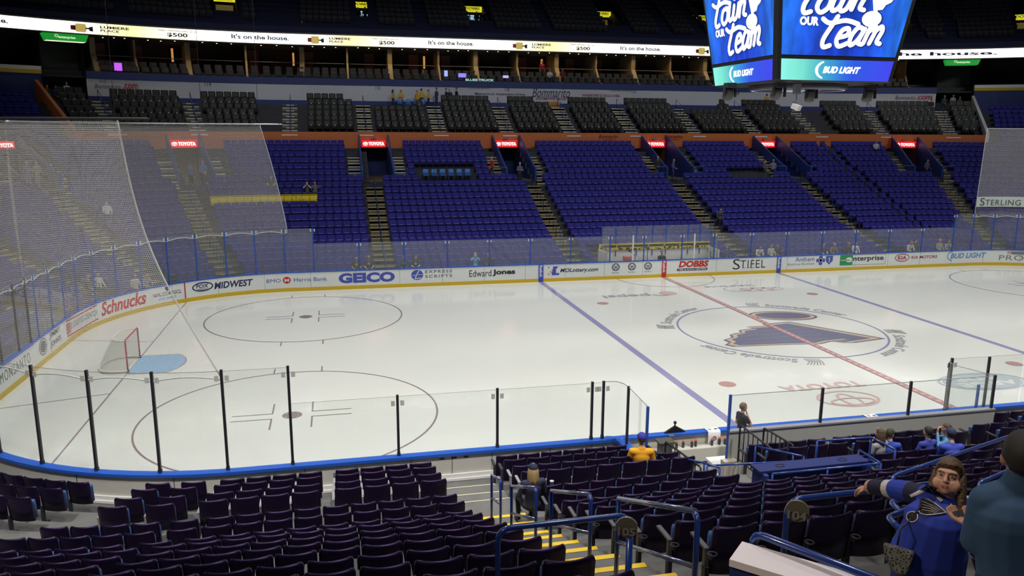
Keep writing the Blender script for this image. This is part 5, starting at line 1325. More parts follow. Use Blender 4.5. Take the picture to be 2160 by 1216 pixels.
# banner hung in the right net
s0 = 21.98; q = MB(); 
def bfn3(s, z): x, y = path(s, -.03, 1); return (x, y, z)
ss = srange(s0, 31, 1, .5)
for i in range(len(ss)-1): q.add([bfn3(ss[i], 3.95), bfn3(ss[i+1], 3.95), bfn3(ss[i+1], 4.62), bfn3(ss[i], 4.62)], [(0, 1, 2, 3)])
bn = q.obj('net_banner', mat('banner_pale', (.52, .58, .55), .6)); tag(bn, 'pale banner with dark green serif capitals hung in the right net', 'banner')
q = MB(); put_text(q, 'S', 22.22, 22.58, 4.04, 4.54, lambda a, z: (*path(a, -.05, 1), z), 0, 0); put_text(q, 'TERLING', 22.63, 25.0, 4.05, 4.42, lambda a, z: (*path(a, -.05, 1), z), 0, 0, 0, 1.1); put_text(q, 'BANK', 25.6, 27.2, 4.05, 4.42, lambda a, z: (*path(a, -.05, 1), z))
q.obj('banner_lettering', mat('banner_ink_green', (.05, .09, .07), .6), bn)

# ================================================================== GOAL
def goal(gx, sx, label):
    root = empty('goal', (gx, 0, 0)); tag(root, label, 'goal')
    q = MB(); r = .03; W = .945
    q.tube([(0, -W, 0), (0, -W, 1.19), (0, -W+.03, 1.22), (0, W-.03, 1.22), (0, W, 1.19), (0, W, 0)], r, 10); q.obj('goal_frame', mat('goal_red_paint', (.38, .015, .03), .35), root)
    # base and top bars of the white frame
    q = MB(); base = [Vector((0, -W, .06)), Vector((sx*.35, -W-.08, .06)), Vector((sx*.85, -W+.05, .06)), Vector((sx*1.08, -.45, .06)), Vector((sx*1.12, 0, .06)), Vector((sx*1.08, .45, .06)), Vector((sx*.85, W-.05, .06)), Vector((sx*.35, W+.08, .06)), Vector((0, W, .06))]
    top = [Vector((0, -W, 1.2)), Vector((sx*.28, -W+.05, 1.2)), Vector((sx*.52, -.62, 1.19)), Vector((sx*.56, -.3, 1.19)), Vector((sx*.56, 0, 1.19)), Vector((sx*.56, .3, 1.19)), Vector((sx*.52, .62, 1.19)), Vector((sx*.28, W-.05, 1.2)), Vector((0, W, 1.2))]
    sb_ = smooth_curve(base, 5); st_ = smooth_curve(top, 5)
    q.tube([v+Vector((0, 0, .0)) for v in sb_], .05, 8); q.tube([v for v in st_], .022, 6); q.obj('net_pad', mat('goal_pad_cream', (.62, .62, .52), .7), root)
    n = len(sb_); nb = 14; vs = []
    for j in range(nb+1):
        t = j/nb
        for i in range(n):
            a, b = sb_[i], st_[i]; p_ = a.lerp(b, t); bulge = .06*math.sin(PI*t); p_ = p_+Vector((sx*bulge, 0, 0)); vs.append(p_)
    fs = [(j*n+i, j*n+i+1, (j+1)*n+i+1, (j+1)*n+i) for j in range(nb) for i in range(n-1)]
    q = MB(); q.add(vs, fs, 0, True); q.add([v for v in st_], [tuple(range(n))], 0)
    o = q.obj('goal_net', netmat('goal_net_mesh_%d' % (sx > 0), .05, (.26, .26), (.62, .64, .56)), root); me = o.data; uvl = me.uv_layers.new(name='UVMap')
    for p_ in me.polygons:
        for li, vi in zip(p_.loop_indices, p_.vertices):
            if vi < n*(nb+1): j, i = divmod(vi, n); uvl.data[li].uv = (i/n*3.9, j/nb*1.3)
            else: c = me.vertices[vi].co; uvl.data[li].uv = (c.x, c.y)
    q = MB(); q.tube([(0, -W, .10), (0, -W, 0)], .05, 8); q.tube([(0, W, .10), (0, W, 0)], .05, 8); q.obj('post_collar', M['black'], root)
goal(-89*FT, -1, 'red-framed goal with white net at the left end')

# ================================================================== PENALTY BOX (far side)
pb = empty('penalty_box'); tag(pb, 'penalty box behind the far boards with yellow sponsor strip', 'penalty box')
q = MB(); q.box((0, HY+1.55, .95), (7.4, .08, 1.3), 0); q.box((-3.7, HY+.8, .95), (.06, 1.5, 1.3), 0); q.box((3.62, HY+.8, .95), (.06, 1.5, 1.3), 0); q.obj('back_wall', M['white'], pb)
q = MB(); q.box((0, HY+1.49, 1.72), (7.4, .05, .40), 0); q.obj('sponsor_strip', mat('strip_yellow', (.75, .52, .06), .5, noise=.5, nscale=3.5), pb)
rnd = random.Random(3); q = MB(); f = lambda x, z: (x, HY+1.46, z)
for k in range(7): put_text(q, 'AutoParking', -3.5+k*1.05, -2.7+k*1.05, 1.72, 1.82, f, 0, .03, .3); 
for k in range(60): put_disc(q, -3.6+7.2*rnd.random(), 1.55+.12*rnd.random(), .03+.05*rnd.random(), .03+.03*rnd.random(), f, n=8)
q.obj('strip_lettering', M['blackp'], pb)
q = MB()
for k in range(7): put_poly(q, [(-3.6+k*1.05, 1.69), (-2.62+k*1.05, 1.69), (-2.55+k*1.05, 1.85), (-3.55+k*1.05, 1.85)], lambda x, z: (x, HY+1.463, z))
q.obj('strip_plate', mat('strip_plate_dark', (.06, .07, .03), .5), pb)
PBX = [-3.5, -2.62, -1.25, -.2, .7, 2.2, 3.0, 3.62]
for i in range(len(PBX)-1):
    q = MB(); x0, x1 = PBX[i]+.03, PBX[i+1]-.03; q.add([(x0, HY+1.5, 1.6), (x1, HY+1.5, 1.6), (x1, HY+1.5, 3.0), (x0, HY+1.5, 3.0)], [(0, 1, 2, 3)]); tag(q.obj('safety_glass', M['glass']), 'tall clear pane at the back of the penalty box, %s from the left' % ordn(i+1), 'glass', 'glass panes behind the penalty box')
for i, x in enumerate(PBX):
    q = MB(); q.box((x, HY+1.5, 2.1), (.06, .06, 1.85), 0); tag(q.obj('stanchion', M['post_blue']), 'dark blue post at the back of the penalty box, %s from the left' % ordn(i+1), 'post', 'posts behind the penalty box')
for i, (x0, x1) in enumerate(((-3.5, -1.34), (-1.34, 1.14), (1.14, 3.28))):
    q = MB(); q.add([(x0+.03, HY+.05, BT), (x1-.03, HY+.05, BT), (x1-.03, HY+.05, 2.61), (x0+.03, HY+.05, 2.61)], [(0, 1, 2, 3)]); tag(q.obj('safety_glass', M['glass_near']), 'clear front pane of the penalty box, %s from the left' % ordn(i+1), 'glass', 'glass panes before the penalty box')
for x, lb in ((-2.05, 'left'), (1.95, 'right')):
    q = MB(); q.box((x, HY+.06, 1.85), (.07, .07, 1.55), 0); tag(q.obj('gate_stanchion', mat('post_white_metal', (.75, .75, .78), .3, .2)), 'bright white gate post at the %s of the penalty box front' % lb, 'post')
q = MB()
for x in (-3.55, 3.55):
    q.add([(x, HY+.15, BT), (x, HY+1.45, BT+.4), (x, HY+1.45, 3.0), (x, HY+.15, 2.7)], [(0, 1, 2, 3)])
tag(q.obj('safety_glass', M['glass']), 'two side panes closing the penalty box', 'glass')
for x, z, rz, lb, lean in ((-1.55, 1.25, .3, 'microphone on a tilted stand, left part of penalty box', .5), (-.75, 1.35, -.2, 'upright microphone stand near the timekeeper', .0)):
    q = MB(); q.tube([(x, HY+.9, .3), (x, HY+.9, z), (x-lean*.7, HY+.85, z+.28)], .02, 6); q.ell((x-lean*.8, HY+.84, z+.32), (.12, .06, .06), 10, 6); tag(q.obj('microphone', M['black']), lb, 'microphone')
q = MB(); q.box((-2.1, HY+.7, 1.0), (.5, .4, .5), 0); tag(q.obj('cooler', mat('cooler_pale_red', (.6, .18, .15), .5)), 'pale red cooler in the left penalty box', 'box')

# ================================================================== NEAR PLAYERS BENCH
bx0, bx1 = -12.55, -2.7
bench = empty('players_bench'); tag(bench, 'players bench area behind the near boards with white walls', 'bench')
q = MB(); q.add([(bx0, -HY-.1, .30), (bx1, -HY-.1, .30), (bx1, -14.62, .30), (bx0, -14.62, .30)], [(0, 3, 2, 1)]); q.add([(bx0, -14.62, .30), (bx1, -14.62, .30), (bx1, -17.2, .30), (bx0, -17.2, .30)], [(0, 3, 2, 1)]); q.obj('bench_floor', mat('bench_floor_grey', (.25, .25, .23), .7), bench)
q = MB(); q.box(((-10.35+bx1)/2, -14.62, .98), (bx1+10.35, .10, 1.40), 0); o = q.obj('back_wall', mat('bench_wall_grey', (.36, .36, .34), .5, noise=.06, nscale=1.2), bench)
q = MB(); q.box(((-10.35+bx1)/2, -14.62, 1.69), (bx1+10.35, .16, .04), 0); q.obj('wall_cap', M['armrest'], bench)
q = MB(); q.box((bx0+.0, -13.9, .7), (.10, 1.6, .78), 0); q.box((bx1, -13.9, .7), (.10, 1.6, .78), 0); q.obj('end_wall', M['boardback'], bench)
pts = [(bx0-.35, -HY-.06, BT-.02), (bx0-.12, -HY-.14, BT-.02), (bx0-.02, -HY-.35, BT-.02), (bx0, -HY-.7, BT-.02), (bx0, -14.6, BT-.02)]
q = MB(); P_s = smooth_curve(pts, 4)
for i in range(len(P_s)-1): q.bar(P_s[i], P_s[i+1], .22, .07)
q.obj('end_cap_rail', M['cap'], bench)
# inner shelf with bottles, white bench boxes
q = MB(); q.box(((bx0-4)/2-.3, -HY-.30, .72), (7.2, .22, .04), 0); q.box(((bx0-4)/2-.3, -HY-.17, .38), (7.2, .04, .62), 0); q.box((-8.0, -HY-.42, .55), (8.4, .03, .36), 0); q.obj('shelf', mat('shelf_cream', (.55, .54, .48), .5), bench)
q = MB(); q.box((-9.9, -14.05, .62), (1.15, .55, .08), 0); q.box((-9.9, -14.05, .42), (1.05, .45, .30), 0); q.box((-9.9, -14.42, .44), (1.1, .16, .06), 0); bevel(tag(q.obj('bench_box', M['white']), 'white wooden bench box inside the players bench', 'bench box'), .01)
q = MB(); 
for x in (-11.2, -9.05, -6.9): q.box((x, -HY-.30, .80), (.14, .08, .62), 0)
q.obj('shelf_bracket', mat('bracket_olive', (.10, .10, .075), .6), bench)
q = MB(); q.box((-11.55, -13.65, .62), (.30, .30, .95), 0); q.box((-11.55, -13.65, 1.14), (.44, .34, .06), 0); tag(bevel(q.obj('bin', mat('bin_olive_dark', (.06, .06, .05), .5)), .02), 'dark olive bin standing left in the players bench', 'bin')
bt = MB(); bt.lathe([(0, 0), (.035, 0), (.037, .12), (.03, .15), (.016, .16)], n=10); bt.lathe([(.032, .15), (.032, .185), (.012, .19), (.010, .21), (0, .21)], n=10, m=1)
btm = bt.mesh('bottle', [mat('bottle_dark_green', (.03, .06, .05), .3), mat('bottle_cap_red', (.55, .08, .05), .4)])
bxs = [-11.05, -10.85, -10.62, -10.5, -10.05, -9.82, -9.68, -9.55, -8.85, -8.62, -8.5, -8.3, -7.5, -7.3]
for i, x in enumerate(bxs):
    o = bpy.data.objects.new('bottle', btm); C.objects.link(o); o.location = (x, -HY-.32+.03*(i % 2), .74); tag(o, 'dark squeeze bottle with red cap on bench shelf, %s from the left' % ordn(i+1), 'bottle', 'squeeze bottles on the bench shelf')
def towel(x, label):
    q = MB(); w_ = .36; prof = [(-HY+.06, BT-.12), (-HY+.035, BT+.005), (-HY-.0, BT+.015), (-HY-.20, BT+.015), (-HY-.235, BT-.02), (-HY-.25, BT-.18), (-HY-.245, BT-.34)]
    vs = [(x+(-.5+i/4)*w_, y+.01*math.sin(i*2.1), z+.01*math.sin(i*1.3+y*9)) for y, z in prof for i in range(5)]; fs = [(j*5+i, j*5+i+1, (j+1)*5+i+1, (j+1)*5+i) for j in range(len(prof)-1) for i in range(4)]
    q.add(vs, fs, 0, True); o = q.obj('towel', mat('towel_white', (.75, .75, .78), .9)); tag(o, label, 'towel')
    q = MB(); f = lambda a, b: (x+a, -HY-.258, BT-.18+b); put_ring(q, 0, 0, .06, .06, .025, f, n=14); put_disc(q, .0, .0, .02, .02, f, n=8); f = lambda a, b: (x+a, -HY-.1+b, BT+.024); put_ring(q, -.08, 0, .05, .035, .02, f, n=12); put_ring(q, .1, 0, .05, .035, .02, f, n=12); q.obj('emblem', M['blackp'], o)
towel(-9.95, 'white towel with dark emblem hung over the blue rail, left one'); towel(-5.15, 'white towel with dark emblem hung over the blue rail, right one')
# puck pile on the rail
q = MB(); root = empty('puck_pile'); 
pk = MB(); pk.lathe([(0, 0), (.038, 0), (.038, .025), (0, .025)], n=12, smooth=False); pkm = pk.mesh('puck', [M['black']]); n_ = 0
bpy.data.objects.remove(root)
px = -11.0
for row in range(7):
    for k in range(7-row):
        o = bpy.data.objects.new('puck', pkm); C.objects.link(o); o.location = (px-.26+.087*k+.043*row, -HY-.06, BT+.001+.0255*row); 
        tag(o, 'black puck in the pile on the blue rail, layer %s, %s from the left' % (ORD[row+1].replace('first', 'one').replace('second', 'two').replace('third', 'three').replace('fourth', 'four').replace('fifth', 'five').replace('sixth', 'six').replace('seventh', 'seven'), ordn(k+1)), 'puck', 'pucks stacked on the blue rail')
q = MB(); q.tube([(px, -HY-.06, BT+.185), (px, -HY-.06, BT+.25)], .02, 8); q.ell((px, -HY-.06, BT+.27), (.045, .045, .045), 10, 8); tag(q.obj('rail_ornament', M['black']), 'black knob standing on top of the puck pile', 'knob')
# bench glass
def pane3(p0, p1, z0, z1a, z1b, label, grp, curve=None):
    q = MB(); P = [p0, p1] if curve is None else [tuple(v) for v in smooth_curve(curve, 6)]
    for i in range(len(P)-1):
        t0, t1 = i/(len(P)-1), (i+1)/(len(P)-1); a, b = P[i], P[i+1]; za, zb = z1a+(z1b-z1a)*t0, z1a+(z1b-z1a)*t1
        q.add([(*a, z0), (*b, z0), (*b, zb), (*a, za)], [(0, 1, 2, 3)], 0); q.bar((*a, za), (*b, zb), .014, .014, 1)
    tag(q.obj('safety_glass', [M['glass_near'], M['glassedge']]), label, 'glass', grp)
pane3(0, 0, BT, 2.6, 2.6, 'curved clear pane at the left corner of the players bench', 'bench glass', [(-12.99, -13.0), (-12.72, -13.04), (-12.57, -13.22), (-12.53, -13.5)])
pane3((-12.53, -13.54), (-12.6, -14.9), BT, 2.6, 2.6, 'clear pane closing the left end of the players bench', 'bench glass')
for x, y, z0, z1, lb, m_ in ((-12.53, -13.52, .95, 2.62, 'dark post at the end of the curved bench glass', 'post'), (-12.6, -14.93, .9, 2.6, 'dark blue post at the rear left of the bench', 'post_blue'), (-10.35, -14.62, .9, 2.62, 'dark blue post left of the boy in black', 'post_blue'),
                      (-7.85, -14.62, 1.0, 2.62, 'dark post in the middle of the bench back glass', 'post'), (-5.32, -14.62, 1.0, 2.62, 'dark post towards the right of the bench back glass', 'post'), (-2.78, -14.62, 1.0, 2.62, 'tall dark post at right end of the bench back wall', 'post'),
                      (-2.75, -13.05, 1.0, 2.5, 'grey post where the right bench glass curves', 'post'), (-1.45, -13.05, 1.05, 2.58, 'slim dark post right of the bench on the blue rail', 'post'), (-1.9, -13.25, 1.0, 1.85, 'short blue post on the rail right of the bench', 'post_blue')):
    q = MB(); q.box((x, y, (z0+z1)/2), (.06, .06, z1-z0), 0); tag(bevel(q.obj('stanchion', M[m_]), .006), lb, 'post', 'posts around the players bench')
for i, (a, b) in enumerate(((-10.35, -7.85), (-7.85, -5.32), (-5.32, -2.78))): pane3((a+.03, -14.62), (b-.03, -14.62), 1.7, 2.6, 2.6, 'clear pane on the bench back wall, %s from the left' % ordn(i+1), 'bench glass')
pane3(0, 0, BT, 2.55, 2.5, 'curved clear pane at the right corner of the players bench', 'bench glass', [(-2.62, -13.0), (-2.78, -13.05), (-2.86, -13.25), (-2.82, -13.45)])
pane3((-2.82, -13.45), (-2.78, -14.6), BT, 2.5, 2.6, 'clear pane closing the right end of the players bench', 'bench glass')

# ================================================================== RAILS, STAIRS AND FIXTURES OF THE NEAR STAND
_, _f = aisle((NA[0]+NA[1])/2, NA[1]-NA[0], ND, NT, -1, 4, 15, M['nosing_y'], M['concrete'], 'aisle_stairs', 'concrete stairs with broad yellow edges between the near seat blocks', None, z0=NT[3], nw=.09, nh=.012, nhalf=False)
q = MB()
for i in range(1, 4): y = -HY-(ND[i]-.62); q.add([(NA[0], y, NT[i]+.006), (NA[1], y, NT[i]+.006), (NA[1], y-.03, NT[i]+.006), (NA[0], y-.03, NT[i]+.006)], [(0, 3, 2, 1)])
tag(q.obj('floor_step_line', M['nosing']), 'thin pale step lines on the walkway', 'floor marking', None, 'structure')
q = MB(); q.add([(-17.0, -15.35, NT[1]+.012), (-16.6, -15.35, NT[1]+.012), (-16.6, -15.47, NT[1]+.012), (-17.0, -15.47, NT[1]+.012)], [(0, 3, 2, 1)]); tag(q.obj('floor_tape', M['sky']), 'short light blue tape on the walkway floor', 'tape')
def railpath(u0, v0, D0, u1, v1, D1): return Vector(atD(u0, v0, D0)), Vector(atD(u1, v1, D1))
def gz(y):        # tread height of the near stand at world y
    d = -y-HY; z = .35
    for i in range(len(ND)):
        if d >= ND[i]-.62: z = NT[i]
    return z
def stair_rail(y0, y1, h, x, label, r=.024, top_m=None):
    """handrail running down the stairs: rear post at y0, front post at y1"""
    root = empty('handrail'); tag(root, label, 'handrail', 'handrails on the yellow-edged stairs')
    z0, z1 = gz(y0), gz(y1); a, b = Vector((x, y0, z0)), Vector((x, y1, z1)); up = Vector((0, 0, h)); d = (b+up-(a+up)); 
    q = MB(); pts = [a, a+up-Vector((0, 0, .08)), a+up+d*.035+Vector((0, 0, -.01))]; q.tube(pts, r, 10); q.obj('post', M['blue_rail'], root); q = MB(); q.tube([b, b+up], r, 10); q.obj('post', M['blue_rail'], root)
    q = MB(); q.tube([a+up+d*.03, b+up], r*1.02, 10); q.tube([a+up*.5, b+up*.5], r*.9, 10); o = q.obj('top_rail', mat('rail_polished', (.25, .28, .42), .18, .7), root); o['label'] = 'polished rails'
XR = -16.75
def aisle_rail(p, label):
    """p: pixel pairs of front post top, rear post top; both on the plane x=XR"""
stair_rail(-18.14, -17.31, .95, XR, 'front handrail on the yellow-edged stairs, shortest of four')
stair_rail(-20.66, -19.03, 1.0, XR, 'second handrail up on the yellow-edged stairs')
stair_rail(-23.12, -21.47, .97, XR, 'third handrail up on the yellow-edged stairs')
stair_rail(-25.72, -23.98, .97, XR, 'long rear handrail on the yellow-edged stairs behind the round sign')
def guard(name, label, pts, r, posts, m, grp=None, lower=None):
    root = empty(name); tag(root, label, 'railing', grp)
    q = MB(); q.tube([tuple(v) for v in pts], r, 12); q.obj('top_rail', m, root)
    if lower: q = MB(); q.tube([tuple(v) for v in lower], r*.8, 10); q.obj('lower_rail', m, root)
    for a, b in posts:
        q = MB(); q.tube([tuple(a), tuple(b)], r, 10); q.obj('post', m, root)
    return root
def rounded(P, rad=.09, k=5):
    P = [Vector(p_) for p_ in P]; out = [P[0]]
    for i in range(1, len(P)-1):
        a, b, c = P[i-1], P[i], P[i+1]; u, w_ = (a-b).normalized(), (c-b).normalized(); p0, p1 = b+u*rad, b+w_*rad
        for j in range(k+1): t = j/k; out.append((1-t)**2*p0+2*t*(1-t)*b+t*t*p1)
    out.append(P[-1]); return out
V = lambda a: Vector(tuple(a))
down = lambda p_, z: Vector((p_[0], p_[1], z))
def number_sign(c, r, txt, nrm, label):
    root = empty('section_sign', tuple(c)); tag(root, label, 'sign', 'round section signs'); rz = math.atan2(nrm[1], nrm[0])+PI/2; root.rotation_euler = (0, 0, rz)
    q = MB(); q.lathe([(0, -.012), (r, -.012), (r, .012), (0, .012)], n=32, smooth=False, M4=Matrix.Rotation(PI/2, 4, 'X')); q.obj('disc', mat('disc_brass_grey', (.22, .20, .14), .35, .5), root)
    q = MB(); put_text(q, txt, -r*.80, r*.80, -r*.72, r*.12, lambda a, b: (a, -.03, b), 0, .03); q.obj('number', mat('number_silver', (.35, .31, .27), .35, .4), root)
# left guard rail with round sign
A = V(atY(1050, 1116, -25.55)); B = V(atY(1330, 1087, -25.55)); A.z = B.z = (A.z+B.z)/2
pts = rounded([down(A, A.z-1.6), A, B, down(B, B.z-1.6)], .12)
guard('guard_rail', 'blue guard rail in front of the camera carrying the round 105 sign', pts, .023, [], M['blue_rail'])
q = MB(); q.tube([down(B, B.z-.2), down(B, B.z-1.6)], .028, 10); tag(q.obj('sign_stanchion', M['blue_rail']), 'thick blue post under the round 105 sign', 'post')
vd = (V(CAM)-B).normalized(); number_sign(V(atD(1322, 1112, 5.68)), .078, '105', vd, 'round grey section sign with number 105 on the left guard rail')
# middle guard rail with round sign 104
A = V(atY(1662, 1055, -25.9)); B = V(atY(1870, 1028, -25.9)); B.z = A.z
E_ = V(atY(2000, 1010, -25.9)); E_.z = A.z
pts = rounded([down(A, A.z-1.5), A, B, E_], .13)
guard('guard_rail', 'blue guard rail under the outstretched hand carrying the round 104 sign', pts, .024, [], M['blue_rail'])
number_sign(V(atD(1682, 1078, 5.7)), .082, '104', (V(CAM)-A).normalized(), 'round grey section sign with number 104 on the middle guard rail')
# near parapet with white top and rail
L0 = V(atD(1541, 1177, 4.15)); L1 = V(atD(2300, 1330, 3.3)); L1.z = L0.z; dr = (L1-L0).normalized(); nn = Vector((-dr.y, dr.x, 0))
q = MB(); q.add([L0-nn*.02, L1-nn*.02, L1+nn*.20, L0+nn*.20, L0-nn*.02-Vector((0, 0, .04)), L1-nn*.02-Vector((0, 0, .04)), L1+nn*.2-Vector((0, 0, .04)), L0+nn*.2-Vector((0, 0, .04))], [(0, 1, 2, 3), (0, 4, 5, 1), (2, 6, 7, 3), (0, 3, 7, 4)])
par = empty('parapet'); tag(par, 'blue parapet wall with pale stone top at the bottom right', 'parapet'); q.obj('coping', mat('coping_white', (.80, .76, .80), .5, bump=.15, nscale=20), par, fixn=True)
q = MB(); z1 = L0.z-.04; q.add([Vector((*p_.xy, z)) for p_ in (L0, L1, L1+nn*.18, L0+nn*.18) for z in (z1-1.4, z1)], [(0, 1, 3, 2), (2, 3, 5, 4), (4, 5, 7, 6), (6, 7, 1, 0)]); q.obj('wall_panel', M['wallblue'], par, fixn=True)
A = V(atD(1590, 1124, 4.30)); B = V(atD(2190, 1166, 3.35)); B.z = A.z; foot = V(atD(1600, 1196, 4.30))
pts = rounded([down(A, foot.z-.02), A, B], .07)
guard('guard_rail', 'thick blue rail above the pale stone top crossing the bottom right', pts, .0215, [(down(A.lerp(B, .48), A.z), down(A.lerp(B, .48), A.z-1.0))], M['blue_rail'])
# blue counter and its railings (platform beyond)
ctr = empty('counter_desk'); tag(ctr, 'blue desk with flat top on the platform behind the bench', 'desk')
z = 2.55; q = MB(); q.box((-10.7, -18.45, z), (2.35, .34, .05), 0); q.obj('desk_top', mat('desk_blue', (.012, .020, .11), .4), ctr); q = MB(); q.box((-11.78, -18.5, z-.45), (.08, .46, .86), 0); q.box((-9.6, -18.5, z-.45), (.08, .46, .86), 0); q.box((-10.7, -18.3, z-.45), (2.2, .04, .86), 0); q.obj('desk_panel', M['wallblue'], ctr)
q = MB(); 
for x in (-11.35, -10.0): q.tube([(x+.09*math.cos(a*PI/6), -18.45+.06*math.sin(a*PI/6), z+.03) for a in range(12)], .008, 5, closed=True)
q.obj('cable_grommet', M['black'], ctr)
def platrail(P, zt, label, mids=(.5,), posts=None, r=.022):
    P = [Vector((*p_, 0)) for p_ in P]; root = empty('platform_rail'); tag(root, label, 'railing', 'blue railings round the platform')
    for nm, k in (('top_rail', 1.0),)+tuple(('lower_rail', m_) for m_ in mids):
        q = MB(); pts = [Vector((p_.x, p_.y, 0)) for p_ in P]; base = [gz(p_.y) for p_ in P]; pts = [Vector((p_.x, p_.y, zt-(1-k)*.95)) for p_ in P]; q.tube([tuple(v) for v in rounded(pts, .06)], r, 8); q.obj(nm, M['blue_rail'], root)
    for i in range(len(P)-1):
        n = max(1, int((P[i+1]-P[i]).length/1.0))
        for j in range(n+(i == len(P)-2)):
            p_ = P[i].lerp(P[i+1], j/n); q = MB(); q.tube([(p_.x, p_.y, zt-1.0), (p_.x, p_.y, zt)], r, 8); q.obj('post', M['blue_rail'], root)
    return root
platrail([(-12.54, -16.45), (-12.1, -16.85), (-11.9, -17.15)], 2.0, 'short blue railing sloping beside the bench steps')
platrail([(-12.08, -16.95), (-9.9, -17.15)], 1.98, 'low blue railing across the passage behind the bench')
platrail([(-10.9, -16.8), (-10.35, -17.35), (-10.2, -17.5)], 2.25, 'short blue railing left of the desk')
platrail([(-11.75, -18.85), (-9.45, -18.85), (-9.45, -18.2)], 2.62, 'blue railing wrapped round the near side of the desk')
platrail([(-10.2, -17.9), (-9.0, -17.95), (-8.95, -18.6)], 2.75, 'blue railing behind the desk')
# right side railings
for (pa, D0, pb_, D1, lb) in (((1878, 1007), 11.0, (2200, 968), 13.2, 'long blue railing crossing behind the woman with a looped end'), ((2060, 1022), 10.2, (2200, 1004), 11.2, 'second blue railing right behind the woman'), ((2070, 1044), 9.2, (2200, 1028), 9.8, 'third blue railing low behind the woman')):
    A = V(atD(*pa, D0)); B = V(atD(*pb_, D1)); B.z = A.z; N_ = (A-B).normalized(); E2 = A-Vector((0, 0, .42))+(V(CAM)-A).normalized()*.5-N_*.25
    pts = rounded([B, A, E2], .16); guard('guard_rail', lb, pts, .028, [(down(A.lerp(B, t), A.z), down(A.lerp(B, t), A.z-1.0)) for t in (.3, .8)], M['blue_rail'])
for (pa, D0, pb_, D1, lb) in (((1878, 1060), 7.0, (1990, 1050), 7.4, 'looped blue rail end beside the woman at chest height'), ((1872, 1092), 6.5, (1960, 1086), 6.8, 'looped blue rail end beside the woman at waist height')):
    A = V(atD(*pa, D0)); B = V(atD(*pb_, D1)); B.z = A.z; E2 = V(atD(pa[0]+28, pa[1]+26, D0-.4))
    guard('guard_rail', lb, rounded([B, A, E2], .10), .026, [], M['blue_rail'])
# dark picket rails by the bench steps
def picket(P0_, P1_, h, label, n=7):
    P0_, P1_ = Vector(P0_), Vector(P1_); up = Vector((0, 0, h)); root = empty('picket_rail'); tag(root, label, 'railing', 'dark picket railings at the bench steps')
    q = MB(); q.tube([tuple(v) for v in rounded([P0_, P0_+up, P1_+up, P1_], .06)], .022, 8); q.obj('rail_frame', M['black'], root); q = MB()
    for j in range(1, n): p_ = P0_.lerp(P1_, j/n); q.tube([tuple(p_+Vector((0, 0, .08))), tuple(p_+up)], .014, 6)
    q.tube([tuple(P0_+Vector((0, 0, .08))), tuple(P1_+Vector((0, 0, .08)))], .014, 6); q.obj('pickets', M['black'], root)
picket((-12.15, -15.0, .95), (-12.2, -16.9, 1.5-.35), .78, 'dark picket railing left of the bench steps')
picket((-12.6, -15.0, .95), (-12.6, -16.3, 1.05), .72, 'further dark picket railing behind the man in yellow', 5)
picket((-10.2, -14.9, 1.0), (-10.25, -16.4, 1.0), .95, 'dark picket railing right of the white bench box')
picket((-9.75, -15.2, 1.05), (-9.8, -16.5, 1.15), .90, 'second dark picket railing beside the bench back wall')
q = MB(); q.box((-10.35, -14.75, .62), (.34, .2, .75), 0); tag(q.obj('bench_pillar', mat('pillar_beige', (.45, .41, .36), .6)), 'short beige pillar under the blue glass post', 'pillar')
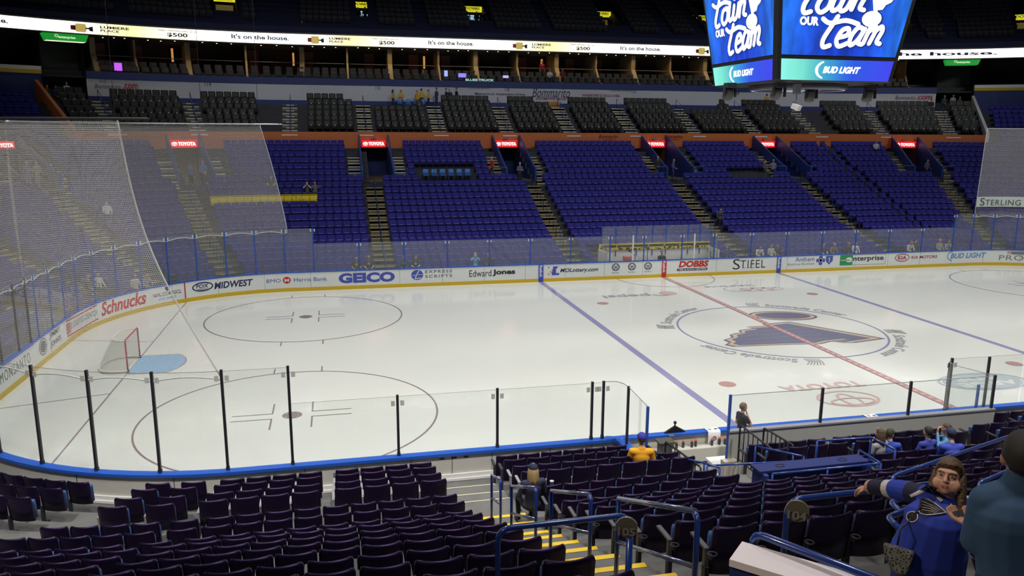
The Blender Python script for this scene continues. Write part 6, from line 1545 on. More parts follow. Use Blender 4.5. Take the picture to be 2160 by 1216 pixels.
# ================================================================== PEOPLE
def ortho(dirn, up=(0, 0, 1)):
    f = Vector(dirn).normalized(); u = Vector(up); x = u.cross(f).normalized()*1.0; z = f.cross(x).normalized(); return Matrix((x, f, z)).transposed()    # columns: x, y(=dir), z
class Body:
    """overlapping tapered limbs fused to one continuous skin by voxel remeshing; faces take the colour slot of the nearest limb"""
    def __init__(s): s.P = []; s.mb = MB()
    def cap(s, a, b, ra, rb, m, sq=(1, 1), ref=None):
        a, b = Vector(a), Vector(b); d = b-a; L = max(d.length, 1e-5); d = d/L
        r = Vector(ref) if ref is not None else Vector((1, 0, 0)); x = (r-d*r.dot(d))
        x = x.normalized() if x.length > 1e-3 else d.orthogonal().normalized(); y = d.cross(x); n = 14; vs = []; rings = []
        for k in range(4): t = -PI/2+PI/2*k/4; rings.append((a+d*ra*math.sin(t)*.9, ra*math.cos(t)+1e-4))
        for k in range(5): t = k/4; rings.append((a.lerp(b, t), ra+(rb-ra)*t))
        for k in range(1, 5): t = PI/2*k/4; rings.append((b+d*rb*math.sin(t)*.9, rb*math.cos(t)+1e-4))
        for c, rr in rings:
            for i in range(n): an = 2*PI*i/n; vs.append(c+(x*math.cos(an)*sq[0]+y*math.sin(an)*sq[1])*rr)
        fs = [(k*n+i, k*n+(i+1) % n, (k+1)*n+(i+1) % n, (k+1)*n+i) for k in range(len(rings)-1) for i in range(n)]+[tuple(reversed(range(n))), tuple((len(rings)-1)*n+i for i in range(n))]
        s.mb.add(vs, fs); s.P.append(('c', a, b, ra, rb, m, x, y, d, sq)); return s
    def ell(s, c, r, m, R=None):
        R = R or Matrix.Identity(3); s.mb.ell(c, r, 16, 12, 0, R); s.P.append(('e', Vector(c), Vector(r), R, m)); return s
    def build(s, voxel, name='body', smooth=2, paint=None):
        me = s.mb.mesh(name, []); o = bpy.data.objects.new('tmp', me); C.objects.link(o)
        bm = bmesh.new(); bm.from_mesh(me); bmesh.ops.recalc_face_normals(bm, faces=bm.faces); bm.to_mesh(me); bm.free()
        md = o.modifiers.new('r', 'REMESH'); md.mode = 'VOXEL'; md.voxel_size = voxel
        if smooth: m2 = o.modifiers.new('s', 'SMOOTH'); m2.factor = .5; m2.iterations = smooth
        bpy.context.view_layer.update(); out = bpy.data.meshes.new_from_object(o.evaluated_get(bpy.context.evaluated_depsgraph_get())); bpy.data.objects.remove(o); bpy.data.meshes.remove(me); out.name = name
        n = len(out.polygons); Cc = np.zeros(n*3); out.polygons.foreach_get('center', Cc); Cc = Cc.reshape(-1, 3); best = np.full(n, 1e9); mi = np.zeros(n, int)
        for p_ in s.P:
            if p_[0] == 'c':
                _, a, b, ra, rb, m, x, y, d, sq = p_; A = Cc-np.array(a); ab = np.array(b-a); L2 = max(ab @ ab, 1e-9); t = np.clip(A @ ab/L2, 0, 1); Q = A-t[:, None]*ab
                qx = Q @ np.array(x)/sq[0]; qy = Q @ np.array(y)/sq[1]; qd = Q @ np.array(d); dist = np.sqrt(qx**2+qy**2+qd**2)-(ra+(rb-ra)*t); tt = t
            else:
                _, c, r, R, m = p_; A = (Cc-np.array(c)) @ np.array(R); k = np.sqrt(((A/np.array(r))**2).sum(1)); dist = (k-1)*min(r); tt = A
            w_ = dist < best; best[w_] = dist[w_]
            if callable(m): mi[w_] = m(tt, Cc)[w_]
            else: mi[w_] = m
        if paint is not None: mi = paint(Cc, mi)
        [out.materials.append(M['black']) for _ in range(9)]; out.polygons.foreach_set('material_index', mi.astype(int).tolist()); out.polygons.foreach_set('use_smooth', [True]*n); return out
def setmats(me, ms):
    n = len(me.polygons); a = [0]*n; me.polygons.foreach_get('material_index', a); me.materials.clear()
    for m in ms: me.materials.append(m)
    me.polygons.foreach_set('material_index', a); me.update()
def hand(B, w_, dirn, palm, size=1.0, curl=.5, slot=0, spread=1.0, thumb_side=1):
    """palm, four unequal bent fingers and a thumb leaving the side of the palm"""
    d = Vector(dirn).normalized(); nrm = Vector(palm); nrm = (nrm-d*nrm.dot(d)).normalized(); sd = d.cross(nrm)*thumb_side; w_ = Vector(w_); s = size
    B.cap(w_, w_+d*.085*s, .026*s, .036*s, slot, (1.15, .5), sd); kn = w_+d*.088*s
    for k, (ln, off) in enumerate(((.070, .030), (.078, .010), (.073, -.010), (.058, -.029))):
        p0 = kn+sd*off*s; d1 = (d+nrm*curl*.5+sd*.06*(1.5-k)*spread).normalized(); d2 = (d+nrm*curl*1.5).normalized(); d3 = (d*(1-curl*.7)+nrm*curl*2.0).normalized()
        p1 = p0+d1*ln*.45*s; p2 = p1+d2*ln*.33*s; p3 = p2+d3*ln*.27*s; r = .0088*s
        B.cap(p0, p1, r*1.05, r, slot); B.cap(p1, p2, r, r*.93, slot); B.cap(p2, p3, r*.93, r*.8, slot)
    t0 = w_+d*.022*s+sd*.022*s; t1 = t0+(d*.55+sd*.85+nrm*.25).normalized()*.045*s; t2 = t1+(d*.9+sd*.25+nrm*.4).normalized()*.034*s
    B.cap(t0, t1, .013*s, .0105*s, slot); B.cap(t1, t2, .0105*s, .0085*s, slot)
def head(B, c, R, s=1.0, full=False):
    """skull, jaw, nose, brow, ears; R columns: right, forward, up"""
    P = lambda x, y, z: Vector(c)+R @ Vector((x*s, y*s, z*s))
    B.ell(P(0, -.012, .02), (.076*s, .094*s, .098*s), 0, R); B.ell(P(0, .022, -.045), (.058*s, .066*s, .072*s), 0, R); B.ell(P(0, .055, -.088), (.026*s, .024*s, .020*s), 0, R)
    B.cap(P(0, .086, .02), P(0, .108, -.022), .008*s, .014*s, 0)
    for sx in (-1, 1):
        B.ell(P(sx*.078, -.01, -.012), (.011*s, .022*s, .032*s), 0, R); B.ell(P(sx*.036, .062, -.030), (.026*s, .022*s, .024*s), 0, R); B.cap(P(sx*.012, .088, .036), P(sx*.052, .070, .036), .010*s, .009*s, 0)
        B.ell(P(sx*.011, .098, -.026), (.009*s, .010*s, .008*s), 0, R)
    if full:
        B.cap(P(-.019, .083, -.053), P(.019, .083, -.053), .0055*s, .0055*s, 6); B.cap(P(-.015, .083, -.064), P(.015, .083, -.064), .0058*s, .0058*s, 6)
    return P
def face_parts(o_parent, c, R, s, eye=(.05, .03, .02), brow=(.05, .03, .02)):
    P = lambda x, y, z: Vector(c)+R @ Vector((x*s, y*s, z*s)); q = MB()
    for sx in (-1, 1): q.ell(P(sx*.033, .075, .010), (.0145*s, .012*s, .0058*s), 12, 8, 0, R); q.ell(P(sx*.033, .0862, .010), (.0068*s, .0025*s, .0050*s), 10, 6, 1, R)
    o = q.obj('eyes', [mat('eye_white', (.55, .52, .48), .3), mat('eye_dark', eye, .2)]); o.parent = o_parent; q = MB()
    for sx in (-1, 1): q.tube([P(sx*.014, .096, .030), P(sx*.034, .093, .036), P(sx*.055, .078, .028)], .0028*s, 6)
    o = q.obj('eyebrows', mat('brow_brown', brow, .8)); o.parent = o_parent
def hair_mesh(c, R, s, style):
    """hair shell over the skull"""
    q = MB(); n, k = 20, 12; vs = []; P = lambda x, y, z: Vector(c)+R @ Vector((x*s, y*s, z*s))
    for j in range(k+1):
        th = PI*.86*j/k
        for i in range(n):
            a = 2*PI*i/n; x, y, z = math.sin(th)*math.cos(a), math.sin(th)*math.sin(a), math.cos(th); f = y; lim = -.95
            if f > (.1 if style != 'long' else .50): zz = max(z, .38 if style != 'long' else .44)
            elif f > -.3: zz = max(z, -.15 if style != 'long' else -.9)
            else: zz = max(z, -.62 if style != 'long' else -.95)
            m = 1.0 if zz == z else math.sqrt(max(0, 1-zz*zz))/max(1e-3, math.sqrt(max(1e-6, x*x+y*y)))
            vs.append(P(x*m*.086, -.014+y*m*.103, .024+zz*.108))
    fs = [(j*n+i, (j+1)*n+i, (j+1)*n+(i+1) % n, j*n+(i+1) % n) for j in range(k) for i in range(n)]; q.add(vs, fs, 0, True)
    if style == 'long':
        for a in np.linspace(-3.32, .18, 21):
            for rr in (0.0,):
                x, y = math.cos(a)*.080, math.sin(a)*.092; L = .20+.03*math.sin(a*7)
                q.tube([P(x*.72, y*.8-.012, .075), P(x*.92, y-.014, .02), P(x*1.04, y*1.04-.015, -.06), P(x*1.18, y*1.05-.02, -.06-L*.6), P(x*1.15, y*1.0-.025, -.06-L)], [.006*s, .022*s, .024*s, .022*s, .006*s], 6, 0)
    return q
def capmesh(c, R, s):
    P = lambda x, y, z: Vector(c)+R @ Vector((x*s, y*s, z*s)); q = MB(); n = 20; vs = []
    for j in range(7):
        th = PI*.5*j/6
        for i in range(n): a = 2*PI*i/n; vs.append(P(math.sin(th)*math.cos(a)*.090, -.012+math.sin(th)*math.sin(a)*.108, .040+math.cos(th)*.092))
    q.add(vs, [(j*n+i, (j+1)*n+i, (j+1)*n+(i+1) % n, j*n+(i+1) % n) for j in range(6) for i in range(n)], 0, True)
    vs = []; 
    for i in range(9):
        a = PI*.2+PI*.6*i/8; vs += [P(math.cos(a)*.088, -.012+math.sin(a)*.106, .046), P(math.cos(a)*.10, .055+math.sin(a)*.115, .030), P(math.cos(a)*.088, -.012+math.sin(a)*.106, .038), P(math.cos(a)*.10, .055+math.sin(a)*.115, .024)]
    q.add(vs, [(4*i, 4*i+4, 4*i+5, 4*i+1) for i in range(8)]+[(4*i+3, 4*i+7, 4*i+6, 4*i+2) for i in range(8)]+[(4*i+1, 4*i+5, 4*i+7, 4*i+3) for i in range(8)], 0, True); return q
FW = Vector((0, -1, 0))
def limbs(B, J, fat=1.0, sleeve=1, pants=2):
    """J: joints; slots 0 skin, 1 shirt, 2 trousers, 3 shoes, 4 sleeve end"""
    g = fat; X = J.get('ax', Vector((1, 0, 0)))
    B.cap(J['pel'], J['wst'], .135*g, .125*g, lambda t, c: np.where(t < .45, 2, 1), (1.12, .80), X); B.cap(J['wst'], J['chs'], .128*g, .145*g, 1, (1.12, .78), X); B.cap(J['chs'], J['nck'], .135*g, .075, 1, (1.2, .75), X)
    B.cap(J['nck'], J['hd'], .052, .05, 0)
    for k in (0, 1):
        B.cap(J['chs']*.4+J['nck']*.6, J['sh'][k], .085*g, .066*g, 1); B.cap(J['sh'][k], J['el'][k], .058*g, .044*g, (lambda t, c: np.where(t < .55, 1, 0)) if sleeve == 0 else 1); B.cap(J['el'][k], J['wr'][k], .043*g, .028, (lambda t, c: np.zeros(len(t), int)) if sleeve == 0 else (lambda t, c: np.where(t < .93, 4 if sleeve == 2 else 1, 0)))
        B.cap(J['hp'][k], J['kn'][k], .088*g, .060*g, 2); B.cap(J['kn'][k], J['an'][k], .058*g, .040, 2); B.cap(J['an'][k]+Vector((0, .03, -.02)), J['to'][k], .042, .034, 3, (1, .8))
        hd_ = J.get('hdir', [None, None])[k]; d = hd_ if hd_ is not None else (J['wr'][k]-J['el'][k]); hand(B, J['wr'][k], d, J.get('palm', [Vector((0, -1, -.3))]*2)[k], .95, .45, 0, 1, 1 if k else -1)
def V3(*a): return Vector(a)
def sym(x, y, z): return [V3(-x, y, z), V3(x, y, z)]
def stand():
    return dict(pel=V3(0, 0, .95), wst=V3(0, 0, 1.08), chs=V3(0, 0, 1.28), nck=V3(0, .01, 1.44), hd=V3(0, -.005, 1.54), sh=sym(.185, 0, 1.40), el=sym(.245, .03, 1.12), wr=sym(.25, -.06, .88), hp=sym(.09, 0, .92), kn=sym(.10, -.02, .50), an=sym(.11, .03, .09), to=sym(.13, -.12, .045), hc=V3(0, -.02, 1.64))
def sitp():
    return dict(pel=V3(0, -.20, .53), wst=V3(0, -.18, .68), chs=V3(0, -.14, .90), nck=V3(0, -.13, 1.06), hd=V3(0, -.16, 1.16), sh=sym(.185, -.14, 1.02), el=sym(.26, -.20, .76), wr=sym(.14, -.42, .66), hp=sym(.10, -.22, .54), kn=sym(.13, -.62, .56), an=sym(.13, -.60, .12), to=sym(.14, -.74, .05), hc=V3(0, -.17, 1.26))
def pose(nm):
    J = sitp() if nm.startswith('sit') else stand(); J['face'] = FW.copy()
    if nm == 'stand_fold': J['el'] = sym(.25, -.05, 1.14); J['wr'] = [V3(.06, -.20, 1.15), V3(-.06, -.22, 1.18)]; J['palm'] = [V3(0, 1, 0)]*2
    if nm == 'stand_front': J['wr'] = [V3(-.05, -.20, .95), V3(.05, -.20, .97)]; J['el'] = sym(.26, .02, 1.12)
    if nm == 'stand_side': J['wr'] = [V3(-.2, -.25, 1.0), V3(.2, -.22, .98)]; J['el'] = sym(.24, .04, 1.12); J['kn'] = [V3(-.1, -.08, .50), V3(.1, .04, .50)]; J['an'] = [V3(-.1, -.06, .09), V3(.11, .16, .10)]; J['to'] = [V3(-.11, -.22, .045), V3(.12, .02, .045)]
    if nm == 'stand_chin': J['wr'] = [V3(.02, -.17, 1.40), V3(.0, -.20, 1.10)]; J['el'] = [V3(-.20, -.16, 1.16), V3(.24, .0, 1.14)]; J['palm'] = [V3(0, 1, 0), V3(0, 1, 0)]
    if nm == 'sit_up': J['el'] = sym(.25, -.30, .92); J['wr'] = sym(.05, -.33, 1.14); J['palm'] = [V3(0, 1, 0)]*2; J['hdir'] = [V3(.2, 0, 1), V3(-.2, 0, 1)]
    if nm == 'sit_lean':
        for k in ('chs', 'nck', 'hd', 'hc'): J[k] = J[k]+V3(.02, -.16*(J[k].z-.6)/.6, -.04)
        J['sh'] = [p_+V3(.02, -.12, -.03) for p_ in J['sh']]; J['wr'] = sym(.10, -.55, .70); J['el'] = sym(.25, -.36, .74)
    if nm == 'sit_side': J['el'] = [V3(-.28, -.22, .80), V3(.30, -.16, .84)]; J['wr'] = [V3(-.16, -.42, .72), V3(.36, -.30, 1.0)]; J['hdir'] = [None, V3(-.6, -.2, .5)]; J['face'] = V3(-.7, -.7, 0)
    if nm == 'sit_head':  J['el'] = [V3(-.30, -.26, 1.05), V3(.26, -.20, .76)]; J['wr'] = [V3(-.13, -.24, 1.26), V3(.14, -.42, .66)]; J['hdir'] = [V3(.5, 0, .8), None]; J['palm'] = [V3(1, 0, 0), V3(0, 0, -1)]
    return J
_bc = {}
SKIN = {0: mat('skin_light', (.50, .28, .20), .55), 1: mat('skin_tan', (.34, .18, .12), .55), 2: mat('skin_brown', (.12, .06, .04), .55)}
def col(c, r=.8): return mat('cloth_%02x%02x%02x' % tuple(min(255, int(v*255)) for v in c), c, r)
M['shoe'] = mat('shoe_dark', (.03, .03, .035), .6); M['lip'] = mat('lip_rose', (.26, .10, .085), .5)
HAIR = {'dark': (.015, .012, .010), 'brown': (.07, .04, .02), 'blond': (.42, .29, .13), 'grey': (.30, .30, .30), 'red': (.15, .05, .02), 'fair': (.16, .10, .05)}
def person(loc, rz, ps, shirt, pants=(.03, .03, .04), hairc='dark', style='short', label='', group=None, scale=1.0, sleeve=1, skin=0, voxel=.03, cap=None, cuff=None, turn=0, emblem=None):
    key = (ps, sleeve, voxel, turn)
    J = pose(ps); f = Matrix.Rotation(turn, 3, 'Z') @ J['face']; R = ortho(f)
    if key not in _bc:
        B = Body(); limbs(B, J, 1.0, sleeve); head(B, J['hc'], R, 1.0, voxel < .02); _bc[key] = B.build(voxel)
    me = _bc[key].copy()
    setmats(me, (SKIN[skin], col(shirt), col(pants), M['shoe'], col(cuff or shirt), SKIN[skin], M['lip']))
    o = bpy.data.objects.new('person', me); C.objects.link(o); o.location = loc; o.rotation_euler = (0, 0, rz); o.scale = (scale,)*3
    tag(o, label, 'person', group)
    h = hair_mesh(J['hc'], R, 1.0, style).obj('hair', mat('hair_'+hairc, HAIR[hairc], .7)); h.parent = o
    if cap: cpo = capmesh(J['hc'], R, 1.0).obj('cap', col(cap)); cpo.parent = o
    if emblem:
        q = MB(); y = J['chs'].y-.135; zc = J['chs'].z; put_ring(q, 0, zc, .075, .075, .02, lambda x, z: (x, y, z), n=16); put_disc(q, 0, zc, .03, .04, lambda x, z: (x, y, z), n=8); e = q.obj('emblem', col(emblem)); e.parent = o
    return o
def far_row(u, v, hz):
    """row of the far stand in which a person whose head is seen at (u, v) sits or stands hz above the tread"""
    best = None
    for i in range(21):
        s, z = onpath(u, v, TD[i]-.2); e = abs(z-TZ[i]-hz)
        if best is None or e < best[0]: best = (e, i, s)
    return best[1], best[2]
def far_sit(u, v, ps, *a, row=None, **k):
    i, s = far_row(u, v, 1.26) if row is None else (row, onpath(u, v, TD[row]-.2)[0]); x, y = path(s, TD[i]-.02); return person((x, y, TZ[i]+.0), pang(s), ps, *a, **k)
def stand_at(u, v, d, zg, ps, rz, *a, **k):
    s, z = onpath(u, v, d); x, y = path(s, d); return person((x, y, zg), pang(s)+rz, ps, *a, **k)
BK = (.02, .02, .025); YL = (.62, .38, .03); NV = (.03, .04, .12)
FR = 'fans in the front row behind the far glass'
far_sit(752, 549, 'sit', BK, hairc='dark', label='fan in black jersey with round emblem, front row left of the stairs, left of two', row=0, cuff=(.5, .4, .1), sleeve=2, emblem=(.6, .5, .2), group=FR)
far_sit(778, 549, 'sit', BK, hairc='red', label='stout fan in black jersey with pale cuffs, front row beside the stairs', row=0, cuff=(.5, .5, .45), sleeve=2, emblem=(.6, .5, .2), scale=1.04, group=FR)
far_sit(852, 547, 'sit', BK, hairc='brown', label='fan in dark jersey with white emblem behind the round blue advert', row=0, emblem=(.6, .6, .6), group=FR)
far_sit(876, 549, 'sit_lean', BK, hairc='brown', label='fan in dark jersey with white sleeve ends leaning on the boards', row=0, cuff=(.6, .6, .6), sleeve=2, emblem=(.6, .6, .6), group=FR)
far_sit(1003, 544, 'sit_up', (.12, .40, .70), hairc='blond', style='long', label='fair-haired fan in light blue top raising both hands to the face', row=0, group=FR)
far_sit(1030, 545, 'sit_side', BK, hairc='dark', label='dark-clothed fan right of the one in light blue', row=0, group=FR)
far_sit(1503, 530, 'sit_lean', (.2, .22, .28), hairc='brown', label='fan in grey top at the right edge of the penalty box', row=0, group=FR)
far_sit(1534, 528, 'sit', NV, hairc='red', label='fan with fair reddish hair right of the penalty box', row=0, group=FR)
far_sit(1600, 531, 'sit_lean', (.6, .6, .6), hairc='dark', label='fan in white and gold jersey above the serif advert', row=0, group=FR)
far_sit(1628, 528, 'sit', (.45, .42, .35), hairc='brown', label='fan in pale top left of the right blue line', row=0, group=FR)
far_sit(1641, 523, 'sit_side', BK, hairc='dark', label='fan in black with bare arms just left of the right blue line', row=0, sleeve=0, group=FR)
far_sit(1738, 524, 'sit', BK, hairc='dark', label='fan in black and white above the blue cross advert', row=0, cuff=(.6, .6, .6), sleeve=2, group=FR)
far_sit(1757, 520, 'sit_lean', (.25, .15, .1), hairc='blond', label='blond fan right of the fan in black and white', row=0, group=FR)
far_sit(1790, 523, 'sit', BK, hairc='brown', label='dark-clothed fan left of the fan in the white jersey', row=0, group=FR)
far_sit(1806, 516, 'sit', (.65, .65, .68), hairc='dark', label='tall fan in a white jersey above the green advert', row=0, emblem=(.05, .05, .1), group=FR)
far_sit(1918, 521, 'sit_lean', (.6, .6, .5), hairc='brown', label='fan in pale top above the red oval advert, left of two', row=0, group=FR)
far_sit(1931, 520, 'sit', BK, hairc='dark', label='fan in dark top above the red oval advert, right of two', row=0, group=FR)
far_sit(1983, 516, 'sit', (.3, .3, .25), hairc='blond', label='fair fan at the far right of the front row, left of two', row=0, group=FR)
far_sit(1998, 514, 'sit_lean', (.35, .33, .3), hairc='red', label='fan at the far right of the front row, right of two', row=0, group=FR)
far_sit(572, 368, 'sit_lean', BK, skin=0, sleeve=0, hairc='brown', label='person in black bent forward beside the edge of the far net')
far_sit(648, 391, 'sit_up', (.05, .07, .07), hairc='dark', sleeve=2, cuff=(.7, .7, .7), label='person in dark jersey with white sleeves shading eyes with both hands')
far_sit(664, 380, 'sit_side', (.10, .10, .13), hairc='dark', label='dark-haired person in grey top turned to the neighbour')
far_sit(1518, 436, 'sit_lean', (.04, .05, .09), hairc='dark', label='lone person in dark clothes in the right middle of the far stand')
far_sit(1849, 301, 'sit', (.4, .4, .45), hairc='grey', label='person in grey seated in the top far row at right')
far_sit(95, 558, 'sit', BK, hairc='brown', label='person in black and white in the left corner behind nets') if False else None
far_sit(183, 555, 'sit_side', BK, hairc='brown', label='person in dark jersey behind the left corner glass', row=1)
far_sit(205, 557, 'sit', (.55, .55, .6), hairc='dark', label='person in white and blue behind the left corner glass', row=1)
far_sit(285, 587, 'sit', (.5, .48, .42), hairc='red', label='person in pale top low behind the left corner glass, left of two', row=0)
far_sit(307, 590, 'sit_lean', (.3, .3, .3), hairc='brown', label='person low behind the left corner glass, right of two', row=0)
far_sit(226, 436, 'sit', (.65, .65, .68), hairc='dark', label='person in white top on the corner stand behind both nets')
# standing in doorways and aisles of the far stand
TZP = 5.08
stand_at(1038, 327, 13.8, TZ[15], 'stand_side', -1.3, (.45, .03, .03), (.05, .04, .03), 'grey', label='man in red shirt on the steps left of the second doorway')
stand_at(1097, 337, 12.9, TZ[14], 'stand_fold', .2, (.07, .09, .17), (.015, .015, .02), 'grey', label='usher in grey blue shirt standing in front of the middle doorway')
stand_at(1388, 331, 14.0, TZP, 'stand_front', 0, (.02, .02, .025), (.02, .02, .02), 'grey', label='man in dark suit and white shirt in the doorway right of the centre')
stand_at(1421, 338, 14.2, TZP-.2, 'stand_side', .8, (.05, .09, .22), NV, 'brown', label='person in blue beside the doorway right of the centre')
stand_at(1614, 335, 14.6, TZP-.3, 'stand_side', .6, (.1, .1, .16), BK, 'dark', label='person in dark top at the fifth doorway, left of two')
stand_at(1632, 334, 14.6, TZP-.3, 'stand_front', -.4, (.2, .2, .3), BK, 'grey', label='grey-haired person at the fifth doorway, right of two')
stand_at(401, 345, 14.2, TZP-.4, 'stand', .4, (.06, .12, .3), BK, 'dark', label='person with blue top in the doorway behind the far net, left one', cap=(.06, .15, .45))
stand_at(427, 340, 13.6, TZP-.2, 'stand_front', -.3, (.08, .16, .45), BK, 'dark', label='person in blue cap in the doorway behind the far net, right one', cap=(.08, .2, .6))
stand_at(433, 357, 12.0, TZ[13], 'stand_side', -.5, (.02, .05, .04), (.05, .05, .08), 'brown', label='person in dark jersey with white hem on the stairs behind the far net')
stand_at(1958, 334, 14.4, TZP-.3, 'stand_side', .3, (.06, .08, .14), BK, 'red', label='person in dark top at the rightmost doorway')
stand_at(57, 347, 14.0, TZP, 'stand', 0, (.2, .26, .4), (.2, .24, .35), 'grey', label='grey-haired person in pale blue behind both nets at far left')
stand_at(76, 345, 14.0, TZP, 'stand_side', 0, (.35, .32, .25), (.3, .3, .3), 'red', label='person in beige top behind both nets at far left')
# group along the pale club wall
gw = 'people standing along the pale club wall'
for u, v, ps, rz, sh, pn, hr, lb in ((829, 192, 'stand_side', 1.2, YL, BK, 'dark', 'person in yellow shirt with long dark hair, leftmost at the pale wall'), (846, 193, 'stand_fold', 0, YL, BK, 'brown', 'person in yellow shirt, second from the left at the pale wall'),
        (880, 194, 'stand_side', -.8, YL, BK, 'brown', 'shorter person in yellow shirt, third from left at the pale wall'), (889, 190, 'stand', 3.1, YL, BK, 'dark', 'person in yellow shirt seen from behind, fourth at the pale wall'), (904, 192, 'stand_side', 1.3, (.66, .45, .05), BK, 'red', 'person in bright yellow shirt, fifth at the pale wall'),
        (921, 188, 'stand_front', -1.2, (.05, .05, .16), NV, 'dark', 'tall person in navy shirt right of the yellow group'), (941, 189, 'stand_side', 1.2, (.02, .025, .06), BK, 'dark', 'person in dark jacket at the pale wall, left of two'),
        (948, 190, 'stand_fold', -.3, (.03, .03, .06), BK, 'grey', 'person in grey cap at the pale wall, right of two'), (963, 188, 'stand_side', -1.3, BK, (.02, .02, .02), 'dark', 'person in black shirt with white apron edge, rightmost at the pale wall')):
    d = 25.6; s, z = onpath(u, v, d); stand_at(u, v, d, z-1.64, ps, rz, sh, pn, hr, label=lb, group=gw, style='long' if u == 829 else 'short')
s, z = onpath(1618, 201, 25.6); stand_at(1618, 201, 25.6, z-1.64, 'stand', 2.9, YL, BK, 'dark', label='person in yellow shirt standing alone under the scoreboard', group=gw)
s, z = onpath(1966, 211, 26.4); stand_at(1966, 211, 26.4, z-1.64, 'stand_side', 0, (.05, .02, .02), BK, 'dark', label='dark figure at the right end of the pale wall')
for u, v, d, sh, hr, lb in ((100, 182, 26.5, (.03, .035, .04), 'dark', 'dark-clothed person in the left black opening, left of three'), (119, 184, 26.5, (.02, .03, .10), 'dark', 'person in navy with white stripe in the left black opening, middle'), (141, 176, 26.5, (.5, .5, .52), 'dark', 'slim person in white in the left black opening, right of three'),
        (1994, 204, 26.5, (.03, .05, .07), 'grey', 'person in the right black opening, left of three'), (2013, 202, 26.5, (.3, .3, .35), 'dark', 'person with pale top in the right black opening, middle'), (2026, 206, 26.5, (.06, .04, .04), 'brown', 'person in the right black opening, right of three')):
    s, z = onpath(u, v, d); stand_at(u, v, d, z-1.64, 'stand_front', .2, sh, BK, hr, label=lb, group='people in the black openings')
q = MB(); 
for u in (115, 2005): 
    s, _ = onpath(u, 195, 26.3); P_0 = path(s-1.5*sarc(26), 26.6); q = MB(); ribbon(q, s-2.0*sarc(26), s+2.0*sarc(26), 25.4, 28.5, 10.4, 10.55, 1, 0); tag(q.obj('floor_opening', M['concrete_d']), 'floor of the black opening', 'floor', None, 'structure')
q = MB(); ribbon(q, W0, W1, 24.9, 26.9, 10.25, 10.4, 1, 0, step=3); tag(q.obj('floor_concourse', M['concrete_d']), 'floor behind the last club row', 'floor', None, 'structure')
for u, v, d, ps, sh, hr, lb in ((1160, 148, 27.9, 'stand_fold', (.6, .6, .62), 'dark', 'person in white jersey standing in a suite'), (1144, 131, 29.3, 'stand', (.30, .02, .05), 'dark', 'person in red shirt standing in a suite'), (1187, 147, 28.2, 'stand_side', (.15, .02, .03), 'brown', 'person in dark red at the suite divider'), (893, 150, 28.2, 'stand', (.05, .06, .06), 'brown', 'dark figure inside a suite left of the neon words')):
    s, z = onpath(u, v, d); stand_at(u, v, d, z-1.64, ps, 0, sh, BK, hr, label=lb, group='people in the suites')
for u, v, d, ps, lb in ((756, 36, 32.6, 'stand_side', 'dark figure in the first lit upper doorway, left one'), (771, 47, 32.2, 'stand', 'dark figure in the first lit upper doorway, right one'), (1006, 38, 32.4, 'stand_side', 'dark figure in the second lit upper doorway, left one'), (1021, 34, 31.6, 'stand', 'dark figure right of the second lit upper doorway'), (1263, 48, 32.2, 'stand', 'dark figure in the third upper doorway, left one'), (1287, 46, 32.0, 'stand_side', 'dark figure in the third upper doorway, right one')):
    s, z = onpath(u, v, d); stand_at(u, v, d, max(z-1.64, 17.9), ps, 0, (.03, .03, .04), BK, 'dark', label=lb, group='people in the upper doorways')
s, z = onpath(637, 46, 27.9); person((*path(s, 27.9), z-1.26), pang(s), 'sit_lean', (.12, .12, .16), label='person seated alone at the front of the upper deck')
person((.25, HY+1.15, .05), .0, 'sit', (.02, .02, .025), hairc='red', label='timekeeper in dark suit seated in the penalty box', cuff=(.05, .05, .05), scale=1.05)

# ---- near figures (seen from behind)
def near_person(u, v, D, ps, rz, *a, zoff=None, **k):
    P = V(atD(u, v, D)); h = (1.26 if ps.startswith('sit') else 1.64)*k.get('scale', 1)
    J = pose(ps); Rz = Matrix.Rotation(rz, 3, 'Z'); off = Rz @ (J['hc']*k.get('scale', 1)); return person((P.x-off.x, P.y-off.y, P.z-off.z), rz, ps, *a, voxel=k.pop('voxel', .016), **k)
Pq = atZ(1124, 988, NT[4]+1.28); Dq = float((Pq-CAM) @ _F)
near_person(1124, 991, Dq, 'sit', PI+.1, (.018, .022, .06), hairc='blond', style='long', cap=(.012, .014, .045), label='woman with long blond hair in navy cap and jacket seated near the stairs')
Pq = atZ(1354, 924, NT[2]+1.28); Dq = float((Pq-CAM) @ _F)
o = near_person(1354, 926, Dq, 'sit', PI-.25, (.80, .36, .015), hairc='brown', cap=(.03, .03, .30), sleeve=0, label='man in orange yellow shirt and blue cap seated beside the bench', scale=1.16)
P = atY(1567, 861, -14.05); person((P[0], P[1], P[2]-1.62*.96+.0), PI/2+.05, 'stand_chin', (.012, .014, .022), (.02, .02, .03), 'fair', label='boy in black shirt with hand on chin standing in the bench', scale=.96, sleeve=0, voxel=.016)
Pq = atZ(1850, 912, NT[3]+1.22); Dq = float((Pq-CAM) @ _F)
near_person(1856, 916, Dq, 'sit_head', PI+.3, (.25, .25, .26), hairc='brown', style='long', label='long-haired woman in grey hooded top leaning on her neighbour')
near_person(1878, 916, Dq+.15, 'sit_side', PI-.4, (.03, .07, .42), hairc='brown', sleeve=2, cuff=(.55, .30, .05), cap=(.03, .035, .02), label='person in blue and orange shirt with dark cap beside the long-haired woman')
Pq = atZ(1957, 908, NT[4]+1.22); Dq = float((Pq-CAM) @ _F)
near_person(1957, 912, Dq, 'sit', PI+.15, (.03, .05, .30), hairc='dark', sleeve=2, cuff=(.5, .5, .55), label='dark-haired person in blue and white jersey, left of the two jerseys')
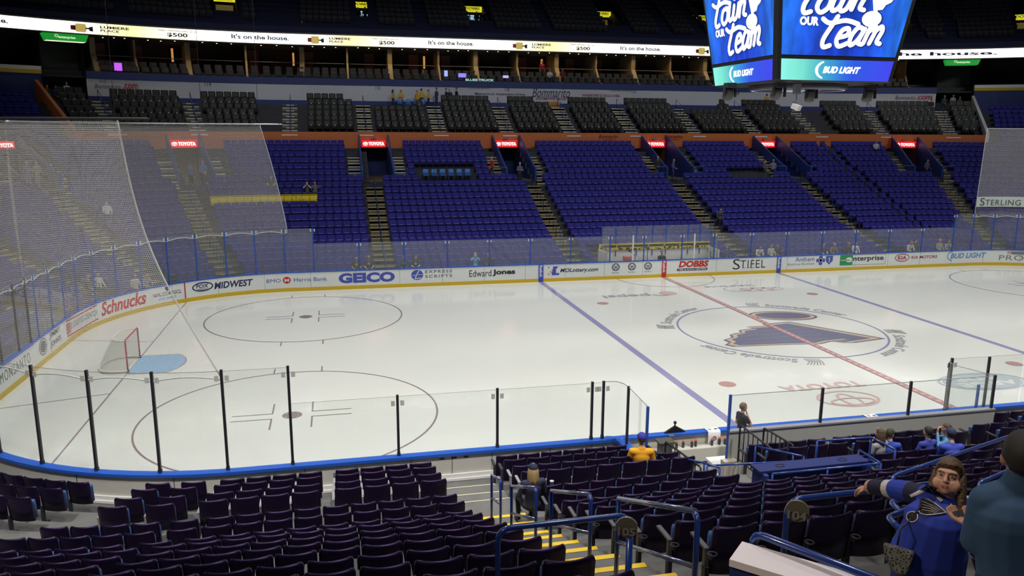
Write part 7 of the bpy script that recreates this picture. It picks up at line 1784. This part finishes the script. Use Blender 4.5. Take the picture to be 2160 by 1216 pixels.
near_person(2005, 916, Dq-.1, 'sit_lean', PI-.2, (.04, .07, .45), hairc='dark', sleeve=2, cuff=(.5, .5, .55), cap=(.02, .025, .08), label='person in navy cap and blue and white jersey, right of the two jerseys', scale=1.08)
near_person(1996, 905, Dq+1.0, 'sit_up', PI+.9, (.08, .25, .45), hairc='brown', label='person with raised hands in light blue top just in front of the two jerseys')

# ---- woman in the blue jersey
B = Body(); g = lambda u, v, D: V(atD(u, v, D))
hc = g(2001, 1007, 5.0); toC = (V(CAM)-hc).normalized(); rgt = V(_R2)
fwd = (toC+rgt*-.20+Vector((0, 0, -.05))).normalized(); Rh = ortho(fwd, (V(_U2)+rgt*.14)); 
fat = 1.38
pel = g(1955, 1228, 5.15); wst = g(1958, 1165, 5.08); chs = g(1975, 1106, 5.0); nck = g(1998, 1054, 5.05)
B.cap(pel, wst, .200, .215, lambda t, c: np.where(t < .3, 2, 1), (1.12, .85), rgt); B.cap(wst, chs, .212, .175, 1, (1.1, .88), rgt); B.cap(chs, nck, .17, .085, 1, (1.22, .8), rgt); B.cap(nck, hc-Vector((0, 0, .05)), .062, .062, 0)
shl, shr = g(1953, 1047, 5.08), g(2040, 1074, 5.08); ell_, wrl = g(1897, 1034, 5.28), g(1838, 1028, 5.52)
B.cap(nck.lerp(chs, .35), shl, .09, .070, 1); B.cap(nck.lerp(chs, .35), shr, .10, .080, 1)
# sleeve bands: navy upper arm, blue, white, navy cuff
B.cap(shl, ell_, .072, .068, lambda t, c: np.where(t < .05, 1, np.where(t < .58, 7, 1)), (1, 1))
B.cap(ell_, wrl, .068, .052, lambda t, c: np.where(t < .20, 1, np.where(t < .42, 8, np.where(t < .95, 7, 0))))
hand(B, wrl+(wrl-ell_).normalized()*.015, (wrl-ell_).normalized()+Vector((0, 0, -.25)), Vector((.2, -.2, -1)), 1.0, .55, 0, 1, 1)
elr, wrr = g(2068, 1150, 5.1), g(2078, 1215, 5.1)
B.cap(shr, elr, .092, .078, lambda t, c: np.where(t < .14, 8, 7)); B.cap(elr, wrr, .078, .05, lambda t, c: np.where(t < .3, 1, np.where(t < .4, 8, np.where(t < .92, 7, 0)))); hand(B, wrr, wrr-elr, -rgt, .95, .5, 0, 1, -1)
zg = gz(pel.y)
for sx in (-1, 1):
    hp = pel+rgt*.11*sx; kn = Vector((hp.x+.02*sx, hp.y, zg+.50)); an = Vector((kn.x, kn.y-.02, zg+.10)); B.cap(hp, kn, .125, .08, 2); B.cap(kn, an, .078, .048, 2); B.cap(an, an+toC*.14+Vector((0, 0, -toC.z*.14-.05)), .045, .036, 3)
PH = head(B, hc, Rh, .98, True)
for sx in (-1, 1): B.ell(PH(sx*.046, .040, -.045), (.036, .040, .040), 0, Rh)
B.ell(PH(0, .02, -.085), (.050, .045, .030), 0, Rh)
def wpaint(Cc, mi):
    # white shoulder yokes
    r = (Cc-np.array(nck)) @ np.array(rgt); h = (Cc-np.array(nck)) @ np.array(_U2); m = (mi == 1) & (np.abs(h+.055-.0*r) < .10) & (np.abs(np.abs(r)-.105+(h+.03)*.55) < .016); mi = mi.copy(); mi[m] = 8
    return mi
wm = B.build(.0066, 'woman_body', 3)
setmats(wm, (SKIN[0], col((.015, .04, .36)), col((.012, .012, .02)), M['shoe'], SKIN[0], SKIN[0], M['lip'], col((.008, .010, .035)), col((.52, .50, .50))))
wo = bpy.data.objects.new('person', wm); C.objects.link(wo); tag(wo, 'woman in blue hockey jersey with winged note, arm stretched along the rail', 'person')
face_parts(wo, hc, Rh, .98, (.02, .015, .01), (.12, .07, .04))
# hair: shell and long strands falling behind and at the right, wisp at the left
hq = hair_mesh(hc, Rh, 1.0, 'long'); P = lambda x, y, z: hc+Rh @ (Vector((x, y, z))*1.14)
o = hq.obj('hair', mat('hair_light_brown', (.10, .062, .03), .6, noise=.45, nscale=40, bump=.8)); o.parent = wo
# crest on the chest, laid on the jersey surface
bvh = BVHTree.FromPolygons([v.co.copy() for v in wm.vertices], [tuple(p_.vertices) for p_ in wm.polygons])
def drape(u, v, off):
    r = V(ray(u, v)); h = bvh.ray_cast(V(CAM), r.normalized(), 20); p_ = h[0] if h[0] is not None else g(u, v, 4.85); return tuple(p_-r.normalized()*off)
def crest(pts, off, m, nm, tube=None, closed=True):
    q = MB()
    if tube: q.tube([drape(u, v, off) for u, v in pts], tube, 5, closed=closed)
    else:
        cx = sum(p_[0] for p_ in pts)/len(pts); cy = sum(p_[1] for p_ in pts)/len(pts); N = len(pts); rings = []
        for k in range(5):
            t = k/4; rings += [drape(cx+(u-cx)*t, cy+(v-cy)*t, off) for u, v in pts]
        q.add(rings, [(k*N+i, k*N+(i+1) % N, (k+1)*N+(i+1) % N, (k+1)*N+i) for k in range(4) for i in range(N)], 0, True)
    o = q.obj(nm, m); o.parent = wo; return o
cw = [(1947, 1052), (1958, 1054), (1972, 1062), (1985, 1072), (1996, 1082), (1985, 1084), (1970, 1086), (1955, 1087), (1942, 1084), (1938, 1080)]
crest(cw, .010, col((.010, .010, .03)), 'crest_wing'); crest(cw, .012, col((.60, .55, .42)), 'crest_outline', .0035)
for k in range(4): crest([(1944, 1058+6*k), (1960+2*k, 1064+5*k), (1984-3*k, 1076+3*k)], .013, col((.60, .55, .42)), 'crest_feather', .0018, False)
crest([(1924+12*math.cos(a), 1091+11*math.sin(a)) for a in np.linspace(0, 2*PI, 17)[:-1]], .010, col((.60, .55, .42)), 'crest_ring', .0035)
crest([(1924+10*math.cos(a), 1091+9*math.sin(a)) for a in np.linspace(0, 2*PI, 17)[:-1]], .009, col((.010, .010, .03)), 'crest_head'); crest([(1944, 1054), (1940, 1072), (1930, 1086)], .012, col((.010, .010, .03)), 'crest_stem', .008, False)
for nm_, pl in (('shoulder_stripe', [(1918, 1045), (1940, 1034), (1957, 1022), (1962, 1028), (1944, 1042), (1922, 1050)]), ('shoulder_stripe', [(2010, 1042), (2018, 1038), (2030, 1058), (2035, 1084), (2028, 1090), (2024, 1066)]), ('collar_stripe', [(1956, 1022), (1966, 1026), (1980, 1046), (1990, 1056), (1984, 1060), (1972, 1048)])): crest(pl, .009, col((.52, .50, .50)), nm_)
# strap and patterned bag
q = MB(); q.tube([drape(1950, 1062, .012), drape(1935, 1080, .014), drape(1915, 1102, .016), tuple(g(1899, 1118, 4.86)), tuple(g(1893, 1150, 4.9))], .006, 6); st = q.obj('bag_strap', M['black']); 
M['bagp'] = bpy.data.materials.new('bag_pattern'); M['bagp'].use_nodes = True; nt = M['bagp'].node_tree; b = nt.nodes['Principled BSDF']; tc = nt.nodes.new('ShaderNodeTexCoord'); vo = nt.nodes.new('ShaderNodeTexVoronoi'); vo.feature = 'DISTANCE_TO_EDGE'; vo.inputs['Scale'].default_value = 55; nt.links.new(tc.outputs['Object'], vo.inputs['Vector'])
rp = nt.nodes.new('ShaderNodeValToRGB'); rp.color_ramp.elements[0].position = .10; rp.color_ramp.elements[0].color = (.12, .12, .10, 1); rp.color_ramp.elements[1].position = .16; rp.color_ramp.elements[1].color = (.01, .012, .012, 1); nt.links.new(vo.outputs['Distance'], rp.inputs[0]); nt.links.new(rp.outputs[0], b.inputs['Base Color']); b.inputs['Roughness'].default_value = .8
c0 = g(1900, 1178, 4.95); bagr = empty('shoulder_bag', tuple(c0)); tag(bagr, 'black bag with white leaf pattern hanging at the woman side', 'bag'); q = MB(); pr = [(-.075, .06), (.11, .07), (.09, -.02), (.015, -.11), (-.05, -.09)]
Rb = ortho(toC); vs = [Rb @ Vector((-x, y, z)) for y in (.05, -.05) for x, z in pr]; q.add(vs, [tuple(range(5)), tuple(reversed(range(5, 10)))]+[(i, i+5, (i+1) % 5+5, (i+1) % 5) for i in range(5)]); bevel(q.obj('bag_body', M['bagp'], bagr, fixn=True), .02, 3)
st.parent = bagr; st.matrix_parent_inverse = Matrix.Translation(-c0)

# ---- man in blue seen from behind at the right edge
B = Body(); Dm = 3.75; hcm = g(2158, 966, Dm); away = (hcm-V(CAM)).normalized(); away.z = 0; away.normalize(); fwd = (away+rgt*-.22).normalized(); Rm = ortho(fwd)
nck = g(2160, 1020, Dm); chs = g(2150, 1105, Dm-.02); wst = g(2148, 1180, Dm); pel = g(2150, 1235, Dm)
B.cap(pel, wst, .165, .168, lambda t, c: np.where(t < .3, 2, 1), (1.15, .85), rgt); B.cap(wst, chs, .168, .185, 1, (1.15, .85), rgt); B.cap(chs, nck, .175, .085, 1, (1.2, .85), rgt); B.cap(nck, nck+(hcm-nck)*.25, .075, .07, 1); B.cap(nck, hcm, .06, .06, 0)
shl, shr = g(2082, 1060, Dm+.02), g(2235, 1055, Dm-.05); B.cap(nck.lerp(chs, .3), shl, .10, .085, 1); B.cap(nck.lerp(chs, .3), shr, .10, .085, 1)
el1 = g(2056, 1142, Dm+.05); wr1 = g(2048, 1110, Dm+.42); B.cap(shl, el1, .080, .066, 1); B.cap(el1, wr1, .064, .036, lambda t, c: np.where(t < .90, 1, 0)); hand(B, wr1, g(2022, 1094, Dm+.5)-wr1, Vector((.1, -.1, 1)), 1.05, .5, 0, 1, 1)
el2 = g(2240, 1150, Dm-.05); wr2 = g(2098, 1104, Dm+.42); B.cap(shr, el2, .080, .066, 1); B.cap(el2, wr2, .064, .036, lambda t, c: np.where(t < .92, 1, 0)); hand(B, wr2, g(2056, 1090, Dm+.5)-wr2, Vector((.1, -.1, 1)), 1.05, .5, 0, 1, -1)
zg = gz(pel.y)
for sx in (-1, 1):
    hp = pel+rgt*.10*sx; kn = Vector((hp.x, hp.y, zg+.50)); an = Vector((hp.x, hp.y, zg+.10)); B.cap(hp, kn, .105, .07, 2); B.cap(kn, an, .066, .045, 2); B.cap(an, an+Vector((fwd.x*.16, fwd.y*.16, -.05)), .045, .036, 3)
head(B, hcm, Rm, 1.08, True); mm = B.build(.010, 'man_body', 2)
setmats(mm, (SKIN[1], col((.018, .06, .13)), col((.02, .02, .03)), M['shoe'], SKIN[1], SKIN[1], M['lip']))
mo = bpy.data.objects.new('person', mm); C.objects.link(mo); tag(mo, 'dark-haired man in blue fleece seen from behind at the right edge', 'person'); face_parts(mo, hcm, Rm, 1.08)
o = hair_mesh(hcm, Rm, 1.10, 'short').obj('hair', mat('hair_dark', HAIR['dark'], .7)); o.parent = mo
q = MB(); c_ = g(2040, 1089, Dm+.50); q.box((0, 0, 0), (.14, .075, .012), 0, rx=.5); ph = bevel(q.obj('phone', M['black'], None, tuple(c_)), .004); ph.rotation_euler = (0, 0, -YAW+.3); tag(ph, 'dark phone held in both hands by the man in blue', 'phone')
# cup in the seat row behind the blond woman
P = atZ(1164, 1017, NT[4]+.80); q = MB(); q.lathe([(0, 0), (.028, 0), (.040, .12), (.043, .12), (.041, .11), (.0, .10)], n=14); tag(q.obj('drink_cup', mat('cup_clear_white', (.5, .5, .55), .2), None, tuple(P-np.array([0, 0, .1]))), 'small clear cup on the armrest behind the blond woman', 'cup')
bpy.context.view_layer.update()
